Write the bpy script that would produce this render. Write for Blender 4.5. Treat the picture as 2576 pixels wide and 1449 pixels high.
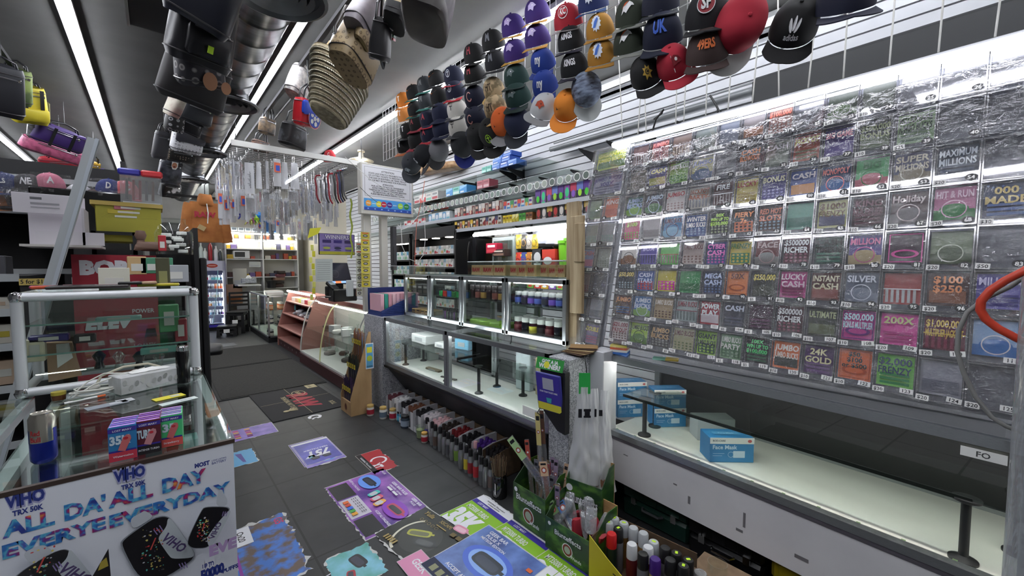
import bpy, math, random
from mathutils import Vector as V, Matrix, Euler, noise
for _o in list(bpy.data.objects): bpy.data.objects.remove(_o)
random.seed(7)
SC = bpy.context.scene; COL = SC.collection; PI = math.pi
# ---------------- camera (photo treated as 2576 x 1449)
FPX, CX, CY, EYE = 1021.0, 1288.0, 724.5, 1.55
YAW, PIT = math.radians(41.4), math.atan(55/1021)
cf = V((math.sin(YAW)*math.cos(PIT), math.cos(YAW)*math.cos(PIT), -math.sin(PIT)))
cr = V((math.cos(YAW), -math.sin(YAW), 0)); cu = cr.cross(cf)
cd = bpy.data.cameras.new('camera'); cam = bpy.data.objects.new('camera', cd); COL.objects.link(cam)
cd.sensor_fit = 'HORIZONTAL'; cd.sensor_width = 36; cd.lens = 36*FPX/2576; cd.clip_start = .05; cd.clip_end = 100
cam.matrix_world = Matrix(((cr.x, cu.x, -cf.x, 0), (cr.y, cu.y, -cf.y, 0), (cr.z, cu.z, -cf.z, EYE), (0, 0, 0, 1)))
SC.camera = cam
def P(px, py, ax, v):                     # where the sight line of a photo pixel meets a plane X=, Y= or Z=
    d = cf + cr*((px-CX)/FPX) - cu*((py-CY)/FPX); c = V((0, 0, EYE)); i = 'XYZ'.index(ax)
    return c + d*((v-c[i])/d[i])
# ---------------- world, exposure
w = bpy.data.worlds.new('world'); SC.world = w; w.use_nodes = True
w.node_tree.nodes['Background'].inputs[0].default_value = (.75, .8, .9, 1); w.node_tree.nodes['Background'].inputs[1].default_value = .25
SC.view_settings.view_transform = 'Standard'; SC.view_settings.look = 'None'; SC.view_settings.gamma = 1
SC.view_settings.use_curve_mapping = False; SC.view_settings.exposure = 0.6
SC.cycles.max_bounces = 6; SC.cycles.transparent_max_bounces = 12; SC.cycles.diffuse_bounces = 3; SC.cycles.glossy_bounces = 3
SC.cycles.caustics_reflective = False; SC.cycles.caustics_refractive = False; SC.cycles.sample_clamp_indirect = 4
TUBE_W = 34.0                             # emission of the LED tubes
# ---------------- materials
def lin(h):
    h = h.lstrip('#'); h = ''.join(c*2 for c in h) if len(h) == 3 else h
    r = [int(h[i:i+2], 16)/255 for i in (0, 2, 4)]
    return tuple((c/12.92 if c <= .04045 else ((c+.055)/1.055)**2.4) for c in r)+(1,)
MC = {}
def mt(h, rough=.55, metal=0, emit=0, coat=0, name=None):
    k = (h, rough, metal, emit, coat)
    if k in MC: return MC[k]
    m = bpy.data.materials.new(name or 'm_%s_%d' % (h.strip('#'), len(MC))); m.use_nodes = True
    b = m.node_tree.nodes['Principled BSDF']; b.inputs['Base Color'].default_value = lin(h); b.inputs['Roughness'].default_value = rough
    b.inputs['Metallic'].default_value = metal; b.inputs['Coat Weight'].default_value = coat
    if emit: b.inputs['Emission Color'].default_value = lin(h); b.inputs['Emission Strength'].default_value = emit
    MC[k] = m; return m
def nodemat(name, fn):
    m = bpy.data.materials.new(name); m.use_nodes = True; nt = m.node_tree; b = nt.nodes['Principled BSDF']
    fn(nt, b, nt.nodes.new, nt.links.new); return m
def noisy(name, h1, h2, scale=8, rough=.6, metal=0, lo=.35, hi=.65, bump=0, stretch=(1, 1, 1), detail=6, coat=0):
    def fn(nt, b, N, L):
        tc = N('ShaderNodeTexCoord'); mp = N('ShaderNodeMapping'); mp.inputs['Scale'].default_value = stretch
        nz = N('ShaderNodeTexNoise'); nz.inputs['Scale'].default_value = scale; nz.inputs['Detail'].default_value = detail
        cr_ = N('ShaderNodeValToRGB'); e = cr_.color_ramp.elements
        e[0].position = lo; e[1].position = hi; e[0].color = lin(h1); e[1].color = lin(h2)
        L(tc.outputs['Object'], mp.inputs[0]); L(mp.outputs[0], nz.inputs['Vector']); L(nz.outputs[0], cr_.inputs[0]); L(cr_.outputs[0], b.inputs['Base Color'])
        b.inputs['Roughness'].default_value = rough; b.inputs['Metallic'].default_value = metal; b.inputs['Coat Weight'].default_value = coat
        if bump:
            bp = N('ShaderNodeBump'); bp.inputs['Strength'].default_value = bump; bp.inputs['Distance'].default_value = .01
            L(nz.outputs[0], bp.inputs['Height']); L(bp.outputs[0], b.inputs['Normal'])
    return nodemat(name, fn)
def clear(name, tint='#ffffff', refl=.08, rough=.02, bump=0, scale=20, stretch=(1, 1, 1), alpha=0, acol='#ffffff', edge=.6):
    m = bpy.data.materials.new(name); m.use_nodes = True; nt = m.node_tree; N = nt.nodes.new; L = nt.links.new
    for n in list(nt.nodes): nt.nodes.remove(n)
    out = N('ShaderNodeOutputMaterial'); tr = N('ShaderNodeBsdfTransparent'); tr.inputs[0].default_value = lin(tint)
    gl = N('ShaderNodeBsdfGlossy'); gl.inputs['Roughness'].default_value = rough; gl.inputs[0].default_value = (1, 1, 1, 1)
    lw = N('ShaderNodeLayerWeight'); lw.inputs[0].default_value = .3
    mr = N('ShaderNodeMapRange'); mr.inputs[3].default_value = refl; mr.inputs[4].default_value = edge
    L(lw.outputs['Facing'], mr.inputs[0])
    mx = N('ShaderNodeMixShader'); L(mr.outputs[0], mx.inputs[0]); L(tr.outputs[0], mx.inputs[1]); L(gl.outputs[0], mx.inputs[2])
    if bump:
        tc = N('ShaderNodeTexCoord'); mp = N('ShaderNodeMapping'); mp.inputs['Scale'].default_value = stretch
        nz = N('ShaderNodeTexNoise'); nz.inputs['Scale'].default_value = scale; nz.inputs['Detail'].default_value = 3; nz.inputs['Distortion'].default_value = 1.5
        bp = N('ShaderNodeBump'); bp.inputs['Strength'].default_value = bump; bp.inputs['Distance'].default_value = .02
        L(tc.outputs['Object'], mp.inputs[0]); L(mp.outputs[0], nz.inputs['Vector']); L(nz.outputs[0], bp.inputs['Height'])
        L(bp.outputs[0], gl.inputs['Normal'])
    last = mx
    if alpha:
        df = N('ShaderNodeBsdfDiffuse'); df.inputs[0].default_value = lin(acol)
        m2 = N('ShaderNodeMixShader'); m2.inputs[0].default_value = alpha; L(mx.outputs[0], m2.inputs[1]); L(df.outputs[0], m2.inputs[2]); last = m2
    L(last.outputs[0], out.inputs[0]); return m
GLASS = clear('clear_glass', '#fafdfb', .022, .01, edge=.32)
GLASSG = clear('green_edge_glass', '#f0f6f3', .07, .02)
POCKET = clear('pocket_plastic', '#fcfcfd', .03, .03, alpha=.01, edge=.3)
FILM = clear('crinkled_film', '#fcfcfd', .085, .045, bump=1.0, scale=34, stretch=(1, 1, 1.6), edge=.35, alpha=.02)
BAGP = clear('poly_bag', '#f0f2f5', .16, .2, bump=.8, scale=30, alpha=.22, acol='#e8ecf0')
BAGT = clear('thin_poly_bag', '#f4f5f8', .16, .12, bump=.7, scale=22, alpha=.07)
ALU = noisy('brushed_aluminium', '#9fa3a6', '#b4b8ba', 60, .32, .85, stretch=(1, 1, 40))
ALUL = mt('#d4d7da', .4, .3, name='satin_aluminium'); CHROME = mt('#e8e8ea', .12, 1, name='chrome')
BLK = mt('#121214', .45, name='black_plastic'); BLKM = mt('#0c0c0e', .7, name='matte_black'); BLKS = mt('#08080a', .18, name='gloss_black')
WHT = mt('#e9e9e6', .5, name='white_laminate'); PAPER = mt('#efefec', .8, name='paper')
CARD = noisy('cardboard', '#a07c50', '#b58f60', 30, .85); CARDD = noisy('dark_cardboard', '#4a3a2a', '#5a4632', 20, .9)
WOOD = noisy('pine_board', '#8f7b5c', '#b5a384', 5, .6, stretch=(6, 6, .5), bump=.15)
LED = mt('#f6f8ff', .5, 0, TUBE_W, name='led_tube')
# ---------------- mesh builder
TX = {}
def glyphs(s, bold=.02):
    k = (s, bold)
    if k not in TX:
        c = bpy.data.curves.new('t', 'FONT'); c.body = s; c.size = 1; c.offset = bold; c.resolution_u = 2
        o = bpy.data.objects.new('t', c); me = o.to_mesh()
        vs = [(v.co.x, v.co.y) for v in me.vertices]; fs = [tuple(p.vertices) for p in me.polygons]
        o.to_mesh_clear(); bpy.data.objects.remove(o); bpy.data.curves.remove(c)
        if vs:
            x0 = min(v[0] for v in vs); x1 = max(v[0] for v in vs); y0 = min(v[1] for v in vs); y1 = max(v[1] for v in vs)
        else: x0 = x1 = y0 = 0; y1 = 1
        TX[k] = (vs, fs, x0, x1, y0, y1)
    return TX[k]
def T(x=0, y=0, z=0, rx=0, ry=0, rz=0, s=1):
    return Matrix.LocRotScale(V((x, y, z)), Euler((rx, ry, rz)), V((s, s, s)) if isinstance(s, (int, float)) else V(s))
def frame(o, x, y):                       # plane frame: origin, x axis, y axis (z = out of the surface)
    x = V(x).normalized(); y = V(y).normalized(); z = x.cross(y); m = Matrix((x, y, z)).transposed().to_4x4(); m.translation = V(o); return m
class MB:
    def __init__(s, M=None, warp=None): s.v = []; s.f = []; s.mi = []; s.ms = []; s.M = M or Matrix(); s.warp = warp; s.zl = 0
    def k(s, m):
        if m not in s.ms: s.ms.append(m)
        return s.ms.index(m)
    def add(s, vs, fs, m, M=None):
        A = s.M; b = len(s.v); i = s.k(m)
        for p in vs:
            p = V(p) if len(p) == 3 else V((p[0], p[1], 0))
            if M is not None: p = M @ p
            if s.warp: p = V(s.warp(p))
            s.v.append(A @ p)
        for f in fs: s.f.append([b+j for j in f]); s.mi.append(i)
        return s
    def box(s, x, y, z, sx, sy, sz, m, b=0, M=None):  # centre, size
        hx, hy, hz = sx/2, sy/2, sz/2
        if not b:
            vs = [(x+i*hx, y+j*hy, z+k*hz) for i in (-1, 1) for j in (-1, 1) for k in (-1, 1)]
            return s.add(vs, [(0, 1, 3, 2), (4, 6, 7, 5), (0, 4, 5, 1), (2, 3, 7, 6), (0, 2, 6, 4), (1, 5, 7, 3)], m, M)
        b = min(b, hx*.9, hy*.9, hz*.9); vs = []; ix = {}
        for i in (-1, 1):
            for j in (-1, 1):
                for k in (-1, 1):
                    for a in range(3):
                        ix[i, j, k, a] = len(vs)
                        vs.append((x+i*(hx-(b if a != 0 else 0)), y+j*(hy-(b if a != 1 else 0)), z+k*(hz-(b if a != 2 else 0))))
        fs = []; S = (-1, 1)
        for i in S:
            fs.append([ix[i, j, k, 0] for j, k in ((-1, -1), (1, -1), (1, 1), (-1, 1))]); fs.append([ix[j, i, k, 1] for j, k in ((-1, -1), (1, -1), (1, 1), (-1, 1))])
            fs.append([ix[j, k, i, 2] for j, k in ((-1, -1), (1, -1), (1, 1), (-1, 1))])
            for j in S:
                fs.append([ix[i, j, -1, 0], ix[i, j, 1, 0], ix[i, j, 1, 1], ix[i, j, -1, 1]]); fs.append([ix[i, -1, j, 0], ix[i, 1, j, 0], ix[i, 1, j, 2], ix[i, -1, j, 2]])
                fs.append([ix[-1, i, j, 1], ix[1, i, j, 1], ix[1, i, j, 2], ix[-1, i, j, 2]])
                for k in S: fs.append([ix[i, j, k, 0], ix[i, j, k, 1], ix[i, j, k, 2]])
        return s.add(vs, fs, m, M)
    def b2(s, p, q, m, b=0, M=None):      # box from corner to corner
        return s.box((p[0]+q[0])/2, (p[1]+q[1])/2, (p[2]+q[2])/2, abs(q[0]-p[0]), abs(q[1]-p[1]), abs(q[2]-p[2]), m, b, M)
    def bar(s, p, q, w, h, m):            # rectangular bar between two points
        p = V(p); q = V(q); d = q-p; l = d.length; z = d.normalized(); up = V((0, 0, 1)) if abs(z.z) < .95 else V((0, 1, 0))
        x = up.cross(z).normalized(); y = z.cross(x); A = Matrix((x, y, z)).transposed().to_4x4(); A.translation = (p+q)/2
        return s.box(0, 0, 0, w, h, l, m, 0, A)
    def tube(s, pts, r, m, n=8, cap=True, closed=False):
        pts = [V(p) for p in pts]; N = len(pts); vs = []; up = None
        for i, p in enumerate(pts):
            t = ((pts[(i+1) % N] if closed or i < N-1 else p)-(pts[i-1] if closed or i > 0 else p)).normalized()
            if up is None: up = (V((0, 0, 1)) if abs(t.z) < .9 else V((1, 0, 0)))
            up = (up-t*up.dot(t)).normalized(); sd = t.cross(up); rr = r[i] if isinstance(r, (list, tuple)) else r
            vs += [p+(up*math.cos(2*PI*j/n)+sd*math.sin(2*PI*j/n))*rr for j in range(n)]
        fs = [(i*n+j, i*n+(j+1) % n, ((i+1) % N)*n+(j+1) % n, ((i+1) % N)*n+j) for i in range(N if closed else N-1) for j in range(n)]
        if cap and not closed: fs += [list(range(n))[::-1], [(N-1)*n+j for j in range(n)]]
        return s.add(vs, fs, m)
    def cyl(s, p, q, r, m, n=16, r1=None): return s.tube([p, q], [r, r if r1 is None else r1], m, n)
    def lathe(s, pr, m, n=20, M=None, sx=1, sy=1):   # profile of (r, z), closed at the axis
        vs = []; N = len(pr)
        for r, z in pr: vs += [(r*sx*math.cos(2*PI*j/n), r*sy*math.sin(2*PI*j/n), z) for j in range(n)]
        fs = [(i*n+j, i*n+(j+1) % n, (i+1)*n+(j+1) % n, (i+1)*n+j) for i in range(N-1) for j in range(n)]
        return s.add(vs, fs, m, M)
    def grid(s, fn, nu, nv, m, M=None):
        vs = [fn(i/nu, j/nv) for i in range(nu+1) for j in range(nv+1)]
        return s.add(vs, [(i*(nv+1)+j, (i+1)*(nv+1)+j, (i+1)*(nv+1)+j+1, i*(nv+1)+j+1) for i in range(nu) for j in range(nv)], m, M)
    def prism(s, pts, z0, z1, m, M=None):
        n = len(pts); vs = [(p[0], p[1], z0) for p in pts]+[(p[0], p[1], z1) for p in pts]
        return s.add(vs, [list(range(n))[::-1], list(range(n, 2*n))]+[(i, (i+1) % n, n+(i+1) % n, n+i) for i in range(n)], m, M)
    # flat art, each call a hair further out
    def lay(s): s.zl += .00025; return s.zl
    def rect(s, x, y, w, h, m, r=0):
        A = T(x+w/2, y+h/2, s.lay(), rz=r); return s.add([(-w/2, -h/2), (w/2, -h/2), (w/2, h/2), (-w/2, h/2)], [(0, 1, 2, 3)], m, A)
    def ell(s, x, y, rx, ry, m, n=20, r=0):
        return s.add([(rx*math.cos(2*PI*j/n), ry*math.sin(2*PI*j/n)) for j in range(n)], [list(range(n))], m, T(x, y, s.lay(), rz=r))
    def poly(s, pts, m, A=None):
        z = s.lay(); return s.add([(p[0], p[1], z) for p in pts], [list(range(len(pts)))], m, A)
    def line(s, x0, y0, x1, y1, w, m):
        l = math.hypot(x1-x0, y1-y0); return s.rect((x0+x1)/2-l/2, (y0+y1)/2-w/2, l, w, m, math.atan2(y1-y0, x1-x0))
    def ring(s, x, y, r, w, m, n=24, a0=0, a1=2*PI, ry=None):
        z = s.lay(); k = 1 if ry is None else ry/r; vs = []
        for j in range(n+1):
            a = a0+(a1-a0)*j/n; vs += [(x+(r-w/2)*math.cos(a), y+k*(r-w/2)*math.sin(a), z), (x+(r+w/2)*math.cos(a), y+k*(r+w/2)*math.sin(a), z)]
        return s.add(vs, [(2*j, 2*j+2, 2*j+3, 2*j+1) for j in range(n)], m)
    def text(s, t, x, y, h, m, al='c', w=None, bold=.02, r=0, shear=0, flip=False):
        vs, fs, x0, x1, y0, y1 = glyphs(t, bold); k = h/.72; W = (x1-x0)*k; kx = k
        if w and W > 1e-6 and (W > w or w < 0): kx = k*abs(w)/W; W = abs(w)
        ox = {'c': -W/2, 'l': 0, 'r': -W}[al]; z = s.lay()
        A = T(x, y, z, rz=r); sg = -1 if flip else 1
        return s.add([(sg*(ox+(p[0]-x0)*kx+shear*p[1]*k), p[1]*k) for p in vs], fs, m, A)
    def obj(s, name, parent=None, smooth=True, **kw):
        me = bpy.data.meshes.new(name); me.from_pydata([tuple(p) for p in s.v], [], s.f)
        for m in s.ms: me.materials.append(m)
        me.polygons.foreach_set('material_index', s.mi)
        if smooth:
            me.polygons.foreach_set('use_smooth', [True]*len(s.f)); me.set_sharp_from_angle(angle=.65)
        me.update(); o = bpy.data.objects.new(name, me); COL.objects.link(o)
        if parent: o.parent = parent
        for k_, v_ in kw.items(): o[k_] = v_
        return o
def thing(name, label, cat, loc=(0, 0, 0), rz=0, group=None, rot=None):
    o = bpy.data.objects.new(name, None); COL.objects.link(o); o.location = loc
    o.rotation_euler = rot if rot else (0, 0, rz); o.empty_display_size = .05
    o['label'] = label; o['category'] = cat
    if group: o['group'] = group
    return o
def tag(o, label, cat, group=None, loc=None, rz=None, kind=None):
    o['label'] = label; o['category'] = cat
    if group: o['group'] = group
    if kind: o['kind'] = kind
    if loc is not None: o.location = loc
    if rz is not None: o.rotation_euler.z = rz
    return o
def struct(mb, name, smooth=False): o = mb.obj(name, smooth=smooth); o['kind'] = 'structure'; return o
def dup(r, loc, rz=0, label=None, group=None, rot=None, s=None):
    c = r.copy(); COL.objects.link(c); c.location = loc; c.rotation_euler = rot if rot else (0, 0, rz)
    if s: c.scale = (s, s, s) if isinstance(s, (int, float)) else s
    if label: c['label'] = label
    if group: c['group'] = group
    for ch in list(r.children):
        d = ch.copy(); COL.objects.link(d); d.parent = c
        for g in list(ch.children):
            e = g.copy(); COL.objects.link(e); e.parent = d
    return c
ORD = 'first second third fourth fifth sixth seventh eighth ninth tenth eleventh twelfth thirteenth fourteenth fifteenth sixteenth seventeenth eighteenth nineteenth twentieth'.split()
def nth(i): return ORD[i] if i < 20 else ('twenty-'+ORD[i-20] if i < 29 else ('thirtieth' if i == 29 else 'thirty-'+ORD[i-30] if i < 39 else 'number %d' % (i+1)))
# ---------------- room shell
CEIL = 3.25
def f_floor(nt, b, N, L):
    tc = N('ShaderNodeTexCoord'); sp = N('ShaderNodeSeparateXYZ'); L(tc.outputs['Object'], sp.inputs[0])
    mp = N('ShaderNodeMapping'); mp.inputs['Location'].default_value = (-.085, -.33, 0); L(tc.outputs['Object'], mp.inputs[0])
    def brick(w, h, c1, c2, mo, ms, off):
        t = N('ShaderNodeTexBrick'); t.offset = off; t.inputs['Scale'].default_value = 1; t.inputs['Brick Width'].default_value = w; t.inputs['Row Height'].default_value = h
        t.inputs['Color1'].default_value = lin(c1); t.inputs['Color2'].default_value = lin(c2); t.inputs['Mortar'].default_value = lin(mo); t.inputs['Mortar Size'].default_value = ms
        t.inputs['Mortar Smooth'].default_value = .1; L(mp.outputs[0], t.inputs['Vector']); return t
    dark = brick(.505, .48, '#2b2c2e', '#303133', '#101011', .006, 0); tile = brick(.45, .45, '#c8cacd', '#bfc2c6', '#3c3d40', .008, 0)
    nz = N('ShaderNodeTexNoise'); nz.inputs['Scale'].default_value = 5; nz.inputs['Detail'].default_value = 8; L(tc.outputs['Object'], nz.inputs['Vector'])
    rp = N('ShaderNodeValToRGB'); rp.color_ramp.elements[0].position = .35; rp.color_ramp.elements[1].position = .7
    rp.color_ramp.elements[0].color = (.72, .72, .72, 1); rp.color_ramp.elements[1].color = (1.25, 1.22, 1.18, 1); L(nz.outputs[0], rp.inputs[0])
    mu = N('ShaderNodeMix'); mu.data_type = 'RGBA'; mu.blend_type = 'MULTIPLY'; mu.inputs[0].default_value = 1
    L(dark.outputs[0], mu.inputs[6]); L(rp.outputs[0], mu.inputs[7])
    gt = N('ShaderNodeMath'); gt.operation = 'LESS_THAN'; gt.inputs[1].default_value = -.42; L(sp.outputs[0], gt.inputs[0])
    mx = N('ShaderNodeMix'); mx.data_type = 'RGBA'; L(gt.outputs[0], mx.inputs[0]); L(mu.outputs[2], mx.inputs[6]); L(tile.outputs[0], mx.inputs[7])
    L(mx.outputs[2], b.inputs['Base Color']); b.inputs['Roughness'].default_value = .5
    bp = N('ShaderNodeBump'); bp.inputs['Strength'].default_value = .15; bp.inputs['Distance'].default_value = .005; L(nz.outputs[0], bp.inputs['Height']); L(bp.outputs[0], b.inputs['Normal'])
m_floor = nodemat('floor_rubber_tiles', f_floor)
struct(MB().b2((-5, -2.6, -.1), (3.4, 13.6, 0), m_floor), 'floor')
m_ceil = noisy('dark_grey_ceiling_paint', '#454544', '#4d4d4c', 3, .85, bump=.2); m_ceil2 = noisy('grey_ceiling_paint', '#8c8c8a', '#949492', 3, .85, bump=.2)
c = MB(); c.b2((-5, -2.6, CEIL), (3.4, 13.6, CEIL+.1), m_ceil)
struct(c, 'ceiling')
for i, (x0, x1) in enumerate(((1.1, 1.93), (2.08, 3.3))):     # lighter plasterboard bays between the right-hand light runs
    struct(MB().b2((x0, -2.5, CEIL-.03), (x1, 13, CEIL-.001), m_ceil2), 'ceiling_panel')
m_wall = noisy('off_white_wall', '#c9c8c2', '#d3d2cd', 4, .7)
struct(MB().b2((-5, 13, 0), (3.4, 13.1, CEIL), m_wall), 'wall_back'); struct(MB().b2((-5.1, -2.6, 0), (-5, 13.1, CEIL), mt('#4a4a4c', .8)), 'wall_left')
struct(MB().b2((-5, -2.7, 0), (3.4, -2.6, CEIL), mt('#9a9a98', .8)), 'wall_front')
m_slat = noisy('white_slatwall', '#d2d4d8', '#dadce0', 2, .35); m_groove = mt('#34181c', .7)
sl = MB(); sl.b2((3.33, -2.6, 0), (3.4, 13.1, CEIL), m_groove); z = .08
while z < 3.16: sl.b2((3.3, -2.5, z), (3.331, 9.4, z+.0655), m_slat); z += .0762
sl.b2((3.3, -2.5, 3.165), (3.33, 9.4, CEIL-.03), m_slat); sl.b2((3.3, 9.4, 0), (3.33, 13, CEIL-.03), mt('#cfc9b8', .6))
struct(sl, 'wall_right')
tr = MB().b2((-5, 12.9, 0), (1.6, 12.995, .12), mt('#2a2a2c', .6)); struct(tr, 'baseboard_back')
# ---------------- ceiling LED runs
def led_run(x, y0, y1, label, z=CEIL-.05, seg=2.4, mat=None):
    t = thing('led_strip_light', label, 'ceiling light', (x, y0, z), 0, 'ceiling led runs')
    MB().b2((-.04, 0, .016), (.04, y1-y0, .049), mt('#b9babb', .5)).obj('housing', t)
    y = 0; tb = MB()
    while y < y1-y0-.02:
        e = min(y+seg, y1-y0); tb.tube([(0, y+.012, 0), (0, e-.012, 0)], .016, mat or LED, 10); y = e
    tb.obj('led_tube', t)
led_run(-1.43, -1, 11.4, 'white led strip on the dark ceiling left of the hanging backpacks')
led_run(-.37, -1, 11.1, 'long white led strip between the hanging backpacks and the round duct')
led_run(.81, -1, 11.2, 'long white led strip on the ceiling just right of the round duct')
led_run(2.0, -1, 9.0, 'white led strip on the ceiling above the hanging caps', CEIL-.08)
led_run(3.12, -.5, 5.2, 'white led strip high on the ceiling edge beside the slatted wall', CEIL-.09, mat=mt('#f4f7ff', .5, 0, 3.5))
# ---------------- display counters
def speck(nt, b, N, L):
    tc = N('ShaderNodeTexCoord'); nz = N('ShaderNodeTexNoise'); nz.inputs['Scale'].default_value = 70; nz.inputs['Detail'].default_value = 4; nz.inputs['Distortion'].default_value = 2
    rp = N('ShaderNodeValToRGB'); e = rp.color_ramp.elements; e[0].position = .42; e[1].position = .58; e[0].color = lin('#77797f'); e[1].color = lin('#c3c5c9')
    L(tc.outputs['Object'], nz.inputs['Vector']); L(nz.outputs[0], rp.inputs[0]); L(rp.outputs[0], b.inputs['Base Color']); b.inputs['Roughness'].default_value = .5
m_speck = nodemat('speckled_laminate', speck)
m_deck = noisy('white_deck_board', '#d2d0cc', '#e6e4e0', 3, .55, stretch=(1, .15, 1)); m_skirt = noisy('charcoal_skirt', '#2e2d30', '#3a393c', 5, .5, bump=.1)
m_kick = noisy('scuffed_white_panel', '#cfced2', '#dedde0', 2.5, .6)
m_spool = mt('#232325', .5)
def spool(mb, x, y, z0, z1, r=.035):
    mb.lathe([(0, z0), (r, z0), (r, z0+.008), (.013, z0+.02), (.013, z1-.02), (r, z1-.008), (r, z1), (0, z1)], m_spool, 20, T(x, y, 0))
# middle low showcase: front X 1.82, Y 1.72..4.12, deck .5, top 1.0
t = thing('glass_showcase', 'long low glass showcase with two bays above a slanted charcoal skirt', 'display case', (1.82, 1.72, 0))
L_ = 2.4; fr = MB()
for z in (1.0-.03, .5): fr.b2((0, 0, z), (.035, L_, z+.035), ALU); fr.b2((.52, 0, z), (.555, L_, z+.035), ALU)
for y in (0, 1.15, 1.19, L_-.035):
    fr.b2((.003, y, .52), (.035, y+.035, .985), ALU); fr.b2((.52, y, .52), (.552, y+.035, .985), ALU)
for y in (0, 1.17, L_-.035): fr.b2((0, y, .972), (.55, y+.035, 1.004), ALU)
fr.obj('frame', t)
MB().b2((.03, .03, .49), (.54, L_-.03, .515), m_deck).obj('deck', t)
MB().b2((.008, .03, .53), (.014, L_-.03, .975), GLASS).obj('front_glass', t); MB().b2((.01, .01, 1.0), (.54, L_-.01, 1.008), GLASS).obj('top_glass', t)
for a, b_ in ((.04, 1.14), (1.24, 2.36)): MB().b2((.09, a, .745), (.40, b_, .753), GLASSG).obj('inner_shelf', t)
for x, y in ((.13, .9), (.36, .95), (.36, .62), (.13, 2.18), (.36, 2.22), (.13, 1.38)):
    m = MB(); spool(m, x, y, .515, .745); m.obj('shelf_spool', t)
for i in range(22): MB().box(.045, .06+i*.107, .523, .008, .006, .014, mt('#8a8d88', .4)).obj('glass_clip', t)
sk = MB(); sk.add([(0, 0, .5), (0, L_, .5), (.37, L_, 0), (.37, 0, 0), (.5, 0, .5), (.5, L_, .5), (.5, L_, 0), (.5, 0, 0)], [(0, 1, 2, 3), (0, 4, 5, 1), (4, 7, 6, 5), (0, 3, 7, 4), (1, 5, 6, 2)], m_skirt)
sk.b2((-.012, 0, .478), (.01, L_, .5), BLK); sk.obj('skirt', t)
MB().box(.05, L_/2, .962, .014, L_-.1, .01, mt('#f2f6fa', .5, 0, 40)).obj('inner_led_strip', t)
MB().b2((.002, .04, .56), (.006, .24, .62), PAPER).text('NO TOBACCO', .0, 0, .001, BLKM).obj('paper_notice', t)
# speckled end panels
tag(MB().b2((1.80, 4.14, 0), (2.3, 4.62, 1.0), m_speck).obj('laminate_pedestal'), 'speckled grey laminate pedestal carrying the blue candle boxes', 'counter')
tag(MB().b2((1.80, 1.54, 0), (1.995, 1.70, 1.0), m_speck, .003).obj('laminate_pedestal'), 'speckled grey laminate pedestal behind the hanging plastic bags', 'counter')
tag(MB().b2((2.0, 1.44, 0), (2.14, 1.555, 1.035), mt('#c2c4c8', .45), .004).obj('counter_end_post'), 'light grey square post at the end of the lottery counter', 'counter post')
# near lottery counter, turned 3.5 degrees
RZ = math.radians(3.8); NC = (2.09, 1.53, 0)
t = thing('lottery_counter', 'long aluminium framed glass counter with white base under the lottery tickets', 'display case', NC, -RZ-PI/2)
# local x runs towards the camera side (world -Y), local y into the counter (world +X)
L_ = 2.6; fr = MB()
for z in (.968, .505): fr.b2((0, 0, z), (L_, .04, z+.036), ALU); fr.b2((0, .6, z), (L_, .64, z+.036), ALU)
for x in (0, L_-.04): fr.b2((x, .002, .51), (x+.04, .04, .99), ALU); fr.b2((x, .6, .51), (x+.04, .638, .99), ALU)
for x in (0, 1.62, L_-.04): fr.b2((x, .0, .97), (x+.03, .64, 1.003), ALU)
fr.obj('frame', t)
MB().b2((.03, .008, .54), (L_-.03, .014, .97), clear('counter_front_glass', '#fbfdfc', .012, .01, edge=.14)).obj('front_glass', t); MB().b2((.01, .01, 1.002), (L_-.01, .63, 1.01), clear('counter_glass', '#c8ccd0', .14, .03, edge=.7)).obj('top_glass', t)
MB().b2((.03, .02, .495), (L_-.03, .62, .522), noisy('pale_green_white_deck', '#e2e0d8', '#f2f0e8', 3, .5, stretch=(.15, 1, 1))).obj('deck', t)
MB().b2((.03, .62, .3), (L_-.03, .635, .97), BLKM).obj('back_panel', t)
MB().b2((.12, .08, .748), (1.80, .40, .756), GLASSG).obj('inner_shelf', t)
m = MB()
m.b2((.12, .075, .742), (1.56, .082, .757), mt('#101412', .3)); m.obj('shelf_edge', t)
for x, y in ((.24, .13), (.20, .30), (1.545, .10), (1.66, .30)):
    m = MB(); spool(m, x, y, .522, .748, .038); m.obj('shelf_spool', t)
for i in range(19): MB().box(.1+i*.13, .05, .53, .012, .008, .016, mt('#7f9a6a', .4)).obj('glass_clip', t)
MB().box(L_/2, .05, .962, L_-.1, .014, .01, mt('#fbf8f2', .5, 0, 34)).obj('inner_led_strip', t)
kb = MB().b2((0, .004, .235), (L_, .03, .505), m_kick); kb.b2((0, .0, .49), (L_, .04, .508), mt('#6c6870', .4, .5))
for x, z, w_, h_, r in ((.52, .38, .02, .006, .6), (.85, .3, .03, .012, .5), (.87, .36, .01, .07, .2), (1.1, .31, .05, .015, 0), (1.35, .34, .02, .02, 0), (.2, .42, .03, .004, .3), (1.6, .3, .05, .02, .1), (.6, .33, .012, .04, .5)):
    kb.box(x, .003, z, w_, .002, h_, mt('#6e6c70', .7), 0)
kb.obj('base_panel', t)
MB().b2((0, .5, 0), (L_, .52, .49), BLKM).b2((0, .03, 0), (.02, .5, .49), BLKM).obj('dark_recess_back', t)
lb = MB(frame((1.53, -.0005, .925), (1, 0, 0), (0, 0, 1))); lb.rect(0, 0, .1, .032, PAPER); lb.text('FO', .05, .007, .018, mt('#444'), w=.06); lb.obj('paper_label', t)
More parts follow.
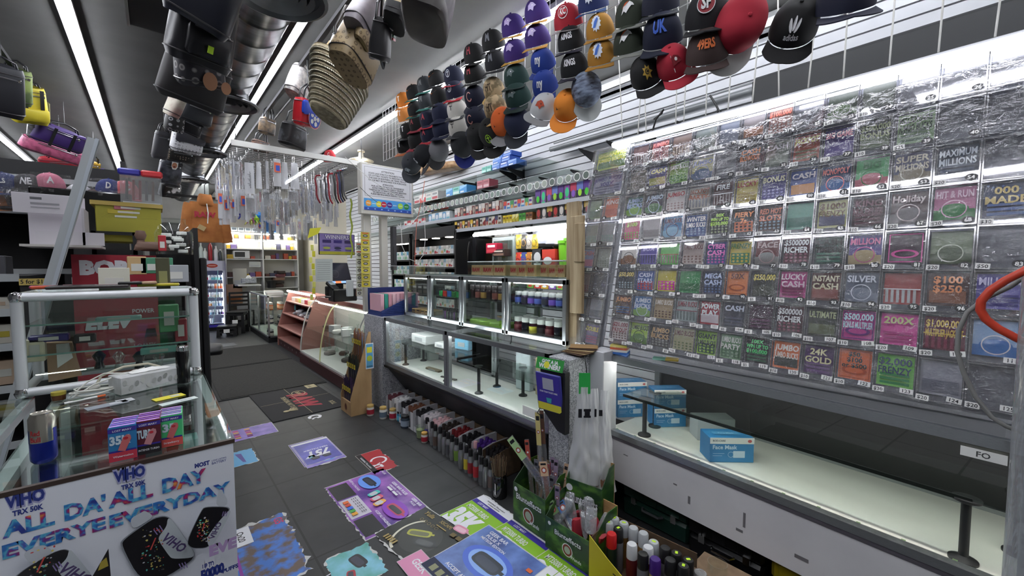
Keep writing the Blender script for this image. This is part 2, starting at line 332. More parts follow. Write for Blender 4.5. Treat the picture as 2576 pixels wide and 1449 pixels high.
# upper showcases standing on the middle counter's back: front X 2.06, Y 1.83..4.2
def upper_case(y0, y1, label):
    t = thing('upper_showcase', label, 'display case', (2.07, y0, 1.01), 0, 'upper showcases on the counter')
    L_ = y1-y0; fr = MB(); H = .45
    for x in (0, .36):
        for z in (0, H-.035): fr.b2((x, 0, z), (x+.032, L_, z+.035), ALU, .004)
        for y in (0, L_-.035): fr.b2((x, y, .02), (x+.032, y+.035, H-.01), ALU, .004)
    for y in (0, L_-.03):
        for z in (0, H-.035): fr.b2((0, y, z), (.39, y+.03, z+.032), ALU)
    fr.obj('frame', t)
    MB().b2((.01, .03, .03), (.015, L_-.03, H-.03), GLASS).obj('front_glass', t); MB().b2((.01, .01, H), (.38, L_-.01, H+.006), GLASS).obj('top_glass', t)
    MB().box(.05, L_/2, H-.04, .012, L_-.1, .008, mt('#f2f6fa', .5, 0, 14)).obj('inner_led_strip', t)
    MB().b2((.03, .03, .235), (.36, L_-.03, .242), GLASSG).obj('inner_shelf', t); MB().b2((.03, .03, .005), (.36, L_-.03, .012), mt('#d6dad6', .4)).obj('deck', t)
    for y in (.006, L_-.012): MB().b2((.03, y, .03), (.36, y+.005, H-.03), GLASS).obj('side_glass', t)
upper_case(3.62, 4.16, 'narrow glass showcase holding small carton boxes, nearest the candle box display')
upper_case(3.05, 3.61, 'upper glass showcase with green and red packets and dark lighters')
upper_case(2.44, 3.04, 'upper glass showcase with dark jars above green bags')
upper_case(1.80, 2.43, 'upper glass showcase with white lidded jars, beside the rough wooden post')
# ---------------- lottery ticket wall
LR = math.radians(3.5); LL = math.radians(9.5)
un = V((-math.sin(LR), -math.cos(LR), 0)); nn = V((math.cos(LR), -math.sin(LR), 0)); wn = nn*math.sin(LL)+V((0, 0, 1))*math.cos(LL)
LO = V((2.12, 1.5, 1.0)); LM = frame(LO, un, wn)          # x along the wall, y up the lean, z towards the shopper
WM = Matrix.Translation(LO+wn*1.36+un*.018)@Matrix((un*1.42, wn+un*.045, un.cross(wn))).transposed().to_4x4()
NUMB = mt('#16161a', .4); NUMW = mt('#f2f2ee', .5)
SCR = {}
def ticket(mb, w, h, base, acc, txt, tc, st, sd):
    rd = random.Random(sd); B = mt(base, .35); A = mt(acc, .35); C = mt(tc, .35)
    mb.rect(0, 0, w, h, B)
    if st == 0: mb.rect(w*.06, h*.08, w*.88, h*.36, A)
    elif st == 1:
        mb.rect(w*.08, h*.06, w*.84, h*.42, A)
        for i in range(4):
            for j in range(3): mb.ell(w*(.2+.2*i), h*(.14+.13*j), w*.06, h*.045, B, 10)
    elif st == 2:
        for i in range(5):
            for j in range(3): mb.ell(w*(.14+.18*i), h*(.1+.12*j), w*.055, h*.04, A, 8)
    elif st == 3:
        for i in range(6): mb.rect(w*(.06+.15*i), h*.05, w*.08, h*.4, A)
        mb.rect(0, h*.46, w, h*.03, C)
    elif st == 4:
        mb.rect(0, 0, w, h*.3, A); mb.ell(w*.5, h*.3, w*.36, h*.18, A); mb.ring(w*.5, h*.32, w*.3, w*.03, C, 20)
    elif st == 5:
        for i in range(3): mb.rect(w*.1, h*(.07+.13*i), w*.8, h*.08, A)
        for i in range(7): mb.ell(w*rd.uniform(.08, .92), h*rd.uniform(.5, .95), w*.03, h*.03, A, 6)
    elif st == 6:
        mb.rect(w*.04, h*.04, w*.92, h*.03, A); mb.rect(w*.04, h*.93, w*.92, h*.03, A); mb.rect(w*.04, h*.04, w*.03, h*.92, A); mb.rect(w*.93, h*.04, w*.03, h*.92, A)
        mb.ell(w*.5, h*.3, w*.38, h*.14, A); mb.ell(w*.5, h*.3, w*.28, h*.09, B)
    ls = txt.split('|') if txt else []
    if ls:
        n = len(ls); hh = min(.26, .5/n); y = h*(.93-hh)
        for i, s_ in enumerate(ls): mb.text(s_, w/2, y, h*hh*.86, C, w=w*.9 if len(s_) > 4 or i else w*.86, bold=.03); y -= h*hh*1.12
BIN = {}
def bin_meshes(w, h):
    k = (round(w, 3), h)
    if k not in BIN:
        a = MB(); d = .022; e = .0035
        a.b2((.002, .004, d), (w-.002, h-.006, d+.0015), POCKET); fr = mt('#cfd2da', .2)
        rim = clear('pocket_rim%d' % len(BIN), '#b9bcc8', .35, .12, alpha=.12) if not BIN else list(BIN.values())[0][1]
        a.b2((0, 0, 0), (e, h, d+.002), rim); a.b2((w-e, 0, 0), (w, h, d+.002), rim); a.b2((0, 0, 0), (w, e, d+.002), rim); a.b2((0, h-.007, 0), (w, h-.003, d+.006), rim)
        a.b2((0, 0, 0), (w, h, .001), POCKET)
        BIN[k] = (a, rim)
    return BIN[k][0]
PK = {}
def bin_(Mx, w, h, num, price, base, acc, txt, tc, st, left=False, nlab=None, circ=True):
    clr = {'#': ''}; desc = txt.replace('|', ' ').lower().replace('monopoly', '') if txt else ''
    full = txt is not None
    nm = 'numbered %s' % num if num else 'without a number'
    lab = ('clear lottery ticket pocket %s priced %s' % (nm, price) if price else 'clear lottery ticket pocket %s' % nm)+(' with a ticket lettered %s' % desc.replace(',', '') if desc else (' holding a plain coloured ticket' if full else ', standing empty'))
    if nlab: lab = nlab
    lab = ' '.join(lab.split()[:16])
    o = thing('ticket_pocket', lab, 'ticket pocket', (0, 0, 0), 0, 'lottery ticket pockets'); o.matrix_world = Mx
    k = (round(w, 3), h)
    if k not in PK: PK[k] = bin_meshes(w, h).obj('clear_pocket', o)
    else: c = PK[k].copy(); COL.objects.link(c); c.parent = o
    if full:
        m = MB(T(.007, .024, .005), warp=lambda p: (p[0], p[1], p[2]+.008*(1-((p[1]-h*.4)/(h*.4))**2)))
        ticket(m, w-.013, h-.034, base, acc, txt, tc, st, hash(num) % 99 if False else len(lab)); m.obj('ticket', o, smooth=False)
    if num:
        s = MB(T(.018 if left else w-.02, .016, .0265, rz=random.uniform(-.12, .12)))
        if circ: s.ell(0, 0, .0155, .0125, NUMB, 16); s.text(num, 0, -.0065, .013, NUMW, w=.022)
        else: s.rect(-.018, -.009, .036, .018, NUMW); s.text(num, 0, -.006, .012, NUMB, w=.028)
        s.obj('number_sticker', o, smooth=False)
    if price:
        s = MB(T(w-.016 if left else .018, .008, .0265, rz=random.uniform(-.1, .1))); s.rect(-.0165, -.009, .033, .019, NUMW); s.text(price, 0, -.0055, .012, NUMB, w=.027); s.obj('price_sticker', o, smooth=False)
G_ = '#8a8d92'
ROWS = [
 [('113','$2','#d9d4d0','#7a6a66','$20,000|PAYOUT','#8e2030',2),('114','$2','#a9d83c','#5c8a28','JUMBO BUCKS','#20301c',4),('115','$3','#3a3634','#8a8a84','JUMBO|BUCKS','#c9a06a',2),('116','$3','#b9b58a','#7a8a5a','JUMBO BUCKS','#6a3a3a',2),
  ('117','$5','#8fc832','#2c5a24','GIANT|JUMBO BUCKS','#16301a',1),('118','$5','#7aa87a','#4a7a50','JUMBO BUCKS|PARTY','#dfe8d8',1),('119','$5','#14181a','#1f5a38','100X|WIN UP TO|$100,000','#37d86a',5),('120','$10','#f07a3a','#2a2a20','JUMBO|JUMBO BUCKS','#fff0d8',0),
  ('121','$10','#4a2360','#6a3a82','24K|GOLD','#e8dcae',5),('122','$10','#ee7030','#c8581e','$50,|$100|or $500','#16403a',6),('123','$20','#7edc5a','#2f9a4a','$2,000|FRENZY','#12405a',5),('124','$20','#a0a2ac','#6f7280','','#333',0),('125','$20',None,0,None,0,0)],
 [('99','$2','#5a3a34','#3f5c8a','JUMBO','#d88a50',5),('100','$2','#3f78b8','#7ab04a','JUMBO|BUCKS','#cfe2f4',4),('101','$3','#b49a70','#6a4a30','JUMBO BUCKS','#f2e8d4',2),('102','$3','#a8b8b6','#70807e','JUMBO BUCKS','#8e2a3a',3),
  ('103','$5','#b02438','#e8d8dc','POWER|PLAY','#fff',0),('104','$5','#22273c','#3f4862','CASH','#b9c4dc',5),('105','$5','#3a1c34','#5a2c50','','#999',5),('106','$10','#4a1c2c','#8e3a54','$500000|RICHER','#eceaea',2),
  ('107','$10','#2c3420','#55603a','ULTIMATE','#9aa870',0),('108','$10','#d23a9a','#7a2a8a','$500,000|BONUS MULTIPLIER','#cfe8ff',6),('109','$20','#ee4fae','#c83a90','200X','#cfc88a',5),('110','$20','#6a1c34','#8e2c48','$1,000,000|MULTIPLIER JACKPOT','#e0b23c',3),('111','','#9fc2e8','#4a86d0','','#fff',4)],
 [('85','$2','#1c2430','#8aa0ac','$50,000','#e2c860',2),('86','$3','#3a5aa8','#c03050','CASH|STARS','#cfd8ff',1),('87','$3','#d8c83a','#ee3ab0','','#fff',1),('88','$3','#3a9a58','#2c7a46','','#d0b87a',0),
  ('89','$5','#1f2c50','#4a6aa0','MEGA|CASH','#b4c8f2',2),('90','$5','#f0883a','#b8581c','50X','#7a3a14',6),('91','$5','#23261f','#3c4234','$250,000','#e2d04a',0),('92','$10','#c8308a','#8e1c60','LUCKY|CASH','#f2c0e0',5),
  ('93','$10','#5a241e','#8e4034','INSTANT|CASH','#e8d8b0',0),('94','$10','#5a6478','#7c8698','SILVER','#cdd6e6',4),('95','$20','#a8403c','#c8c4c4','','#fff',3),('96','$20','#4a2c28','#8e5a3c','$100|$250','#f08c4a',0),('','','#6a62b8','#4a4490','MILLION','#cfcaf6',5)],
 [('71','$2','#e8e2d8','#8a5a34','','#1a1a1a',4),('72','$2','#4a3ab0','#2c2470','BOX','#b9a8ff',3),('73','$3','#6acc5a','#9a8a7a','','#c04a4a',3),('74','$3','#b4a098','#8a6a62','JUMBO BUCKS','#6a2430',2),
  ('75','$5','#2c3a8a','#d04ab8','CYBER|CASH','#ff7ae0',2),('76','$5','#d0c03a','#3a8a48','FRENZY','#3a7a2c',1),('77','$5','#6a1c24','#8e8a88','FACE','#c8a0a0',4),('78','$10','#5a2434','#a05a70','$500000|RICHER','#fff',2),
  ('79','$10','#1c4038','#2c6a58','CASH|TIMES10','#0c1412',5),('80','$10','#6a5aa0','#c8b48a','MILLION','#e26aa8',4),('81','$20','#3a1c34','#f25ab0','','#ff8ad0',6),('82','$20','#8a9a7a','#5a6a4c','','#dfe8d0',4),('83','$50',None,0,None,0,0)],
 [('57','$2','#d85a7a','#7ac85a','$100','#c8f06a',2),('58','$2','#c4c0c0','#9a9494','','#fff',0),('59','$3','#4a8ac0','#8ac0e0','JUMBO BUCK','#5a2430',4),('60','$3','#3a5a9a','#7aa0d0','WINTER|JUMBO BUCKS','#fff',2),
  ('61','$5','#14180f','#8a9a6a','50X|WIN UP TO|$250,000','#b8f23c',2),('62','$5','#1c1412','#d86a3a','FIERY|7s','#ff9a5a',1),('63','$5','#4a3430','#8ea0b0','RED HOT|SLOTS','#e07a5a',2),('64','$10','#5aa08a','#3a7a6a','','#7a2a30',0),
  ('65','$10','#c0c07a','#4a4a6a','$1000|FRENZY','#6a4a20',0),('66','$10','#3a1c24','#5a2c3a','KING|MULTIPLIER','#6a3a48',5),('67','$20','#4a2c30','#7a7476','Holiday','#dcc8c8',4),('68','$20','#c87aa0','#3a8a4a','HIT & RUN','#f2c8e0',4),('','$30','#24365a','#4a6aa8','000|MADE','#d8c27a',5)],
 [('43','$2','#5a8a7a','#8ac04a','JUMBO|BUCKS','#a8c8f0',4),('44','$2','#2c3448','#5a8a5a','JUMBO','#b0c8e8',4),('45','$3','#ece4e0','#b89a94','JUMBO','#c02030',2),('46','$3','#c8c0b4','#8a8a90','JACKPOT|PARTY','#b05a2c',3),
  ('47','$5','#4a1c20','#8a7a7c','FIRE','#fff',3),('48','$5','#d8c44a','#b49a2c','LUCKY','#c04a2c',5),('49','$5','#3a3484','#7a74c8','BONUS','#dcd8b8',2),('50','$10','#2c4a9a','#d08a3c','CASH','#d8d8e8',0),
  ('51','$10','#1f3a6a','#3a6aa8','MONOPOLY','#e06a6a',4),('52','$10','#4ab46a','#c8707a','BIG','#2c8a4a',4),('53','$20','#5a5a78','#8a8068','SUPER|MILLIONS','#cfc8b4',4),('54','$20','#24344a','#3a4c68','MAXIMUM|MILLIONS','#c8d4e0',5),('','',None,0,None,0,0)],
 [('29','$2','#7a7470','#5a5650','','#ddd',2),('30','$2','#6a6a9a','#b0b04a','CASH','#e8e060',0),('31','$3','#7ab84a','#4a8a34','JUMBO BUCKS','#dfe8d0',2),('32','$3','#b8b47a','#4a6a90','JUMBO','#6a7ab0',4),
  ('33','$5','#8c8e94','#a4a6ac','','#ccc',5),('34','$5','#6a6668','#8a8488','CASH|BLOWOUT','#f08a4a',2),('35','$5','#7a8478','#98a294','CASH','#e4e4e8',0),('36','$10','#b8604a','#8a7a5a','JACKPOT','#e8c84a',5),
  ('37','$10','#4a3484','#6a5aa0','BIG GAME','#e07aa0',0),('38','$10','#2c3a2c','#5a6a4a','$500,000|BONUS','#8a9a6a',0),('39','$25','#7aa06a','#4a6a48','MILLIONAIRE|JUMBO BUCKS','#1c3020',5),('40','',None,0,None,0,0),('','',None,0,None,0,0)],
 [('15','$2','#7a5a58','#8a8080','','#ddd',3),('16','$2','#a85a58','#6a3a3a','JUMBO','#e87a70',2),('17','$3','#7a6258','#b8a08a','','#ddd',3),('18','$3','#6a7470','#8a948e','','#ddd',3),
  ('19','$5','#6a7284','#8a92a4','','#ddd',0),('20','$5','#8a8284','#b87a5a','','#ddd',0),('21','$5','#8a5a50','#a8a0a0','$100,000','#e86a50',2),('22','',None,0,None,0,0),
  ('23','$10','#2c3a2c','#4a6a3a','','#aaa',4),('24','$10','#3c443c','#5a6258','','#aaa',0),('25','',None,0,None,0,0),('26','',None,0,None,0,0),('','',None,0,None,0,0)]]
WY = [.09, .245, .40, .555, .71, .865, 1.025, 1.19]
for r, row in enumerate(ROWS):
    h = .152
    for c_, (num, pr_, base, acc, txt, tc, st) in enumerate(row):
        if c_ < 4: w_ = .133; u = .018+.1365*c_
        else: w_ = .1145; u = .562+.1175*(c_-4)
        nl = None
        if not num and not pr_: nl = 'clear lottery pocket without a number at the near end of ticket row %s from the bottom' % nth(r)
        elif not num: nl = 'clear lottery pocket priced %s without a number at the near end' % pr_
        bin_(LM @ T(u, WY[r]-.012+random.uniform(-.003, .003), 0), w_, h, num, pr_, base, acc, txt, tc, st, left=c_ < 4, nlab=nl, circ=r > 0 and not (r == 1 and c_ > 1))
WG = [[('1','$50','#a8c83c','#5a8a3a','GIGANTIC|JUMBO BUCKS','#f2f23c',0)],[('2','$30','#8a86b0','#5a5480','JUMBO BUCKS|300X','#3a2a8a',5)],[('3','$1','#6a8a5a','#4a6a4a','','#ddd',0),('4','$5','#ee6a3a','#c84a24','KING','#ffe0d0',0)],
 [('5','$1','#8a9084','#7ab0a0','','#ddd',2),('6','$1','#8c8e94','#6a9a8a','','#ddd',2)],[('7','$1','#8a8ac8','#d07aa0','CASH','#c04a6a',0),('8','$1','#9aa098','#7a8a7a','','#ddd',2)],
 [('9','$1','#a8969a','#b06a7a','','#ddd',2),('10','$1',None,0,None,0,0)],[('11','$1','#a8c0d8','#4a8ac8','','#e04a4a',5),('12','$1','#8c8e98','#6a6c78','','#ddd',0)],[('13','$1',None,0,None,0,0),('14','$1','#6a5a8a','#a0507a','DOUBLE','#d8c84a',5)]]
for r, row in enumerate(WG):
    n = len(row)
    for c_, (num, pr_, base, acc, txt, tc, st) in enumerate(row):
        w_ = .19 if n == 1 else .092; x = -.205+.097*c_
        bin_(WM @ T(x, -.165-.168*r, .004), w_, .16, num, pr_, base, acc, txt, tc, st, left=True)
# backing sheet, crinkled film over the pockets
tag(MB(LM).b2((-.0, .06, -.012), (1.72, 1.32, -.006), clear('backing_acrylic', '#d0d1d6', .1, .1, alpha=.55, acol='#96989e')).obj('ticket_backboard'), 'clear acrylic backing board behind the rows of lottery ticket pockets', 'backboard')
tag(MB(WM).b2((-.215, -1.36, -.012), (-.003, .0, -.006), clear('backing_acrylic2', '#d0d1d6', .1, .1, alpha=.55, acol='#96989e')).obj('ticket_backboard'), 'narrow tilted backing board behind ticket pockets one to fourteen', 'backboard')
def crink(u, v):
    x = 1.80*u-.01; y = .05+1.21*v
    q = abs(noise.noise(V((x*9, y*15, 1))))*.026+abs(noise.noise(V((x*30+3, y*36, 4))))*.014
    return (x, y, .036+.016*(1-q*20)*0+q)
tag(MB(LM).grid(crink, 230, 170, FILM).obj('plastic_film', smooth=True), 'crinkled clear plastic film stretched over the lottery ticket pockets', 'plastic sheet')
def crink2(u, v):
    x = -.215+.215*u; y = -1.4+1.4*v; return (x, y, .036+abs(noise.noise(V((x*14, y*14, 7))))*.03)
tag(MB(WM).grid(crink2, 24, 110, FILM).obj('plastic_film', smooth=True), 'crinkled clear plastic film over ticket pockets one to fourteen', 'plastic sheet')
# LED tube hanging over the ticket wall, on white cords
A = V((2.30, 1.60, 2.345)); B = V((2.185, -.35, 2.305))
t = thing('hanging_led_tube', 'bright led tube hung on white cords above the lottery tickets', 'light', A)
MB().tube([(0, 0, 0), B-A], .016, mt('#f6f8ff', .5, 0, 12), 12).obj('led_tube', t); MB().bar(V((.012, 0, .02)), B-A+V((.012, 0, .02)), .03, .01, mt('#8a8b8e', .5)).obj('housing', t)
k = 0
for f_ in (.03, .09, .12, .22, .245, .31, .37, .43, .49, .55, .615, .69, .76, .83):
    p = A.lerp(B, f_)+V((.02, 0, .035)); q = V((p.x+random.uniform(-.03, .03), p.y+random.uniform(-.05, .05), CEIL-.031))
    tag(MB().tube([p, p.lerp(q, .5)+V((random.uniform(-.012, .012), 0, 0)), q], .0035, mt('#cfcfca', .8), 6).obj('hanging_rope'), '%s white cord from the wooden post holding up the led tube over the tickets' % nth(k), 'cord', 'cords holding the led tube'); k += 1
# rough wooden post beside the wall
t = thing('wooden_post', 'rough pine post of stacked boards at the far end of the ticket wall', 'post', P(1440, 880, 'X', 2.13))
m = MB(); b0 = t.location
m.prism([(-.035, -.9), (.03, -.9), (.05, -.1), (.055, .80), (-.045, .80)], -.02, .02, WOOD, frame((0, 0, .2), (0, -1, 0), (0, 0, 1))); m.obj('main_board', t)
m = MB(); m.b2((-.045, -.115, .26), (-.02, -.01, .90), WOOD, .003); m.obj('front_board', t)
m = MB(); m.b2((-.06, -.125, .60), (-.03, -.055, .85), WOOD, .003); m.obj('short_block', t)
# ---------------- caps on wire grid
def cap_surf(u, v, W=.083, D=.098, H=.118):          # u azimuth (0 = front, -Y), v 0 top .. 1 rim
    a = u; ph = v*PI/2; s = math.sin(ph)**.80; c = math.cos(ph)**.9 if ph < PI/2-1e-6 else 0
    fr = max(0, math.cos(a)); x = math.sin(a)*W*s; y = -math.cos(a)*D*s*(1-.06*fr); z = H*c*(1+.10*fr*s)
    return V((x, y, z))
def cap_front(p):                                     # flat art (x, y up) wrapped on the front panels
    a = p[0]/.085; v = 1-min(max(p[1], 0), .11)/.125; q = cap_surf(a, v); r = cap_surf(a, v, .0845, .0995, .12)
    return q+(r-q).normalized()*(.0042+p[2]*2)
CAPM = {}
def emb(m, e, c1, c2):
    C = mt(c1, .6); D = mt(c2 or c1, .6)
    if e[0] == '=': m.text(e[1:], 0, .035, .036 if len(e) < 5 else .024, C, w=.062 if len(e) < 5 else .075, bold=.04)
    elif e == 'star':
        m.poly([((.03 if i % 2 == 0 else .017)*math.sin(i*PI/7), .052+(.03 if i % 2 == 0 else .017)*math.cos(i*PI/7)) for i in range(14)], C); m.ell(0, .052, .011, .011, D, 12); m.text('C', 0, .045, .014, C)
    elif e == 'oval': m.ell(0, .052, .038, .026, D, 20); m.ring(0, .052, .037, .003, C, 24, ry=.025); m.text('SF', 0, .038, .030, C, w=.045, bold=.04)
    elif e == 'arrow': m.poly([(-.032, .035), (-.02, .06), (0, .07), (.03, .052), (.0, .036)], C); m.text('KC', 0, .042, .026, D, w=.04, bold=.03); m.ring(0, .053, .032, .003, D, 24, ry=.024)
    elif e == 'burst':
        m.poly([((.034 if i % 2 == 0 else .026)*math.sin(i*PI/12), .05+(.034 if i % 2 == 0 else .026)*math.cos(i*PI/12)) for i in range(24)], D); m.poly([(-.02, .03), (-.012, .052), (.004, .068), (.026, .074), (.014, .058), (.004, .044), (-.004, .03)], C)
    elif e == 'horse': m.poly([(-.036, .028), (-.026, .052), (-.008, .062), (.012, .07), (.03, .06), (.036, .05), (.02, .052), (.006, .044), (-.01, .032), (-.022, .038)], C); m.poly([(-.034, .045), (-.018, .064), (.006, .072), (-.012, .058)], D)
    elif e == 'bird': m.poly([(-.03, .036), (-.03, .056), (-.008, .07), (.014, .066), (.034, .05), (.016, .046), (.008, .032), (-.01, .04)], C); m.ell(.006, .054, .004, .003, D, 8)
    elif e == 'ringc': m.ring(0, .05, .022, .008, C, 20, .6, 2*PI-.6); m.ring(0, .05, .0225, .0025, D, 20, .6, 2*PI-.6)
    elif e == 'flag': m.line(-.02, .02, -.028, .08, .003, C); m.poly([(-.027, .07), (-.005, .078), (.02, .068), (.026, .045), (.004, .044), (-.022, .04)], mt('#7a1420')); m.ell(0, .06, .008, .007, C, 10)
    elif e == 'swoosh': m.poly([(-.04, .06), (-.03, .045), (.045, .07), (-.018, .052), (-.03, .055)], C)
    elif e == 'round': m.ring(0, .05, .02, .004, C, 20); m.line(0, .034, 0, .064, .006, C); m.line(-.012, .054, .012, .054, .005, C)
    elif e == 'leaf':
        for i in (-1, 0, 1): m.ell(i*.014, .052+(.006 if i == 0 else 0), .006, .02, C, 10, -i*.45)
        m.text('adidas', 0, .018, .014, C, w=.05)
    elif e == 'horns':
        for i in (-1, 0, 1): m.line(i*.014, .05, i*.017, .072, .004, C)
        m.line(-.016, .05, .016, .05, .004, C); m.line(0, .03, 0, .05, .006, C)
def cap_parts(col, brim, e, c1, c2):
    k = (col, brim, e, c1, c2)
    if k in CAPM: return CAPM[k]
    cm = noisy('cap_%d' % len(CAPM), '#e06a1c', '#c8b48a', 18, .8) if col == 'camo' else noisy('cap_%d' % len(CAPM), '#2a2c3a', '#8a98b0', 16, .8, stretch=(1, 3, 1)) if col == 'plaid' else mt(col, .85)
    if col == 'camo': cm = noisy('cap_camo%d' % len(CAPM), '#8a7a5c', '#c9b08a', 22, .8, lo=.45, hi=.55)
    m = MB(); nu, nv = 28, 9
    vs = [cap_surf(2*PI*i/nu, j/nv) for j in range(1, nv+1) for i in range(nu)]+[V((0, 0, .118))]
    n = len(vs)-1; fs = [(j*nu+i, j*nu+(i+1) % nu, (j+1)*nu+(i+1) % nu, (j+1)*nu+i) for j in range(nv-1) for i in range(nu)]+[(i, n, (i+1) % nu) for i in range(nu)]
    m.add(vs, fs, cm); m.add([v*.97 for v in vs], fs, BLKM)
    m.lathe([(0, .117), (.007, .118), (.006, .124), (0, .126)], cm, 10); crown = m.obj('crown')
    for a in range(6): pass
    b = MB(); bm = mt(brim, .8)
    def br(u, v, o=0):
        a = (u-.5)*2.3; r0 = cap_surf(a, 1); ext = .074*math.cos(a*.78)**.7 if abs(a*.78) < PI/2 else 0
        return V((r0.x*(1+.12*v), r0.y-ext*v, -.004-.012*v*v*0-.16*abs(r0.x)*v+o+.003*v))
    b.grid(lambda u, v: br(u, v), 18, 5, bm); b.grid(lambda u, v: br(u, v, -.004), 18, 5, bm)
    b.grid(lambda u, v: br(u, 1, -.004*v), 18, 1, bm); brimo = b.obj('brim')
    out = [crown, brimo]
    if e:
        g = MB(warp=cap_front); emb(g, e, c1, c2); out.append(g.obj('emblem', smooth=False))
    CAPM[k] = out; return out
def cap(px, py, col, brim, e, c1, c2, label, rz=0, pitch=0, roll=0, X=1.79, base=34, group='caps on the wire grid', s=1.0):
    new = (col, brim, e, c1, c2) not in CAPM; ps = cap_parts(col, brim, e, c1, c2)
    s *= .88
    R = Euler((math.radians(pitch+(base if abs(roll) < 30 else 12)), math.radians(roll), math.radians(-68+rz)), 'XYZ').to_matrix()
    p = P(px, py, 'X', X); o = thing('baseball_cap', label, 'cap', p-R @ V((0, 0, .055*s)), 0, group, rot=R.to_euler()); o.scale = (s, s, s)
    for q in ps:
        c = q if new else q.copy()
        if not new: COL.objects.link(c)
        c.parent = o
N_, BK, OR = '#141a33', '#101012', '#d8742c'
cap(1015, 249, '#d07c2c', '#d07c2c', '=T', '#f2efe8', None, 'orange cap with a white letter at the far top end of the grid', 0, 4)
cap(1041, 230, BK, '#2f6a62', 'swoosh', OR, None, 'black cap with orange mark, next to the far orange cap, top row')
cap(1069, 210, '#33373b', '#3a7a70', '=M', '#6a6e70', None, 'charcoal cap between two black caps in the top row')
cap(1097, 195, BK, '#101012', 'swoosh', OR, None, 'black cap with orange mark left of the navy cap, top row')
cap(1140, 187, N_, '#c8303c', 'round', '#c8ccd6', None, 'navy cap with red brim in the top row', s=1.08)
cap(1192, 133, BK, '#101012', '=H', '#a03040', None, 'black cap with small red mark, third row from the top of the grid', s=1.1)
cap(1239, 100, BK, '#101012', '=M', '#6a6c74', None, 'black cap with a grey letter, upper of two', s=1.1)
cap(1290, 62, '#35206a', '#c8963c', 'bird', '#b8a8d8', '#fff', 'purple cap with gold brim beside the roof light, upper left of four purple caps', s=1.08)
cap(1350, 25, '#35206a', '#d09a4a', 'bird', '#c9bce8', '#fff', 'purple cap with gold brim, upper right of four purple caps', s=1.08)
cap(1018, 286, '#d88a44', '#c8c4be', '=T', '#f2efe8', None, 'orange cap with pale grey brim, hung low at the far end')
cap(1044, 271, BK, '#2f6a62', 'swoosh', OR, None, 'black cap with teal brim in the second row, beside the pale brimmed orange cap')
cap(1071, 251, '#33373b', '#3a7a70', '=M', '#6a6e70', None, 'charcoal cap with teal brim in the second row')
cap(1104, 238, BK, '#141416', 'swoosh', OR, None, 'black cap with orange mark in the second row beside the navy red brimmed cap', s=1.05)
cap(1144, 224, N_, '#c8303c', 'round', '#c8ccd6', None, 'navy cap with red brim resting just above two white caps', s=1.08)
cap(1192, 182, BK, '#2a2a2c', '=H', '#a03040', None, 'black cap with grey underbrim above the navy caps with a red letter', s=1.08)
cap(1246, 150, '#1c1d22', '#1c1d22', '=M', '#6a6c74', None, 'black cap with a grey letter, lower of two', s=1.08)
cap(1295, 125, '#35206a', '#c8963c', 'bird', '#b8a8d8', '#fff', 'purple cap with gold brim, lower left of four purple caps', s=1.08)
cap(1350, 88, '#35206a', '#d09a4a', 'bird', '#c9bce8', '#fff', 'purple cap with gold brim, lower right of four, above a royal blue cap', s=1.08)
cap(1427, 40, '#a01c2c', '#8e8a8c', 'arrow', '#c02030', '#f2f2f2', 'red cap with a white arrowhead badge', s=1.1)
cap(1490, -6, '#1f2c5a', '#2c4a7a', 'burst', '#d04a3c', '#d8dce6', 'dark blue cap cut by the top edge beside the red arrowhead cap', s=1.1)
cap(1048, 307, BK, '#7a2030', '=A', '#8a2c38', None, 'small looking black cap with red brim in the third row')
cap(1077, 295, N_, '#a82434', '=A', '#a83040', None, 'navy cap with red brim, upper of two at the far side', s=1.05)
cap(1109, 279, '#161c38', '#161c38', '', '', None, 'plain navy cap left of the upper white cap', s=1.1)
cap(1148, 270, '#d9d6ce', '#3a3a40', 'horns', '#1c1c20', None, 'white cap with black horned mark, upper of two', s=1.08)
cap(1192, 238, '#161a30', '#1c2030', 'ringc', '#b85a4a', '#e8e0d8', 'navy cap with an orange letter C, upper of two', 0, 14, s=1.08)
cap(1239, 217, 'camo', '#c9a86a', '=HT', '#4a3a28', None, 'tan camouflage cap, upper of two', 0, 12)
cap(1297, 187, '#1d3a36', '#1a2c2a', 'bird', '#5a6a6a', '#fff', 'dark green cap, upper of two', s=1.1)
cap(1026, 325, BK, '#141416', '=T', '#e6e6e6', None, 'black cap with a white letter at the far end, fourth row', s=1.05)
cap(1079, 333, N_, '#a82434', '=A', '#a83040', None, 'navy cap with red brim, lower of two at the far side', s=1.08)
cap(1111, 318, '#161c38', '#161c38', '', '', None, 'plain navy cap left of the lower white cap', s=1.12)
cap(1152, 314, '#d9d6ce', '#3a3a40', 'horns', '#1c1c20', None, 'white cap with black horned mark, lower of two', s=1.1)
cap(1194, 292, '#161a30', '#1c2030', 'ringc', '#b85a4a', '#e8e0d8', 'navy cap with an orange letter C, lower of two', 0, 18, s=1.08)
cap(1243, 264, 'camo', '#c9a86a', '=HT', '#4a3a28', None, 'tan camouflage cap, lower of two', 0, 16, s=1.1)
cap(1300, 234, '#1d3a36', '#1a2c2a', 'bird', '#5a6a6a', '#fff', 'dark green cap, lower of two', 0, 8, s=1.14)
cap(1363, 148, '#1f3a8c', '#1c347e', '=ny', '#eef0f4', None, 'royal blue cap with white letters, upper of two', 0, 12, s=1.02)
cap(1368, 205, '#1f3a8c', '#1c347e', '=ny', '#eef0f4', None, 'royal blue cap with white letters, lower of two', 0, 14, s=1.05)
cap(1018, 363, BK, '#b0643c', '=T', '#e6e6e6', None, 'black cap with orange brim at the lowest far corner', s=1.08)
cap(1048, 350, BK, '#8a2434', '', '', None, 'black cap with red brim beside the orange brimmed black cap', s=1.1)
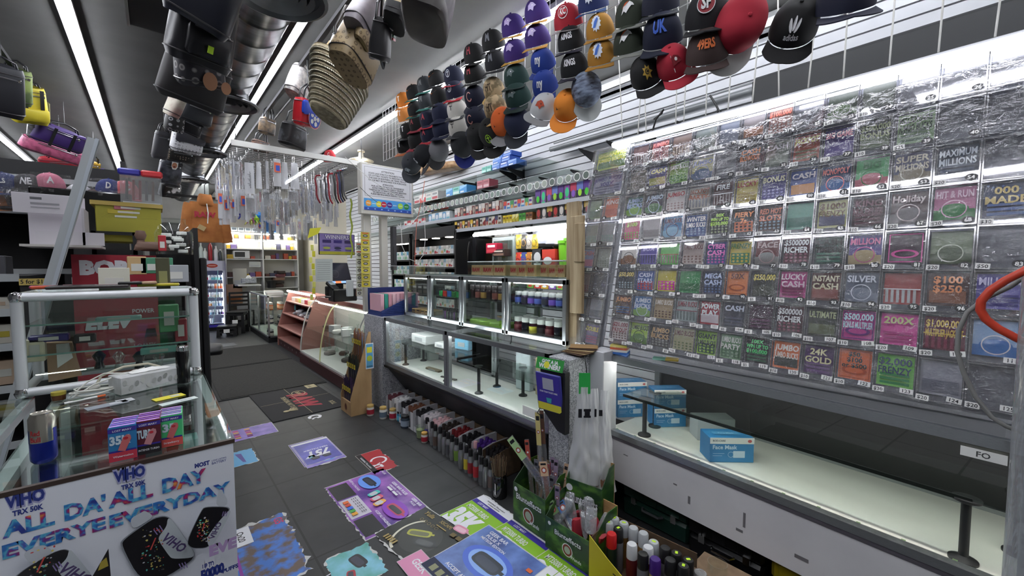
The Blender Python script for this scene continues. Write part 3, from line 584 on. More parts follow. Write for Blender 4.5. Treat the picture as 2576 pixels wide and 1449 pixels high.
cap(1032, 408, '#33363c', '#3a3e44', 'bird', '#8a929c', '#fff', 'charcoal cap hanging tilted lowest, beneath the far caps', 20, 50, 10, X=1.7, s=1.15)
cap(1060, 388, '#14161c', '#2a2c32', '=S', '#d0d4da', None, 'black and grey cap hanging over the charcoal cap', -30, 35, -10, X=1.7, s=1.15)
cap(1108, 380, '#6a6a6e', '#3a3a3c', '', '', None, 'grey cap hung showing its dark underside', 60, 75, 0, s=1.1)
cap(1158, 362, '#202226', '#1e2a78', '', '', None, 'black cap hung to show its royal blue brim', 10, 65, 0, s=1.22)
cap(1200, 338, '#101012', '#101012', '', '', None, 'plain black cap left of the cap with a green badge', 10, 35, -12, s=1.2)
cap(1232, 328, '#141414', '#141414', 'round', '#9ac82c', None, 'black cap with a round green badge', 5, 40, -10, s=1.25)
cap(1262, 300, '#e0682c', '#8a8a8e', 'swoosh', '#3a1c14', None, 'bright orange cap with grey brim hanging tilted', 10, 40, 10, s=1.15)
cap(1296, 302, '#161c38', '#22262e', '', '', None, 'navy cap hanging tilted right of the bright orange cap', 0, 45, 12, s=1.15)
cap(1435, 95, '#0f1014', '#1c1a2c', '=KINGS', '#e6e6ea', None, 'black cap with small white letters, upper of two', s=1.05)
cap(1443, 160, '#0f1014', '#1c1a2c', '=KINGS', '#e6e6ea', None, 'black cap with small white letters, lower of two', s=1.08)
cap(1508, 64, '#a8792c', '#a8792c', 'burst', '#3a6ac0', '#dfe8f4', 'mustard cap with a blue dolphin badge, upper of two', s=1.0)
cap(1512, 130, '#a8792c', '#a8792c', 'burst', '#3a6ac0', '#dfe8f4', 'mustard cap with a blue dolphin badge, lower of two', s=1.02)
cap(1587, 28, '#2c3328', '#8a8c86', 'horse', '#e6e6e6', '#d8602c', 'olive cap with a white horse head, upper of two', s=1.08)
cap(1582, 98, '#2c3328', '#8a8c86', 'horse', '#e6e6e6', '#d8602c', 'olive cap with a white horse head, lower of two', s=1.08)
cap(1660, -8, '#14182c', '#20242c', '', '', None, 'navy cap cut by the top edge above the cap with blue letters', s=1.15)
cap(1665, 72, '#10162e', '#151a2c', '=UK', '#3f66c8', None, 'navy cap with two joined blue letters', 0, 6, s=1.22)
cap(1778, 22, '#16161a', '#16161a', 'oval', '#e6e6e6', '#8e1c28', 'black cap with a red oval badge', s=1.2)
cap(1778, 112, '#3a2c2a', '#3a2c2a', '=49ERS', '#d06a34', None, 'brown cap with orange block lettering', 0, 4, s=1.15)
cap(1621, 175, '#121214', '#121214', 'star', '#b8963c', '#1a1a1a', 'black cap with a gold star badge, lowest of its column', 6, 20, -22, s=1.02)
cap(1691, 148, '#a01c30', '#a01c30', 'flag', '#e8e0e0', '#fff', 'bright red cap with a pirate flag badge', 6, 22, -24, s=1.02)
cap(1870, 52, '#a01c30', '#d9d9d6', '', '', None, 'dark red cap with white brim hung upside down beside the oval badge cap', 20, 70, 16, s=1.3)
cap(2004, 45, '#0e0e10', '#141416', 'leaf', '#e8e8ea', None, 'black cap with a white three leaf badge', 0, 30, 14, X=1.9, s=1.15)
cap(2130, -26, '#10142a', '#10142a', '', '', None, 'navy cap cut by the top edge, nearest the long black box', 0, 0, X=1.9, s=1.25)
cap(1480, 222, 'plaid', '#b8bcba', '', '', None, 'plaid cap with grey underbrim hung tilted', 30, 66, -14, s=1.1)
cap(1372, 262, '#c8cacc', '#8e9092', 'bird', '#b84a2c', '#222', 'white and navy cap hung tilted below the royal blue caps', 10, 30, 30, s=1.1)
cap(1426, 258, '#e0862c', '#e0862c', 'swoosh', '#201c1c', None, 'orange cap with a dark swoosh hung on its side', 0, 35, 20, s=1.1)
gm = mt('#cfcfcd', .4, .3)
for i, (y0, y1) in enumerate(((.55, 1.75), (1.8, 3.0), (3.05, 4.25))):
    m = MB(); z0 = 2.68
    for k in range(int((y1-y0)/.075)+1): m.cyl((0, k*.075, z0), (0, k*.075, 3.2), .0022, gm, 5)
    for k in range(7): m.cyl((0, 0, z0+.0865*k), (0, y1-y0, z0+.0865*k), .0025, gm, 5)
    tag(m.obj('wire_grid_panel'), 'white wire grid panel behind the caps, %s from the ticket wall' % nth(i), 'grid panel', loc=(1.9, y0, 0))
# ---------------- duct with diffusers
m_duct = noisy('galvanised_duct', '#55585b', '#7c8083', 2.5, .28, .9, stretch=(1, 6, 1), bump=.02)
t = thing('spiral_air_duct', 'round galvanised spiral duct running under the dark ceiling', 'duct', (.46, -.6, 2.97))
m = MB(); m.M = T(rx=-PI/2)
pr = [(.001, 0), (.17, 0)]; z = 0
while z < 10.6: pr += [(.17, z+.012), (.1725, z+.02), (.17, z+.028), (.17, z+.235)]; z += .24
pr.append((.001, z)); m.lathe(pr, m_duct, 32); m.obj('pipe', t)
for y in (2.35, 4.0, 5.75, 7.6):
    m = MB(T(0, y+.35, 0)); m.lathe([(.135, -.20), (.135, 0), (.10, .02)], mt('#8a8d90', .3, .8), 28); d = m.obj('branch_collar', t)
    m = MB(T(0, y+.35, -.2)); m.lathe([(.135, .02), (.20, .0), (.205, -.012), (.19, -.018), (.17, .004)], mt('#75777a', .4, .6), 32)
    for r in (.15, .115, .08, .045): m.lathe([(r, -.014), (r-.02, .006), (r-.022, .005), (r-.004, -.015)], mt('#a0a2a4', .5, .3), 28)
    m.lathe([(0, .02), (.16, .02), (.16, .022), (0, .022)], mt('#2a2a2c', .8), 24); m.lathe([(0, -.012), (.02, -.012), (.022, .0), (0, .002)], mt('#a0a2a4', .5, .3), 16); m.obj('diffuser', d)
for k in range(9): MB().tube([(.18*math.cos(a), k*1.15+.5, .18*math.sin(a)) for a in [PI*j/8 for j in range(9)]], .004, mt('#4a4c4e', .5, .6), 5).obj('hanger_strap', t)
t = thing('duct_plenum_box', 'grey sheet metal box at the far end of the duct', 'duct box', P(480, 478, 'Y', 10.35)); MB().box(0, 0, .0, .55, .5, .3, mt('#6a6d68', .5, .3), .01).obj('box_body', t); MB().box(0, 0, -.155, .6, .55, .012, mt('#5a5d58', .5, .3)).obj('flange', t)
tag(MB().box(0, 0, 0, .5, .5, .03, mt('#2c2c2c', .8)).box(-.25, 0, -.012, .015, .5, .03, mt('#7a7a78', .6)).obj('ceiling_hatch'), 'square dark hatch in the ceiling beside the black hanging backpack', 'hatch', loc=P(445, 50, 'Z', 3.235))
tag(MB().b2((0, 0, 0), (.20, 11, .1), mt('#2c2c2d', .8)).obj('ceiling_conduit'), 'dark boxed-in conduit on the ceiling between duct and led strip', 'conduit', loc=(.56, 0, 3.14))
# ---------------- bags hanging from ceiling rails
for x, y0, y1, lb in ((.175, .8, 7.2, 'dark rail above the bags left of the round duct'), (.97, 1.0, 6.4, 'dark rail above the straw bag and monogram bags'), (-.82, .9, 6.2, 'dark rail above the yellow backpack')):
    tag(MB().b2((-.015, 0, 0), (.015, y1-y0, .03), mt('#2a2a2c', .5, .4)).obj('ceiling_rail'), lb, 'rail', loc=(x, y0, 3.19))
def soft(w, h, d, tp=1.0, puff=.15, e=3.6, mat=None, mb=None, n=28, rows=10, bot=.1):
    m = mb or MB(); vs = []
    def ring(t):
        z = -h/2+h*t; k = (1+(tp-1)*t)*(1-bot*(1-min(t/.12, 1))**2)*(1-bot*.7*(1-min((1-t)/.1, 1))**2); q = 1+puff*math.sin(PI*t)
        o = []
        for j in range(n):
            a = 2*PI*j/n; c, s_ = math.cos(a), math.sin(a)
            o.append((w/2*k*math.copysign(abs(c)**(2/e), c), d/2*k*q*math.copysign(abs(s_)**(2/e), s_), z+.004*math.sin(3*a+t*9)))
        return o
    for i in range(rows+1): vs += ring(i/rows)
    fs = [(i*n+j, i*n+(j+1) % n, (i+1)*n+(j+1) % n, (i+1)*n+j) for i in range(rows) for j in range(n)]+[list(range(n))[::-1], [rows*n+j for j in range(n)]]
    return m.add(vs, fs, mat)
def mono(name, c1, c2, sc=14):
    def fn(nt, b, N, L):
        tc = N('ShaderNodeTexCoord'); ck = N('ShaderNodeTexVoronoi'); ck.inputs['Scale'].default_value = sc; ck.inputs['Randomness'].default_value = .15; ck.feature = 'F1'
        rp = N('ShaderNodeValToRGB'); e = rp.color_ramp.elements; e[0].position = .28; e[1].position = .36; e[0].color = lin(c2); e[1].color = lin(c1)
        e2 = rp.color_ramp.elements.new(.16); e2.color = lin(c1); L(tc.outputs['Object'], ck.inputs['Vector']); L(ck.outputs['Distance'], rp.inputs[0]); L(rp.outputs[0], b.inputs['Base Color']); b.inputs['Roughness'].default_value = .5
    return nodemat(name, fn)
MONOB = mono('beige_monogram', '#a08c6a', '#54432f', 26); MONOD = mono('dark_monogram', '#3a3538', '#6a5a50', 30); MONOW = mono('white_monogram', '#c8c8cc', '#3a3a40', 34); QUILT = mono('quilted_dark', '#1c1a18', '#b0a08a', 40)
MARB = noisy('smoky_grey_canvas', '#5c575c', '#7a747a', 9, .6); LEATH = mt('#15151a', .35); BROWN = mt('#2c2624', .5)
def hbag(px, py, X, w, h, d, mat, label, rz=0, roll=0, tp=.9, flap=None, strap=.25, pocket=None, handle=None, name='handbag', cat='bag', trim=None, group=None, extra=None, dy=0):
    t = thing(name, label, cat, P(px, py, 'Z' if X > 2 else 'X', X), 0, group or 'bags hanging from the ceiling', rot=(.42 if X < .5 or X > 2 else .2, math.radians(roll), math.radians(rz)))
    soft(w, h, d, tp, mat=mat).obj('body', t)
    for zz, kk in ((-.40, 1.0+(tp-1)*.1), (.38, 1.0+(tp-1)*.88)):
        ps = [(w*.5*kk*1.012*math.copysign(abs(math.cos(a))**.62, math.cos(a)), d*.5*kk*(1.02+.15*math.sin(PI*(zz+.5)))*math.copysign(abs(math.sin(a))**.62, math.sin(a)), zz*h) for a in [2*PI*j/32 for j in range(32)]]
        MB().tube(ps, .0032, mt('#3c3a3c', .3), 5, closed=True).obj('piping', t)
    MB().box(0, -d*.5*1.12, h*.30, w*.62, .006, .008, mt('#8a8a8e', .3, .8), .002).box(w*.28, -d*.58, h*.30, .014, .008, .02, CHROME, .002).obj('zip', t)
    for s in (-1, 1): MB().tube([(s*w*.3+.012*math.cos(a), -d*.2, h*.44+.014*math.sin(a)) for a in [2*PI*j/10 for j in range(10)]], .0025, CHROME, 5, closed=True).obj('strap_ring', t)
    if trim: soft(w*1.015, h*.3, d*1.04, 1, .05, mat=trim, mb=MB(T(0, 0, -h*.36))).obj('base_trim', t)
    if flap: soft(w*.96, h*.5, d*.3, 1, .4, mat=flap, mb=MB(T(0, -d*.5, h*.18))).obj('flap', t)
    if pocket: p = soft(w*.7, h*.38, d*.3, 1, .5, mat=pocket, mb=MB(T(0, -d*.52, -h*.18))).obj('front_pocket', t); MB().tube([(-w*.3, -d*.72, -h*.02), (0, -d*.75, -h*.03), (w*.3, -d*.72, -h*.02)], .003, CHROME, 6).obj('zip', p)
    hm = handle or LEATH
    for s in (-1, 1):
        MB().tube([(-w*.3, s*d*.2, h*.45), (-w*.24, s*d*.2, h*.5+strap*.6), (0, s*d*.1, h*.5+strap), (w*.24, s*d*.2, h*.5+strap*.6), (w*.3, s*d*.2, h*.45)], .007, hm, 8).obj('strap', t)
    q = V((0, 0, h*.5+strap-.012)); e = t.rotation_euler.to_matrix(); up = e.inverted() @ V((0, 0, max(.03, 3.2-(t.location+e @ q).z)))
    MB().tube([q, q+up], .003, BLK, 6).obj('hook', t)
    if extra: extra(t, w, h, d)
    return t
XR = .97
hbag(1083, -12, XR, .34, .28, .18, MARB, 'large smoky grey tote with dark base, cut by the top edge', 55, 0, 1.0, trim=BROWN, strap=.06)
hbag(1002, 6, XR+.05, .22, .24, .10, MONOB, 'beige patterned bag squeezed behind the large smoky tote', 60, 0, 1, trim=BLKM, strap=.08)
hbag(925, 25, XR, .18, .34, .12, MARB, 'narrow smoky grey bag left of the beige patterned bag', 40, 25, .8, strap=.06)
hbag(958, 100, XR, .16, .20, .10, mt('#1c1b1e', .5), 'dark sling bag with long loose straps beside the monogram backpack', 50, -20, .7, strap=.10, extra=lambda t, w, h, d: [MB().box(.05, -d*.56, .02, .05, .008, .012, mt('#a02830', .5)).box(.05, -d*.56, .035, .05, .008, .012, mt('#1f5a3a', .5)).obj('striped_tab', t), MB().tube([(.0, 0, -.08), (.09, 0, -.13), (.12, 0, -.06), (.09, 0, .02)], .008, LEATH, 8).obj('loose_strap', t)])
def ggx(t, w, h, d):
    soft(w*.42, h*.34, d*.25, 1, .4, mat=MONOB, mb=MB(T(-w*.3, -d*.52, -.02))).obj('side_pocket', t)
    for s in (-1, 1): MB().tube([(s*w*.3, .02, h*.42), (s*w*.52, .05, .1), (s*w*.5, .06, -.05), (s*w*.3, .03, -h*.42)], .009, BROWN, 8).obj('shoulder_strap', t)
hbag(908, 112, XR, .30, .40, .17, MONOB, 'beige monogram backpack with brown straps', 40, 22, .85, extra=ggx, strap=.05, name='backpack')
def strp(t, w, h, d):
    for x, l in ((-.05, .28), (0, .3), (.06, .34)): MB().tube([(x, -d*.5, -.05), (x-.01, -d*.6, -l*.6), (x+.01, -d*.5, -l), (x+.025, -d*.45, -l*.6), (x+.02, -d*.4, -.05)], .008, LEATH, 8).obj('hanging_strap', t)
    for i in range(5): MB().ell(0, 0, .004, .004, mt('#d8c87a', .2, 1), 8).obj('stud', t).location = (-.05+.02*i, -d*.55, .05)
hbag(848, 130, XR, .12, .24, .09, LEATH, 'small black bag with gold studs and dangling straps over the straw bag', 30, 10, .8, extra=strp, strap=.05)
# straw tote: lathe with braided rows
t = thing('straw_tote_bag', 'large straw tote with rows of silver sequins', 'bag', P(843, 236, 'X', XR), 0, 'bags hanging from the ceiling', rot=(.12, .28, math.radians(35))); t.scale = (1.18,)*3
m_straw = noisy('woven_straw', '#8c8168', '#b9ae92', 40, .7, bump=.5, stretch=(1, 1, 4)); m_seq = mt('#d8d2c0', .2, .6)
pr = [(.001, -.155)]
for i in range(11): z = -.155+.028*i; r = .125+.0085*i; pr += [(r-.006, z), (r+.004, z+.007), (r+.004, z+.019), (r-.004, z+.026)]
m = MB(); m.lathe(pr+[(.21, .155), (.205, .155), (.12, -.14), (.001, -.145)], m_straw, 40, sx=1.0, sy=.55); m.obj('body', t)
for i in range(1, 11):
    z = -.155+.028*i-.002; r = .125+.0085*i; m = MB(); k = int(60+i*4)
    for j in range(k): a = 2*PI*j/k; m.box(r*math.cos(a), r*.55*math.sin(a), z, .010, .010, .006, m_seq, 0, None)
    m.obj('sequin_row', t, kind='stuff')
for s in (-1, 1): MB().tube([(-.1, s*.09, .15), (-.08, s*.06, .28), (0, 0, .36), (.08, s*.06, .28), (.1, s*.09, .15)], .008, mt('#8e7a58', .7), 8).obj('handle', t)
hbag(752, 208, XR, .20, .26, .12, noisy('checked_canvas', '#8a8888', '#c8c4be', 30, .7), 'grey checked bag tucked behind the straw tote', 50, 15, .9, strap=.08)
def ball(t, w, h, d):
    m = MB(frame((.02, -d*.66, -.03), (1, 0, 0), (0, 0, 1))); m.ell(0, 0, .07, .07, mt('#3454c0'), 28); m.ring(0, 0, .078, .006, mt('#e8b0b8'), 28)
    for k in range(6):
        a = 2*PI*k/5; r = .042 if k < 5 else 0; m.poly([(r*math.cos(a)+.02*math.cos(a+PI+2*PI*j/6), r*math.sin(a)+.02*math.sin(a+PI+2*PI*j/6)) for j in range(6)], PAPER)
    m.obj('ball_print', t, smooth=False)
hbag(770, 285, XR, .24, .20, .10, mt('#c8202c', .5), 'red and blue drawstring bag printed with a football', 40, -8, .95, flap=mt('#2c4ac0', .5), extra=ball, strap=.12)
hbag(738, 342, XR, .26, .20, .14, noisy('black_printed_fabric', '#101012', '#4a4c52', 9, .6, lo=.5, hi=.62), 'black drawstring bag with a pale motorcycle print', 40, 0, .85, strap=.14)
hbag(672, 318, XR, .16, .16, .10, noisy('brown_printed', '#2a2420', '#7a6448', 14, .6), 'small brown and blue printed bag left of the motorcycle bag', 30, 0, .95, strap=.14)
hbag(655, 368, XR, .2, .12, .1, noisy('copper_print', '#4a3a34', '#8a6a5c', 30, .6), 'coppery snakeskin bag resting low behind the jewellery rack', 30, 0, .95, strap=.12)
XL = .175
def yt(t, w, h, d): MB().box(-.01, -d*.85, -h*.25, .018, .004, .026, mt('#b8e02c', .5)).obj('green_tag', t)
hbag(512, 70, XL, .21, .27, .12, LEATH, 'black leather backpack with a small green price tag', 20, 0, .9, pocket=LEATH, extra=yt, strap=.06, name='backpack')
hbag(520, -5, XL, .2, .2, .14, mt('#141622', .4), 'black bag above the backpack with the green tag, cut by the top edge', 0, 20, .9, strap=.04)
def tn(t, w, h, d):
    for x, z, r in ((-.06, .07, .025), (.01, -.08, .028), (.07, -.1, .02)): MB().ell(0, 0, r, r*1.3, mt('#a8795a', .6), 16).obj('tan_patch', t).matrix_local = frame((x, -d*.62, z), (1, 0, 0), (0, 0, 1))
hbag(500, 145, XL, .18, .22, .10, mono('dark_monogram2', '#26242a', '#8e8a88', 22), 'dark monogram bag with tan patches', 15, -12, .85, extra=tn, flap=mt('#2c2c36', .4), strap=.08)
hbag(492, 205, XL, .26, .21, .10, mt('#201d1e', .6), 'wide plain dark brown messenger bag', 20, 6, .95, strap=.12)
hbag(447, 250, XL, .08, .26, .10, noisy('floral_cream', '#8a5a5c', '#c8c4b4', 9, .6), 'narrow cream floral bag at the left of the messenger bag', 40, 6, .9, strap=.06)
hbag(492, 283, 2.8, .24, .15, .12, mt('#22262c', .5), 'dark grey flap bag beneath the brown messenger bag', 20, 6, .9, strap=.08)
hbag(440, 300, 2.8, .13, .2, .10, mono('glossy_monogram', '#111113', '#a8a8ac', 22), 'black bag with silver letters left of the grey flap bag', 20, 0, .9, strap=.06)
hbag(472, 352, 2.8, .26, .24, .12, MONOW, 'white bag with small dark monogram print', 20, 0, .95, flap=mt('#3a3a42', .4), strap=.10)
hbag(478, 320, 2.8, .18, .12, .10, LEATH, 'black leather pouch above the white monogram bag', 15, 14, .9, strap=.06)
hbag(405, 365, 2.8, .13, .28, .08, mt('#3a3a3e', .5), 'narrow grey bag hanging left of the white monogram bag', 20, 0, .9, strap=.10)
hbag(455, 392, 2.8, .28, .13, .12, QUILT, 'dark bag with pale diamond quilting', 15, 0, .95, strap=.12)
hbag(428, 432, 2.72, .24, .28, .12, noisy('glossy_navy_print', '#14161f', '#5a5c66', 12, .3), 'navy glossy bag with a laughing face tag', 20, 0, .9, strap=.08, extra=lambda t, w, h, d: [MB(frame((0, -d*.7, .1), (1, 0, 0), (0, 0, 1))).poly([(-.03, .05), (.035, .045), (.035, -.01), (.02, -.045), (-.015, -.045), (-.03, -.01)], PAPER).ell(0, .005, .026, .036, mt('#c88a6a'), 20).ell(0, -.012, .013, .008, mt('#5a1c1c'), 14).ell(-.01, .018, .004, .002, BLKM, 8).ell(.012, .018, .004, .002, BLKM, 8).obj('face_tag', t, smooth=False)])
hbag(428, 478, 2.65, .26, .2, .12, noisy('black_white_print', '#0e0f12', '#c8c8cc', 8, .4, lo=.56, hi=.62), 'black bag with white graphic print, lowest of the left bag column', 20, 0, .9, strap=.1)
XB = -.82
YEL = noisy('yellow_nylon', '#a89a1c', '#c0b02a', 4, .6)
def yb(t, w, h, d):
    for s in (-1, 1): MB().box(s*w*.22, -d*.62, .04, .025, .01, h*.7, BLK).obj('webbing_strap', t)
    soft(w*.8, h*.34, d*.3, 1, .4, mat=YEL, mb=MB(T(0, -d*.6, -h*.22))).obj('lower_pocket', t); MB().box(w*.36, 0, -.03, .08, .1, .16, mt('#5a5628', .8), .01).obj('mesh_pocket', t)
hbag(72, 262, XB, .24, .33, .17, YEL, 'bright yellow backpack with black straps', 25, -8, .85, extra=yb, strap=.05, name='backpack')
hbag(38, 215, XB, .2, .28, .15, noisy('green_camo', '#3a4a24', '#6a7a3a', 9, .7, lo=.4, hi=.55), 'green camouflage backpack behind the yellow one', 20, 0, .85, strap=.06, name='backpack')
hbag(-2, 225, XB, .26, .36, .2, mt('#10121a', .6), 'black backpack cut by the left edge', 20, 0, .85, strap=.06, name='backpack')
PUR = mt('#3c2468', .6)
def pb(t, w, h, d):
    for s in (-1, 1): MB().box(s*w*.18, -d*.66, 0, .022, .01, h*1.0, BLK).obj('webbing_strap', t)
hbag(148, 345, 2.85, .38, .18, .18, PUR, 'purple duffel bag with black straps', 25, 12, .95, extra=pb, strap=.06, name='duffel_bag')
hbag(135, 378, 2.82, .50, .14, .2, noisy('pink_print', '#c8648a', '#8a3c5c', 20, .6, lo=.45, hi=.7), 'pink patterned duffel bag under the purple duffel', 25, 12, .95, strap=.10, name='duffel_bag')
hbag(105, 330, 2.88, .2, .14, .14, noisy('silver_foil', '#3a3a3e', '#b8b8bc', 12, .3, .3), 'silver and black wrapped bag between yellow and purple bags', 10, 0, .9, strap=.08)
hbag(160, 418, 2.75, .42, .2, .12, mt('#a82434', .6), 'red team bag with blue trim', 20, -10, .95, strap=.08, trim=mt('#2a4ab0', .6))
hbag(188, 430, 2.75, .26, .28, .12, noisy('racing_print', '#e6e6e6', '#b01c2c', 5, .5, lo=.48, hi=.52), 'red white and black striped bag beside the grey plastic channel', 20, 30, .9, strap=.08)
hbag(225, 425, 2.75, .18, .2, .1, mt('#c8a02c', .6), 'small yellow and black bag behind the grey plastic channel', 20, 10, .9, strap=.08)
tag(MB().tube([(.0, 0, .03), (.035, 0, .03), (.05, 0, 0), (.03, 0, -.02), (0, 0, -.02), (-.015, 0, .005), (0, 0, .03)], .006, mt('#8ad0c4', .5), 8).box(-.02, 0, -.05, .025, .01, .08, mt('#8ad0c4', .5), .003).obj('mint_key_strap'), 'mint green strap hanging under the pink duffel bag', 'strap', loc=P(100, 405, 'Z', 2.78), rz=.5)
cap(252, 438, '#4a2c86', '#3a2070', '=L', '#d8a83c', None, 'purple cap with a gold badge hanging left of the middle led strip', -40, 50, 0, X=-.55, group='caps in the left part of the shop')
# ---------------- merchandise on the right-hand wall
def yx(px, py, X): return P(px, py, 'X', X).y
def bracket(px, py, z, k, X=3.3, L_=.26):
    y = yx(px, py, X-.05)
    o = MB().prism([(0, 0), (-L_, 0), (-L_, -.012), (-.03, -.09), (0, -.10)], -.006, .006, BLK, frame((0, 0, 0), (1, 0, 0), (0, 0, 1))).box(-.004, 0, -.04, .008, .03, .12, BLK).obj('shelf_bracket')
    tag(o, k, 'shelf bracket', 'black shelf brackets on the slatted wall', loc=(X, y, z))
BZ = {'highest': (2.66, [(1835, 262), (1735, 290), (1640, 318), (1560, 338), (1490, 356), (1310, 402), (1290, 415), (1190, 450)]),
      'second highest': (2.48, [(1560, 395), (1470, 415), (1390, 435), (1315, 452), (1245, 470), (1100, 490)]),
      'third highest': (2.32, [(1450, 468), (1350, 488), (1240, 500), (1160, 515)]),
      'fourth highest': (2.155, [(1385, 490), (1290, 520), (1130, 525)]), 'lowest': (2.0, [(1330, 530), (1240, 545)])}
for rn, (z, ls) in BZ.items():
    for i, (x, y) in enumerate(ls): bracket(x, y, z, 'black shelf bracket, %s from the lottery wall in the %s row' % (nth(i), rn))
for rn, z, y0, y1, X0 in (('highest', 2.665, 3.0, 7.6, 3.02), ('second highest', 2.485, 2.6, 7.4, 3.02), ('third highest', 2.325, 2.6, 7.4, 3.02), ('fourth highest', 2.16, 2.2, 8.6, 3.0), ('lowest', 2.005, 2.2, 4.75, 3.0)):
    t = thing('wall_shelf', '%s of the clear shelves on the slatted wall' % rn, 'shelf', (X0, y0, z)); MB().b2((0, 0, 0), (3.299-X0, y1-y0, .007), GLASSG).obj('glass_board', t)
    if rn in ('fourth highest', 'lowest'): MB().b2((-.012, 0, -.012), (-.006, y1-y0, .03), mt('#c8cbd0', .3, .2)).obj('price_rail', t)
# row of round tin tags on a rail
t = thing('tag_rail', 'clear rail with a row of round white tags along the slatted wall', 'rail', (2.98, 2.3, 2.37)); MB().b2((0, 0, -.03), (.012, 4.9, .05), clear('rail_acrylic', '#eef0f2', .12, .05, alpha=.2)).obj('rail_strip', t)
for i in range(46):
    m = MB(frame((-.003, .06+i*.105, .008), (0, -1, 0), (0, 0, 1))); m.ell(0, 0, .040, .040, PAPER, 18); m.ell(0, 0, .032, .032, mt(random.choice(['#7a8a82', '#9aa8a0', '#5a665e', '#a8b0a4', '#8a948a']), .5), 14); m.obj('round_tag', t, smooth=False)
# cartons / packs
PALS = {}
def pack(w, d, h, c1, c2, c3, st=0, name='cigar_box'):
    k = (w, d, h, c1, c2, c3, st)
    if k in PALS: return PALS[k].copy()
    m = MB().box(0, 0, h/2, d, w, h, mt(c1, .4), .002); A = MB(frame((-d/2-.0005, w/2, 0), (0, -1, 0), (0, 0, 1))); B, C = mt(c2, .4), mt(c3, .4)
    if st == 0: A.rect(w*.08, h*.1, w*.84, h*.3, B); A.rect(w*.15, h*.6, w*.7, h*.22, C)
    elif st == 1: A.rect(0, h*.55, w, h*.45, B); A.ell(w*.5, h*.42, w*.3, h*.2, C, 14)
    elif st == 2: A.rect(w*.06, h*.05, w*.88, h*.9, B); A.ell(w*.5, h*.55, w*.32, h*.28, C, 12); A.rect(w*.2, h*.12, w*.6, h*.12, C)
    elif st == 3: A.rect(0, 0, w, h*.25, B); A.text('RAW', w*.5, h*.35, h*.4, C, w=w*.8, bold=.05)
    elif st == 4: A.poly([(0, h*.5), (w, h*.8), (w, h), (0, h)], B); A.rect(w*.1, h*.1, w*.5, h*.2, C)
    b = len(m.v); m.v += A.v; m.f += [[b+i for i in f] for f in A.f]
    for i in A.mi:
        x = A.ms[i]; m.mi.append(m.k(x))
    o = m.obj(name); PALS[k] = o; return o
def row(y0, y1, z, X, w, d, h, pal, desc, group, cat='box', name='cigar_box', gap=.004, jit=.0, zj=0):
    n = int((y0-y1)/(w+gap)); i = 0
    for i in range(n):
        p = pal[i % len(pal)] if isinstance(pal, list) else pal(i, n)
        o = pack(w, d, h, *p[:4], name=name)
        if not o.users_collection: COL.objects.link(o)
        o.name = name; cn = p[4] if len(p) > 4 else ''
        tag(o, '%s%s, %s from far end' % (cn+' ' if cn else '', desc, nth(i)), cat, group, loc=(X+d/2+random.uniform(-jit, jit), y0-w/2-i*(w+gap), z+.001), rz=random.uniform(-.04, .04)*(jit > 0))
yA, yB, yC, yD, yE = yx(1142, 540, 3.0), yx(1265, 530, 3.0), yx(1345, 520, 3.0), yx(1424, 500, 3.0), yx(1500, 490, 3.0)
RW = [('#c9c4c0', '#a83038', '#e8e4e0', 0, 'red and white'), ('#8a2c30', '#d8d0c8', '#e8c8b0', 1, 'dark red'), ('#d8d4cc', '#6a3a34', '#a89a8a', 2, 'cream'), ('#3a2c2c', '#b03a34', '#d8b8a0', 0, 'brown')]
row(yA, yB, 2.167, 3.01, .062, .10, .14, RW, 'carton on the fourth highest wall shelf', 'cigar cartons on the long wall shelf')
SM = [('#c8ccd0', '#d04a3a', '#3a5ab0', 1, 'red white and blue'), ('#d8dce0', '#3a8ac0', '#c03a4a', 0, 'blue and white'), ('#b8bcc0', '#4a9a5a', '#d8a03a', 1, 'green and white'), ('#d0d0cc', '#c0602c', '#5a3a8a', 0, 'orange and white')]
row(yB, yC, 2.167, 3.01, .055, .08, .11, SM, 'small packet on the wall shelf', 'small packets on the long wall shelf')
PG = [('#3a2c4a', '#5a3a8a', '#4ac83a', 1, 'purple and green'), ('#2c2838', '#8a4aa0', '#3ad08a', 2, 'dark purple'), ('#5a5060', '#c03a5a', '#8a5ac0', 1, 'purple and red'), ('#34304a', '#6a7ac0', '#a8e03a', 1, 'violet')]
row(yC, yE-.25, 2.167, 3.01, .075, .09, .17, PG, 'pouch box on the long wall shelf', 'purple pouch boxes on the long wall shelf')
YB = [('#2c2420', '#e0b83a', '#e8e0c8', 1, 'black and yellow'), ('#4a2c24', '#d8a84a', '#e0d8c0', 0, 'brown and gold'), ('#1c1c20', '#c8b090', '#a84a3a', 2, 'black and tan')]
WTT = [('#d0ccc4', '#8a6a4a', '#3a2c28', 0, 'white and brown'), ('#8a2c2c', '#e0d8c8', '#c8a070', 4, 'red and cream'), ('#e0d8c0', '#4a4a6a', '#a83a3a', 1, 'cream and blue')]
YG = [('#d8c02c', '#f0e08a', '#8a6a1c', 0, 'yellow'), ('#c8b83a', '#f0e8a0', '#a8702c', 4, 'yellow'), ('#4a9a3a', '#a8d88a', '#2c5a24', 0, 'green'), ('#8a5a34', '#d8c0a0', '#4a2c1c', 0, 'brown')]
y2 = yx(1204, 570, 3.0); y3 = yx(1262, 560, 3.0)
row(yA, y2, 2.012, 3.01, .055, .10, .12, YB, 'cigarillo box on the lowest wall shelf', 'cigarillo boxes on the lowest wall shelf'); row(y2-.01, y3, 2.012, 3.01, .055, .10, .125, WTT, 'cigarillo box on the lowest wall shelf, middle stretch', 'cigarillo boxes on the lowest wall shelf')
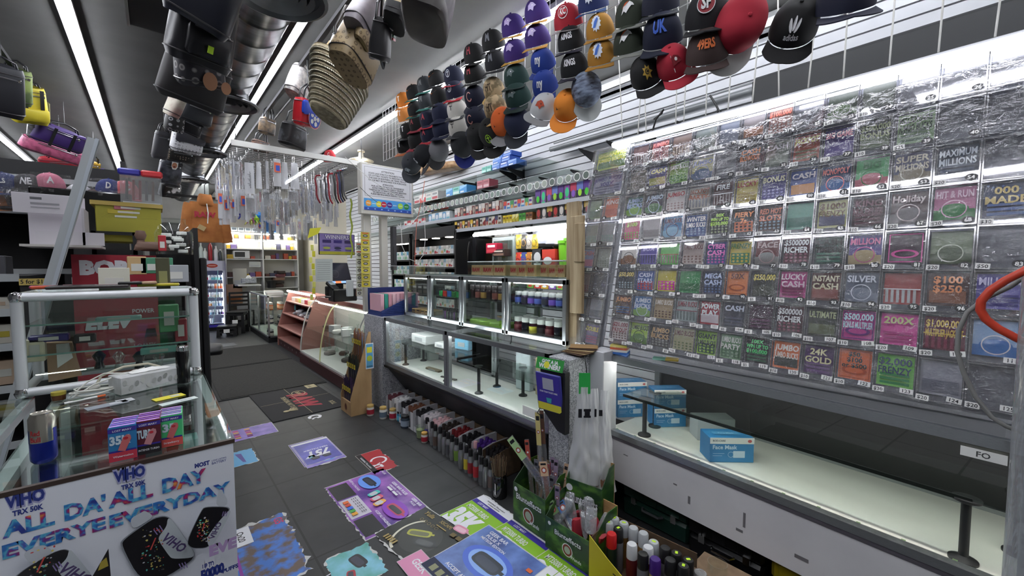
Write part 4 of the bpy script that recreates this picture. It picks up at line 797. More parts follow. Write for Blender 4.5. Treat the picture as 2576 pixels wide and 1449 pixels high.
row(y3-.01, yC, 2.012, 3.01, .05, .10, .11, lambda i, n: YG[min(3, i*4//max(n, 1))], 'cigarillo packet on the lowest wall shelf', 'bright packets on the lowest wall shelf')
row(yC-.01, yE-.1, 2.012, 3.01, .075, .09, .15, [('#1c1a1e', '#4a3a2c', '#b83a3a', 2, 'black and red'), ('#14141a', '#5a5a60', '#e0d8d0', 2, 'black and white'), ('#24201c', '#b89a4a', '#8a1c24', 1, 'black and gold')], 'pouch box on the lowest shelf', 'dark pouch boxes on the lowest wall shelf')
yF = yx(1075, 560, 3.0)
row(yx(1015, 560, 3.0), yF, 2.167, 3.01, .11, .08, .09, [('#e2e0dc', '#c8c4c0', '#b83040', 1, 'white'), ('#d8dad8', '#b03038', '#e8e8e8', 1, 'red and white')], 'round faced roll packet far along the shelf', 'white rolls at the far end of the shelf')
row(yF-.02, yA+.03, 2.167, 3.01, .09, .10, .13, [('#d8e4ec', '#5a9ac8', '#e8eef2', 2, 'pale blue'), ('#e0e8ea', '#7ab8c8', '#fff', 0, 'pale blue')], 'clear lidded packet above the black cigarette rack', 'pale blue packets above the rack')
row(yx(1063, 520, 3.0), yx(1120, 505, 3.0), 2.335, 3.03, .085, .08, .09, [('#3a8a4a', '#d84a3a', '#e8e0d0', 1, 'green'), ('#c8402c', '#e8c83a', '#fff', 1, 'red'), ('#2c4aa0', '#8ac8e0', '#fff', 1, 'blue'), ('#d8a02c', '#5a8a3a', '#fff', 1, 'amber')], 'bright small tin box on the third highest shelf', 'bright tins on the third highest shelf')
BLU = [('#3a72c8', '#8ab4ec', '#e4eefa', 4, 'blue'), ('#2c5ab8', '#7aa4e4', '#e4eefa', 0, 'blue')]; TEA = [('#6ac0b0', '#c0e8e0', '#2c8a7a', 0, 'teal')]
row(yx(1236, 412, 3.02), yx(1302, 395, 3.02), 2.673, 3.03, .14, .16, .06, BLU, 'carton on the highest shelf, bottom layer', 'blue cartons on the highest shelf'); row(yx(1238, 400, 3.02), yx(1300, 385, 3.02), 2.735, 3.03, .15, .16, .06, BLU, 'carton on the highest shelf, middle layer', 'blue cartons on the highest shelf')
row(yx(1240, 390, 3.02), yx(1290, 380, 3.02), 2.797, 3.04, .15, .16, .05, BLU, 'carton on the highest shelf, top layer', 'blue cartons on the highest shelf'); row(yx(1210, 410, 3.02), yx(1237, 405, 3.02), 2.673, 3.03, .09, .14, .07, TEA, 'small carton beside the blue cartons', 'teal cartons on the highest shelf')
row(yx(1192, 418, 3.02), yx(1212, 415, 3.02), 2.673, 3.03, .16, .14, .08, [('#1c1c1e', '#d8d8d8', '#8a8a8a', 0, 'black and white')], 'carton left of the teal cartons', 'black carton'); row(yx(1120, 440, 3.02), yx(1190, 425, 3.02), 2.493, 3.03, .16, .15, .10, [('#4a9ad8', '#9ad0f0', '#e8f4fa', 4, 'sky blue'), ('#8ad0c8', '#d8f0ea', '#3a9a8a', 0, 'mint')], 'carton on the second highest shelf', 'sky blue cartons on the second shelf')
row(yx(1198, 450, 3.02), yx(1238, 440, 3.02), 2.493, 3.03, .12, .14, .10, [('#b0606a', '#d8b0b4', '#8a3a44', 0, 'dusty red')], 'carton on the second highest shelf', 'dusty red cartons'); row(yx(1040, 465, 3.02), yx(1112, 450, 3.02), 2.493, 3.03, .17, .13, .12, [('#d8d8d4', '#b03a40', '#8a8a8a', 0, 'white'), ('#c8302c', '#e8e0dc', '#e8e8e8', 1, 'red'), ('#e0dcd4', '#8ac0b0', '#aaa', 0, 'white')], 'small carton near the hanging notice', 'white cartons near the notice')
for i, (x, y) in enumerate(((1052, 428), (1090, 426), (1125, 420))):
    o = soft(.5, .09, .2, 1, .3, mat=noisy('tan_wrapped_bag%d' % i, '#a8805a', '#d8b890', 12, .4)).obj('wrapped_packet'); tag(o, 'tan cellophane wrapped packet lying below the caps, %s from the notice' % nth(i), 'packet', 'tan packets on the top shelf', loc=P(x, y, 'X', 3.12), rz=1.5+.2*i)
# light strip and fluorescent fitting on the wall
A_, B_ = P(1192, 592, 'X', 2.94), P(1424, 566, 'X', 2.94)
t = thing('shelf_light_strip', 'bright light strip under the lowest wall shelf', 'light', A_); MB().tube([(0, 0, 0), (0, B_.y-A_.y-.6, 0)], .018, mt('#f6f8ff', .5, 0, 14), 10).obj('led_tube', t); MB().b2((0, 0, .015), (.07, B_.y-A_.y-.6, .035), WHT).obj('housing', t)
A_, B_ = P(1385, 376, 'X', 3.12), P(2560, 20, 'X', 3.12)
t = thing('unlit_tube_fitting', 'long unlit clear tube fitting running along the upper wall', 'light fitting', A_); L_ = B_.y-A_.y
MB().tube([(0, 0, 0), (0, L_, 0)], .024, mt('#8a8e90', .3, .3), 10).obj('tube', t); MB().b2((.03, 0, -.01), (.06, L_, .03), mt('#b4b8ba', .4, .3)).obj('carrier', t); MB().tube([(.05, 0, .07), (.05, L_, .07)], .008, mt('#9a9ea0', .4), 8).obj('cable', t)
A_ = P(1888, 252, 'X', 2.72); t = thing('black_wall_box', 'long matte black box high behind the led tube', 'box', A_); MB().b2((0, .0, -.10), (.42, -2.6, .13), mt('#202224', .6), .02).obj('box_body', t)
for i, (x, y, x2, y2_) in enumerate(((1545, 240, 1560, 372), (1510, 330, 1500, 300))): pass
tag(MB().tube([P(1640, 335, 'X', 2.5), P(1650, 300, 'X', 2.5), P(1670, 275, 'X', 2.5), P(1665, 285, 'X', 2.5), P(1645, 300, 'X', 2.5)], .006, BLK, 8).obj('black_cable_loop'), 'short loop of black cable above the led tube', 'cable'); tag(MB().tube([P(1786, 240, 'X', 2.6), P(1800, 262, 'X', 2.6), P(1816, 294, 'X', 2.6)], .006, BLK, 8).obj('black_cable_end'), 'black cable end sticking up over the lottery tube', 'cable')
# black cigarette rack with lit shelves
Yr0, Yr1 = yx(1145, 600, 2.98), yx(1038, 600, 2.98)
def rack(Y0, Y1, z0, z1, nsh, label, X=2.98):
    t = thing('cigarette_rack', label, 'shelf unit', (X, Y0, z0)); W = Y1-Y0; H = z1-z0; m = MB()
    for y in (0, W): m.box(.15, y, H/2, .3, .04, H, BLK)
    m.box(.15, W/2, H, .3, W, .14, BLK); m.box(.295, W/2, H/2, .01, W, H, mt('#1c1c1e')); m.obj('frame', t)
    for i in range(nsh): MB().box(.14, W/2, H*.86*i/nsh+.02, .28, W-.04, .02, BLK).obj('shelf', t)
    for j in range(3): MB().box(.06, W*(.2+.3*j), H-.075, .08, .08, .01, mt('#fff8ee', .5, 0, 12)).obj('spot_light', t)
    return t, W, H
t, W, H = rack(Yr0, Yr1, .95, 2.02, 5, 'black cigarette rack with five shelves of white packs')
WP = [('#e4e2dc', '#b83a40', '#d8d4cc', 0, 'red and white'), ('#e8e6e2', '#c8c4bc', '#5a9a6a', 1, 'white and green'), ('#dcdad4', '#d8b06a', '#c8c8c4', 0, 'white and gold'), ('#e2e4e4', '#8aa8b8', '#d8d8d8', 1, 'white and blue'), ('#e8e8e4', '#a8a8a4', '#c83a3a', 4, 'white')]
for r in range(5):
    random.shuffle(WP); row(Yr1-.04, Yr0+.04, .95+(H*.86*r/5)+.031, 3.0, .058, .05, .115, list(WP), 'pack on the black rack, shelf %s up' % nth(r), 'cigarette packs in the black rack', name='cigarette_pack', cat='cigarette pack', jit=.004)
Yl0, Yl1 = yx(1030, 620, 2.98), yx(985, 620, 2.98)
t, W, H = rack(Yl0, Yl1, .95, 1.98, 4, 'second black rack beyond the first with pale green and blue packs')
GP = [('#dce6da', '#7ab88a', '#e8e8e8', 0, 'green and white'), ('#d8e4ea', '#6aa8c8', '#f0f0f0', 1, 'pale blue'), ('#e4e6e0', '#a8c8b0', '#5a9a7a', 0, 'pale green')]
for r in range(4): row(Yl1-.04, Yl0+.04, .95+(H*.86*r/4)+.031, 3.0, .062, .05, .13, GP, 'pack in the farther rack, shelf %s up' % nth(r), 'packs in the farther black rack', name='cigarette_pack', cat='cigarette pack', jit=.004)
Yf0, Yf1 = yx(1192, 640, 2.95), yx(1147, 640, 2.95)
t = thing('black_upright_fridge', 'tall plain black fridge standing beside the cigarette rack', 'fridge', (2.95, Yf0, 0)); MB().b2((0, 0, 0), (.34, min(.62, Yr0-Yf0-.03), 1.92), mt('#0e0e10', .22), .03).obj('body', t); MB().tube([(-.02, .06, 1.3), (-.035, .06, 1.4), (-.035, .06, 1.75), (-.02, .06, 1.85)], .012, BLKS, 8).obj('handle', t)
# little doorway, cupboard, hanging snack pouches
yw0, yw1 = yx(1278, 640, 3.27), yx(1225, 640, 3.27)
o = MB().b2((-.03, yw0-.08, .9), (0, yw1+.08, 2.0), mt('#d8d6d0', .5)).b2((-.04, yw0, .9), (-.02, yw1, 1.92), noisy('pale_wood_panel', '#a89068', '#c0a880', 5, .6, stretch=(4, 4, .5))); o.b2((-.05, yw0-.05, .9), (-.02, yw0-.02, 1.95), mt('#b8b6b0', .4)); o = struct(o, 'door_1'); o.location = (3.3, 0, 0)
t = thing('grey_glass_cabinet', 'grey glass fronted cabinet beside the pale wooden door', 'cabinet', (3.1, yx(1295, 640, 3.1), .95)); MB().b2((0, 0, 0), (.19, .42, .95), mt('#8a9490', .3), .01).obj('body', t); MB().b2((-.006, .04, .05), (0, .38, .4), BLK).obj('black_panel', t); MB().b2((-.006, .04, .45), (0, .38, .9), GLASSG).obj('glass_door', t)
def pouch(w, h, c1, c2, c3, st):
    k = ('pouch', w, h, c1, c2, c3, st)
    if k in PALS: c = PALS[k].copy(); COL.objects.link(c); return c
    m = MB(); sf = lambda u, v: V((-.018*math.sin(PI*u)*math.sin(PI*min(1, v*1.05)), w*(.5-u), h*v))
    m.grid(sf, 8, 8, mt(c1, .3)); m.grid(lambda u, v: V((-sf(u, v).x, sf(u, v).y, sf(u, v).z)), 6, 6, mt(c1, .3)); m.warp = lambda p: sf(p[0]/w, p[1]/h)+V((-.0012-p[2], 0, 0))
    B, C = mt(c2, .35), mt(c3, .35)
    if st == 0: m.ell(w/2, h*.42, w*.34, h*.24, B, 16); m.rect(w*.1, h*.75, w*.8, h*.13, C)
    else: m.rect(w*.05, h*.5, w*.9, h*.3, B); m.text('RAZ', w/2, h*.55, h*.17, C, w=w*.7); m.ell(w/2, h*.25, w*.2, h*.14, C, 12)
    o = m.obj('snack_pouch'); PALS[k] = o; return o
def pouches(px0, px1, py, n, w, h, pal, desc, X=3.12):
    for i in range(n):
        p = pal[i % len(pal)]; q = P(px0+(px1-px0)*(i+.5)/n, py, 'X', X); o = pouch(w, h, *p[:4])
        tag(o, '%s %s, %s from the cabinet' % (p[4], desc, nth(i)), 'pouch', 'pouches hung on the wall', loc=q-V((0, 0, h/2)), rz=0)
pouches(1298, 1352, 608, 4, .11, .16, [('#c8a83a', '#3a342c', '#e8d89a', 0, 'yellow'), ('#4a4640', '#c89a5a', '#d8c83a', 0, 'dark'), ('#b8b0a4', '#5a4a3a', '#e0c83a', 0, 'grey')], 'pouch in the upper row')
pouches(1354, 1424, 592, 3, .19, .17, [('#c8ccd8', '#5a6a9a', '#eef0f4', 1, 'silver'), ('#d8dce4', '#3a8ad0', '#eef0f4', 1, 'white and blue'), ('#dcd4d4', '#d0603a', '#eef0f4', 1, 'white and orange')], 'large pouch in the upper row')
pouches(1298, 1350, 656, 4, .11, .19, [('#c03a2c', '#2c2424', '#e8c83a', 0, 'red'), ('#3a4a8a', '#c8502c', '#e8d03a', 0, 'blue'), ('#b8702c', '#3a2c24', '#e8d03a', 0, 'orange'), ('#a89a88', '#5a4434', '#e0e0e0', 0, 'tan')], 'pouch in the lower row')
for nm, px, py, w, h, cs, lb in (('snack_box', 1360, 650, .16, .2, ('#141416', '#3a3a3c', '#e0e0e0', 2), 'black box with a white emblem on the wall shelf'), ('snack_box', 1386, 652, .2, .2, ('#c0302c', '#d84a3a', '#e8e8e8', 1), 'red box beside the green bin on the wall shelf'), ('snack_box', 1244, 625, .2, .12, ('#a8203a', '#c8404a', '#e8d8d8', 0), 'crimson box on the bracket before the wooden door'), ('snack_box', 1262, 636, .22, .08, ('#3a2c28', '#8a6a5a', '#d8c8b8', 0), 'dark flat box beneath the crimson box')):
    o = pack(w, .1, h, *cs, name=nm); COL.objects.link(o) if not o.users_collection else 0; q = P(px, py, 'X', 3.06); tag(o, lb, 'box', loc=(3.06, q.y, q.z-h/2))
for z, ya, yb, lb in ((P(1360, 622, 'X', 3.1).z-.0, yx(1352, 622, 3.1), yx(1424, 622, 3.1)-.2, 'short glass shelf under the large pouches'), (P(1360, 676, 'X', 3.1).z-.01, yx(1297, 676, 3.1), yx(1424, 676, 3.1)-.2, 'short glass shelf under the red and black boxes')):
    t = thing('wall_shelf', lb, 'shelf', (3.02, yb, z)); MB().b2((0, 0, 0), (.28, ya-yb, .007), GLASSG).obj('glass_board', t); MB().prism([(0, 0), (.27, 0), (.27, -.1), (.2, -.09), (0, -.012)], -.006, .006, BLK, frame((0, (ya-yb)*.5, 0), (1, 0, 0), (0, 0, 1))).obj('bracket', t)
for i, (px, py, h) in enumerate(((1409, 638, .26), (1424, 632, .26))):
    q = P(px, py, 'X', 3.0); t = thing('green_plastic_bin', 'lime green plastic bin on the wall shelf, %s from the wall pouches' % nth(i), 'bin', (3.1, q.y, q.z-h/2), 0, 'lime green bins'); MB().lathe([(0, 0), (.075, 0), (.085, h), (.078, h), (.07, .01), (0, .01)], mt('#7ac02c', .4), 24).obj('body', t); MB().lathe([(.084, h-.03), (.092, h-.03), (.092, h), (.084, h)], mt('#6ab024', .4), 24).obj('rim', t)
# acrylic bins of rolling paper boxes on top of the upper showcases
for i, (pa, pb_, lb) in enumerate(((1424, 1352, 'nearest the wooden post'), (1348, 1276, 'in the middle'), (1272, 1180, 'farthest from the post'))):
    ya, yb = yx(pa, 690, 2.1), yx(pb_, 690, 2.1); t = thing('acrylic_bin', 'clear acrylic bin on the showcases, '+lb, 'container', (2.08, ya+.01, 1.468), 0, 'acrylic bins on the showcases'); W = yb-ya-.02; m = MB(); ac = GLASS
    m.b2((0, 0, 0), (.28, W, .004), ac); m.b2((0, 0, 0), (.004, W, .12), ac); m.b2((.276, 0, 0), (.28, W, .12), ac); m.b2((0, 0, 0), (.28, .004, .12), ac); m.b2((0, W-.004, 0), (.28, W, .12), ac); m.obj('tray', t)
    MB().tube([(0, 0, .12), (0, W, .12), (.28, W, .12), (.28, 0, .12)], .0035, mt('#c8ccd0', .2), 6, closed=True).obj('rim', t); MB().b2((.0, 0, .12), (.28, W, .124), ac).obj('lid', t)
    n = 3
    for j in range(n):
        o = pack(W/n-.02, .2, .085, '#b89a70', '#c8ac84', '#a82430', 3, name='rolling_paper_box'); COL.objects.link(o) if not o.users_collection else 0; tag(o, 'tan box with red lettering, %s in the acrylic bin %s' % (nth(j), lb), 'box', 'tan boxes in acrylic bins', loc=(2.22, ya+.02+W*(j+.5)/n, 1.474))
t = thing('acrylic_bin', 'empty clear acrylic tray at the far end of the counter', 'container', P(1030, 680, 'X', 2.15)-V((0, 0, .05)), 0, 'acrylic bins on the showcases'); m = MB(); m.b2((0, -.35, 0), (.25, .5, .004), GLASS); m.b2((0, -.35, 0), (.004, .5, .1), GLASS); m.b2((.246, -.35, 0), (.25, .5, .1), GLASS); m.obj('tray', t); MB().tube([(0, -.35, .1), (0, .5, .1), (.25, .5, .1), (.25, -.35, .1)], .0035, mt('#d0d4d8', .2), 6, closed=True).obj('rim', t)
# jars, packets and cartons inside the upper showcases
JM = {}
def jar(r, h, body, lid, lab=None, lh=.28, glass=False, name='jar'):
    k = (r, h, body, lid, lab, lh)
    if k in JM: return dup(JM[k], (0, 0, 0))
    t = thing(name, 'jar', 'jar'); b = mt(body, .15, coat=.3); hb = h*(1-lh)
    MB().lathe([(0, 0), (r*.93, 0), (r, r*.1), (r, hb*.86), (r*.86, hb), (0, hb)], b, 20).obj('jar_body', t); MB().lathe([(0, hb), (r*.9, hb), (r*.92, hb+.004), (r*.92, h-.003), (r*.86, h), (0, h)], mt(lid, .35), 20).obj('lid', t)
    if lab: MB().lathe([(r*1.01, hb*.2), (r*1.01, hb*.75)], mt(lab, .5), 20).obj('label', t)
    JM[k] = t; return t
def jars(case_y0, case_y1, z, xs, n, r, h, bodies, lid, desc, group, labs=(None,)):
    i = 0
    for x in xs:
        for j in range(n):
            y = case_y1-.06-(case_y1-case_y0-.12)*j/(n-1); o = jar(r, h, bodies[i % len(bodies)], lid, labs[i % len(labs)]); o.location = (x, y, z); o.rotation_euler = (0, 0, random.uniform(0, 6))
            o['label'] = '%s, %s of the %s row' % (desc, nth(j), 'front' if x == xs[0] else 'back'); o['group'] = group; i += 1
jars(1.80, 2.43, 1.023, (2.16, 2.25), 7, .036, .13, ('#4a1c24', '#1c1a24', '#3a1428', '#241420'), '#dcdcda', 'dark jar with a white lid on the showcase floor', 'dark white lidded jars', ('#6a2430', None, '#c8c03a', '#2c1c24'))
jars(1.80, 2.43, 1.253, (2.16, 2.25), 8, .030, .10, ('#2c3050', '#3a2c4a', '#2c3a5a', '#34304a'), '#c8cacc', 'blue or purple jar with a pale lid on the shelf', 'blue and purple jars', ('#5a6ac0', '#3a3a4a', '#7a5ac0'))
jars(2.44, 3.04, 1.253, (2.16, 2.24), 7, .030, .13, ('#241a1c', '#2c2024', '#1c1820'), '#3a3436', 'dark jar on the glass shelf of the third showcase', 'dark jars on the showcase shelf', (None, '#6a3a34', '#8a6a34'))
for j in range(4): o = soft(.14, .05, .12, 1, .3, mat=mt('#8ab83a', .25)).obj('green_bag'); tag(o, 'glossy lime bag lying on the showcase floor, %s from the far end' % nth(j), 'bag', 'lime bags in the showcase', loc=(2.2, 2.95-.14*j, 1.05), rz=.3*j)
def lighters(y0, y1, z, n, pal, desc, name, w=.022, h=.085, xs=(2.14, 2.18, 2.22)):
    for k, x in enumerate(xs):
        for j in range(n):
            c = pal[(j+k) % len(pal)]; kk = ('li', c, w, h)
            if kk in PALS: o = PALS[kk].copy(); COL.objects.link(o)
            else: o = MB().box(0, 0, h*.4, .016, w, h*.8, mt(c, .25), .004).box(0, 0, h*.9, .016, w*.8, h*.2, mt('#1c1c1e', .3), .003).obj(name); PALS[kk] = o
            tag(o, '%s, %s from far end, row %s' % (desc, nth(j), ('front', 'middle', 'back')[k]), 'lighter', desc+'s', loc=(x, y1-.05-(y1-y0-.1)*j/(n-1), z))
lighters(3.05, 3.50, 1.023, 12, ['#2c2a30', '#5a2c6a', '#3a4a34', '#1c1c20', '#4a4a52'], 'dark torch lighter standing on the showcase floor', 'torch_lighter', h=.11)
lighters(3.05, 3.55, 1.253, 6, ['#2c8a4a', '#b0302c', '#2c5aa0', '#2c6a3a'], 'small red green or blue packet on the showcase shelf', 'small_packet', w=.05, h=.07)
for j in range(5): o = pack(.085, .14, .06, '#b08c54', '#8a6a3c', '#3a2c1c', 0, name='small_carton'); COL.objects.link(o) if not o.users_collection else 0; tag(o, 'small tan carton on the floor of the narrow showcase, %s from its far side' % nth(j), 'carton', 'tan cartons in the narrow showcase', loc=(2.22, 4.09-.097*j, 1.023))
for j in range(4): o = pack(.1, .14, .10, '#242426', '#4a4440', '#8a8a88', 0, name='dark_carton'); COL.objects.link(o) if not o.users_collection else 0; tag(o, 'dark carton on the shelf of the narrow showcase, %s from its far side' % nth(j), 'carton', 'dark cartons in the narrow showcase', loc=(2.22, 4.06-.115*j, 1.253))
row(2.36, 1.84, 1.375, 2.24, .075, .05, .045, [('#7ab04a', '#e8e0a0', '#c83a2c', 1, 'green'), ('#c83a34', '#f0e0a0', '#fff', 1, 'red'), ('#d8a83a', '#b84a2c', '#fff', 1, 'amber'), ('#8a5ab0', '#e8d8f0', '#fff', 1, 'violet')], 'SCRIPT-like small box behind the blue jars'.replace('SCRIPT-like ', ''), 'small bright boxes behind the jars', name='small_box')
# face masks in the lottery counter
def mask_box(px, py, rz, lb, X=None, z=.523, s=1.0, white=False, up=0):
    t = thing('face_mask_box', lb, 'box', P(px, py, 'Z', z)+V((0, 0, up)), rz, 'face mask boxes'); t.scale = (s, s, s); c = noisy('mask_blue', '#2f76ae', '#4a94c8', 4, .4) if not white else mt('#c4c8cc', .5)
    MB().box(0, 0, .055, .19, .10, .11, c, .002).obj('carton', t)
    if not white:
        m = MB(frame((-.095, -.0505, 0), (1, 0, 0), (0, 0, 1))); m.rect(0, .083, .19, .027, PAPER); m.text('BOD-CARE', .012, .093, .008, mt('#3a4a5a'), 'l'); m.text('Face Mask', .012, .06, .018, mt('#cfe6f6'), 'l', bold=.03); m.rect(.10, .022, .05, .03, mt('#cfe4f2')); m.ring(.09, .036, .012, .0015, mt('#cfe4f2'), 16); m.ell(.17, .096, .009, .007, mt('#c86a6a'), 12); m.rect(.012, .04, .05, .0015, mt('#cfe6f6')); m.rect(.012, .03, .04, .0015, mt('#cfe6f6'))
        m.M = frame((-.095, -.05, .1105), (1, 0, 0), (0, 1, 0)); m.rect(.03, .03, .12, .03, mt('#5a9ccc')); m.text('Face Mask', .09, .04, .012, mt('#9cc8e6')); m.obj('print', t, smooth=False)
mask_box(1826, 1150, -.75, 'blue face mask box alone in the middle of the near counter', s=1.2)
mask_box(1790, 1098, -.75, 'plain white box lying behind the single blue face mask box', white=True, s=1.15)
mask_box(1676, 1066, -.65, 'blue face mask box stacked lower right at the counter end', s=1.1); mask_box(1582, 1042, -.6, 'blue face mask box stacked lower left at the counter end', s=1.1)
mask_box(1676, 1066, -.7, 'blue face mask box on top of the right stack', s=1.08, up=.122); mask_box(1582, 1042, -.62, 'blue face mask box on top of the left stack', s=1.08, up=.122)
BAGW = clear('cloudy_bag', '#eceef0', .2, .25, bump=.9, scale=26, alpha=.5, acol='#d8dade')
# ---------------- jewellery rack and things hanging under it
RX0, RX1, RY, RZ_ = .66, 2.12, 5.25, 2.86
t = thing('hanging_wire_rack', 'flat black wire rack hung from the ceiling above the jewellery packets', 'rack', (RX0, RY, RZ_))
MB().b2((0, -.02, -.03), (RX1-RX0, .02, .03), mt('#d0d0cc', .4)).obj('front_bar', t)
for i in range(33): MB().cyl((0, .06+i*.085, .0), (RX1-RX0, .06+i*.085, .0), .004, BLK, 5).obj('cross_wire', t)
m = MB()
for i in range(6): m = MB().cyl((i*(RX1-RX0)/5, 0, -.008), (i*(RX1-RX0)/5, 2.85, -.008), .005, BLK, 6); m.obj('long_wire', t)
for x in (.05, RX1-RX0-.05): MB().cyl((x, .05, 0), (x, .05, CEIL-RZ_), .004, BLK, 6).obj('hanger_wire', t)
def packet(Y, x0, y0, x1, y1, kind, label, grp='clear packets hanging below the wire rack', cat='packet'):
    a = P(x0, y0, 'Y', Y); b = P(x1, y1, 'Y', Y); w = abs(b.x-a.x); h = abs(a.z-b.z); o = thing('hanging_packet', label, cat, ((a.x+b.x)/2, Y, b.z), 0, grp)
    s = random.random()*9; tp = .72 if kind in ('plain', 'tee') else .94
    sh = lambda u, v, q=0: V(((u-.5)*w*(1-(1-tp)*v), -.012*math.sin(PI*u)*q+.006*noise.noise(V((u*5+s, v*9, s))), v*h))
    pm = {'white': mt('#d4d4d6', .3), 'dark': mt('#3a2a2c', .3), 'red': mt('#b01c28', .3), 'navy': mt('#1f2a6a', .4), 'blk': LEATH, 'gold': mt('#9a8048', .25, .6), 'chain': None}.get(kind)
    m = MB(); m.grid(lambda u, v: sh(u, v, 1), 6, 10, BAGW if kind in ('plain', 'tee', 'white', 'tag') else BAGP); m.grid(lambda u, v: sh(u, v, -1), 4, 6, BAGT); m.obj('clear_sleeve', o)
    if pm and kind in ('white', 'red', 'navy', 'blk', 'dark', 'gold'): MB().grid(lambda u, v: sh(.08+.84*u, .04+.8*v, 0), 3, 6, pm).obj('insert', o)
    if kind == 'white':
        f = MB(frame((0, -.02, h*.12), (0, 0, 1), (-1, 0, 0))); f.rect(h*.05, -w*.05, h*.55, w*.04, mt('#3a3a3e')); [f.line(h*(.08+.05*i), -w*.12, h*(.10+.05*i), w*.12*(i % 3), w*.05, mt('#3a3a3e')) for i in range(10)]; f.obj('insert_lettering', o, smooth=False)
    if kind in ('chain', 'gold', 'plain', 'tag'):
        c = mt(random.choice(['#a8a8ac', '#c8b070', '#6a6a70', '#8a3a34', '#3a4a8a']), .25, .7)
        for q in (-.2, .2): MB().tube([(q*w+.006*math.sin(i*2.1), 0, h*(.08+.1*i)) for i in range(9)], .0045, c, 5).obj('chain', o)
    if kind == 'tag': MB(frame((-w*.4, -.022, h*.5), (1, 0, 0), (0, 0, 1))).rect(0, 0, w*.8, h*.35, mt('#d86a4a')).rect(w*.2, h*.05, w*.5, h*.2, mt('#3a5ac0')).obj('card', o, smooth=False)
    MB().tube([(0, 0, h*.97), (0, 0, max(h+.03, RZ_-o.location.z))], .002, CHROME, 5).obj('hook', o)
    return o
F1 = RY+.03
packet(F1, 614, 408, 641, 489, 'white', 'long white printed sleeve hanging leftmost under the front bar'); packet(F1, 642, 406, 660, 476, 'plain', 'pale sleeve right of the long white printed sleeve'); packet(F1+.05, 667, 405, 678, 476, 'white', 'narrow white printed sleeve under the front bar')
packet(F1, 686, 398, 708, 470, 'tag', 'sleeve with a red and blue card'); packet(F1, 706, 407, 727, 477, 'tee', 'plain cloudy sleeve right of the red and blue card'); packet(F1, 729, 408, 754, 477, 'tee', 'cloudy sleeve rightmost under the front bar')
packet(F1+.1, 634, 405, 641, 458, 'navy', 'navy sleeve between the white printed sleeves')
def cluster(px0, px1, py0, py1, Y0, Y1, n, kinds, desc, w=(9, 17), hh=(45, 85), seed=1, grp='packets in the hanging jewellery display'):
    rd = random.Random(seed)
    for i in range(n):
        x = px0+(px1-px0)*(i+.5)/n+rd.uniform(-4, 4); y = rd.uniform(py0, py1); Y = rd.uniform(Y0, Y1); ww = rd.uniform(*w)
        packet(Y, x-ww/2, y, x+ww/2, y+rd.uniform(*hh), rd.choice(kinds), desc % nth(i), grp)
cluster(545, 612, 398, 440, 5.6, 7.2, 20, ['chain', 'chain', 'gold', 'plain'], 'slim packet of chains at the left end of the rack, %s from the led strip', (8, 14), (50, 90), 1)
cluster(548, 628, 470, 495, 5.5, 6.8, 15, ['plain', 'chain', 'white', 'tag'], 'pale packet low in the jewellery display, %s from the hoodie', (10, 18), (60, 75), 2)
cluster(628, 752, 472, 500, 5.5, 7.0, 22, ['chain', 'plain', 'gold', 'blk', 'chain'], 'silvery packet below the front sleeves, %s from the left', (9, 15), (45, 75), 3)
cluster(752, 832, 450, 476, 5.5, 6.6, 18, ['chain', 'plain', 'gold', 'chain'], 'striped clear packet right of the cloudy sleeves, %s from the left', (8, 13), (70, 88), 4)
cluster(640, 800, 535, 560, 6.5, 8.0, 24, ['chain', 'plain', 'tag', 'blk'], 'small dangling packet above the rear counter, %s from the left', (8, 14), (35, 60), 5)
cluster(800, 850, 500, 520, 5.6, 6.0, 8, ['plain', 'tee'], 'cloudy packet beneath the hanging belts, %s from the left', (8, 13), (40, 58), 6)
for i, (x0, y0, x1, y1, k, lb) in enumerate(((616, 490, 644, 535, 'dark', 'maroon wrapped packet under the white sleeve'), (651, 477, 658, 510, 'red', 'small bright red sleeve'), (661, 476, 680, 520, 'blk', 'black leather packet behind the sleeves'), (724, 478, 752, 506, 'dark', 'dark red and blue packet below the cloudy sleeve'), (730, 506, 752, 530, 'blk', 'black glove packet with white letters'), (590, 405, 604, 445, 'blk', 'black pouch hanging at the left of the white sleeve'))): packet(5.45, x0, y0, x1, y1, k, lb)
for i, (x, y, c) in enumerate(((612, 537, '#1f2c8a'), (628, 551, '#c8c86a'), (633, 548, '#a83a8a'), (641, 549, '#a8d83a'), (652, 543, '#2a86d8'), (668, 538, '#16161a'))):
    o = MB(); r = .05
    o.lathe([(.001, -.05), (.05, -.03), (.06, 0), (.045, .04), (.001, .055)], mt(c, .5), 14); m = o
    for j in range(5): m.cyl((.03*math.cos(j*1.25), .03*math.sin(j*1.25), -.02), (.07*math.cos(j*1.25), .07*math.sin(j*1.25), -.08), .012, mt(c, .5), 8, .004)
    tag(o.obj('plush_charm'), '%s fluffy charm hanging below the jewellery, %s from the left' % (('navy', 'pale green', 'magenta', 'lime', 'bright blue', 'black')[i], nth(i)), 'charm', 'fluffy charms', loc=P(x, y, 'Y', 6.6))
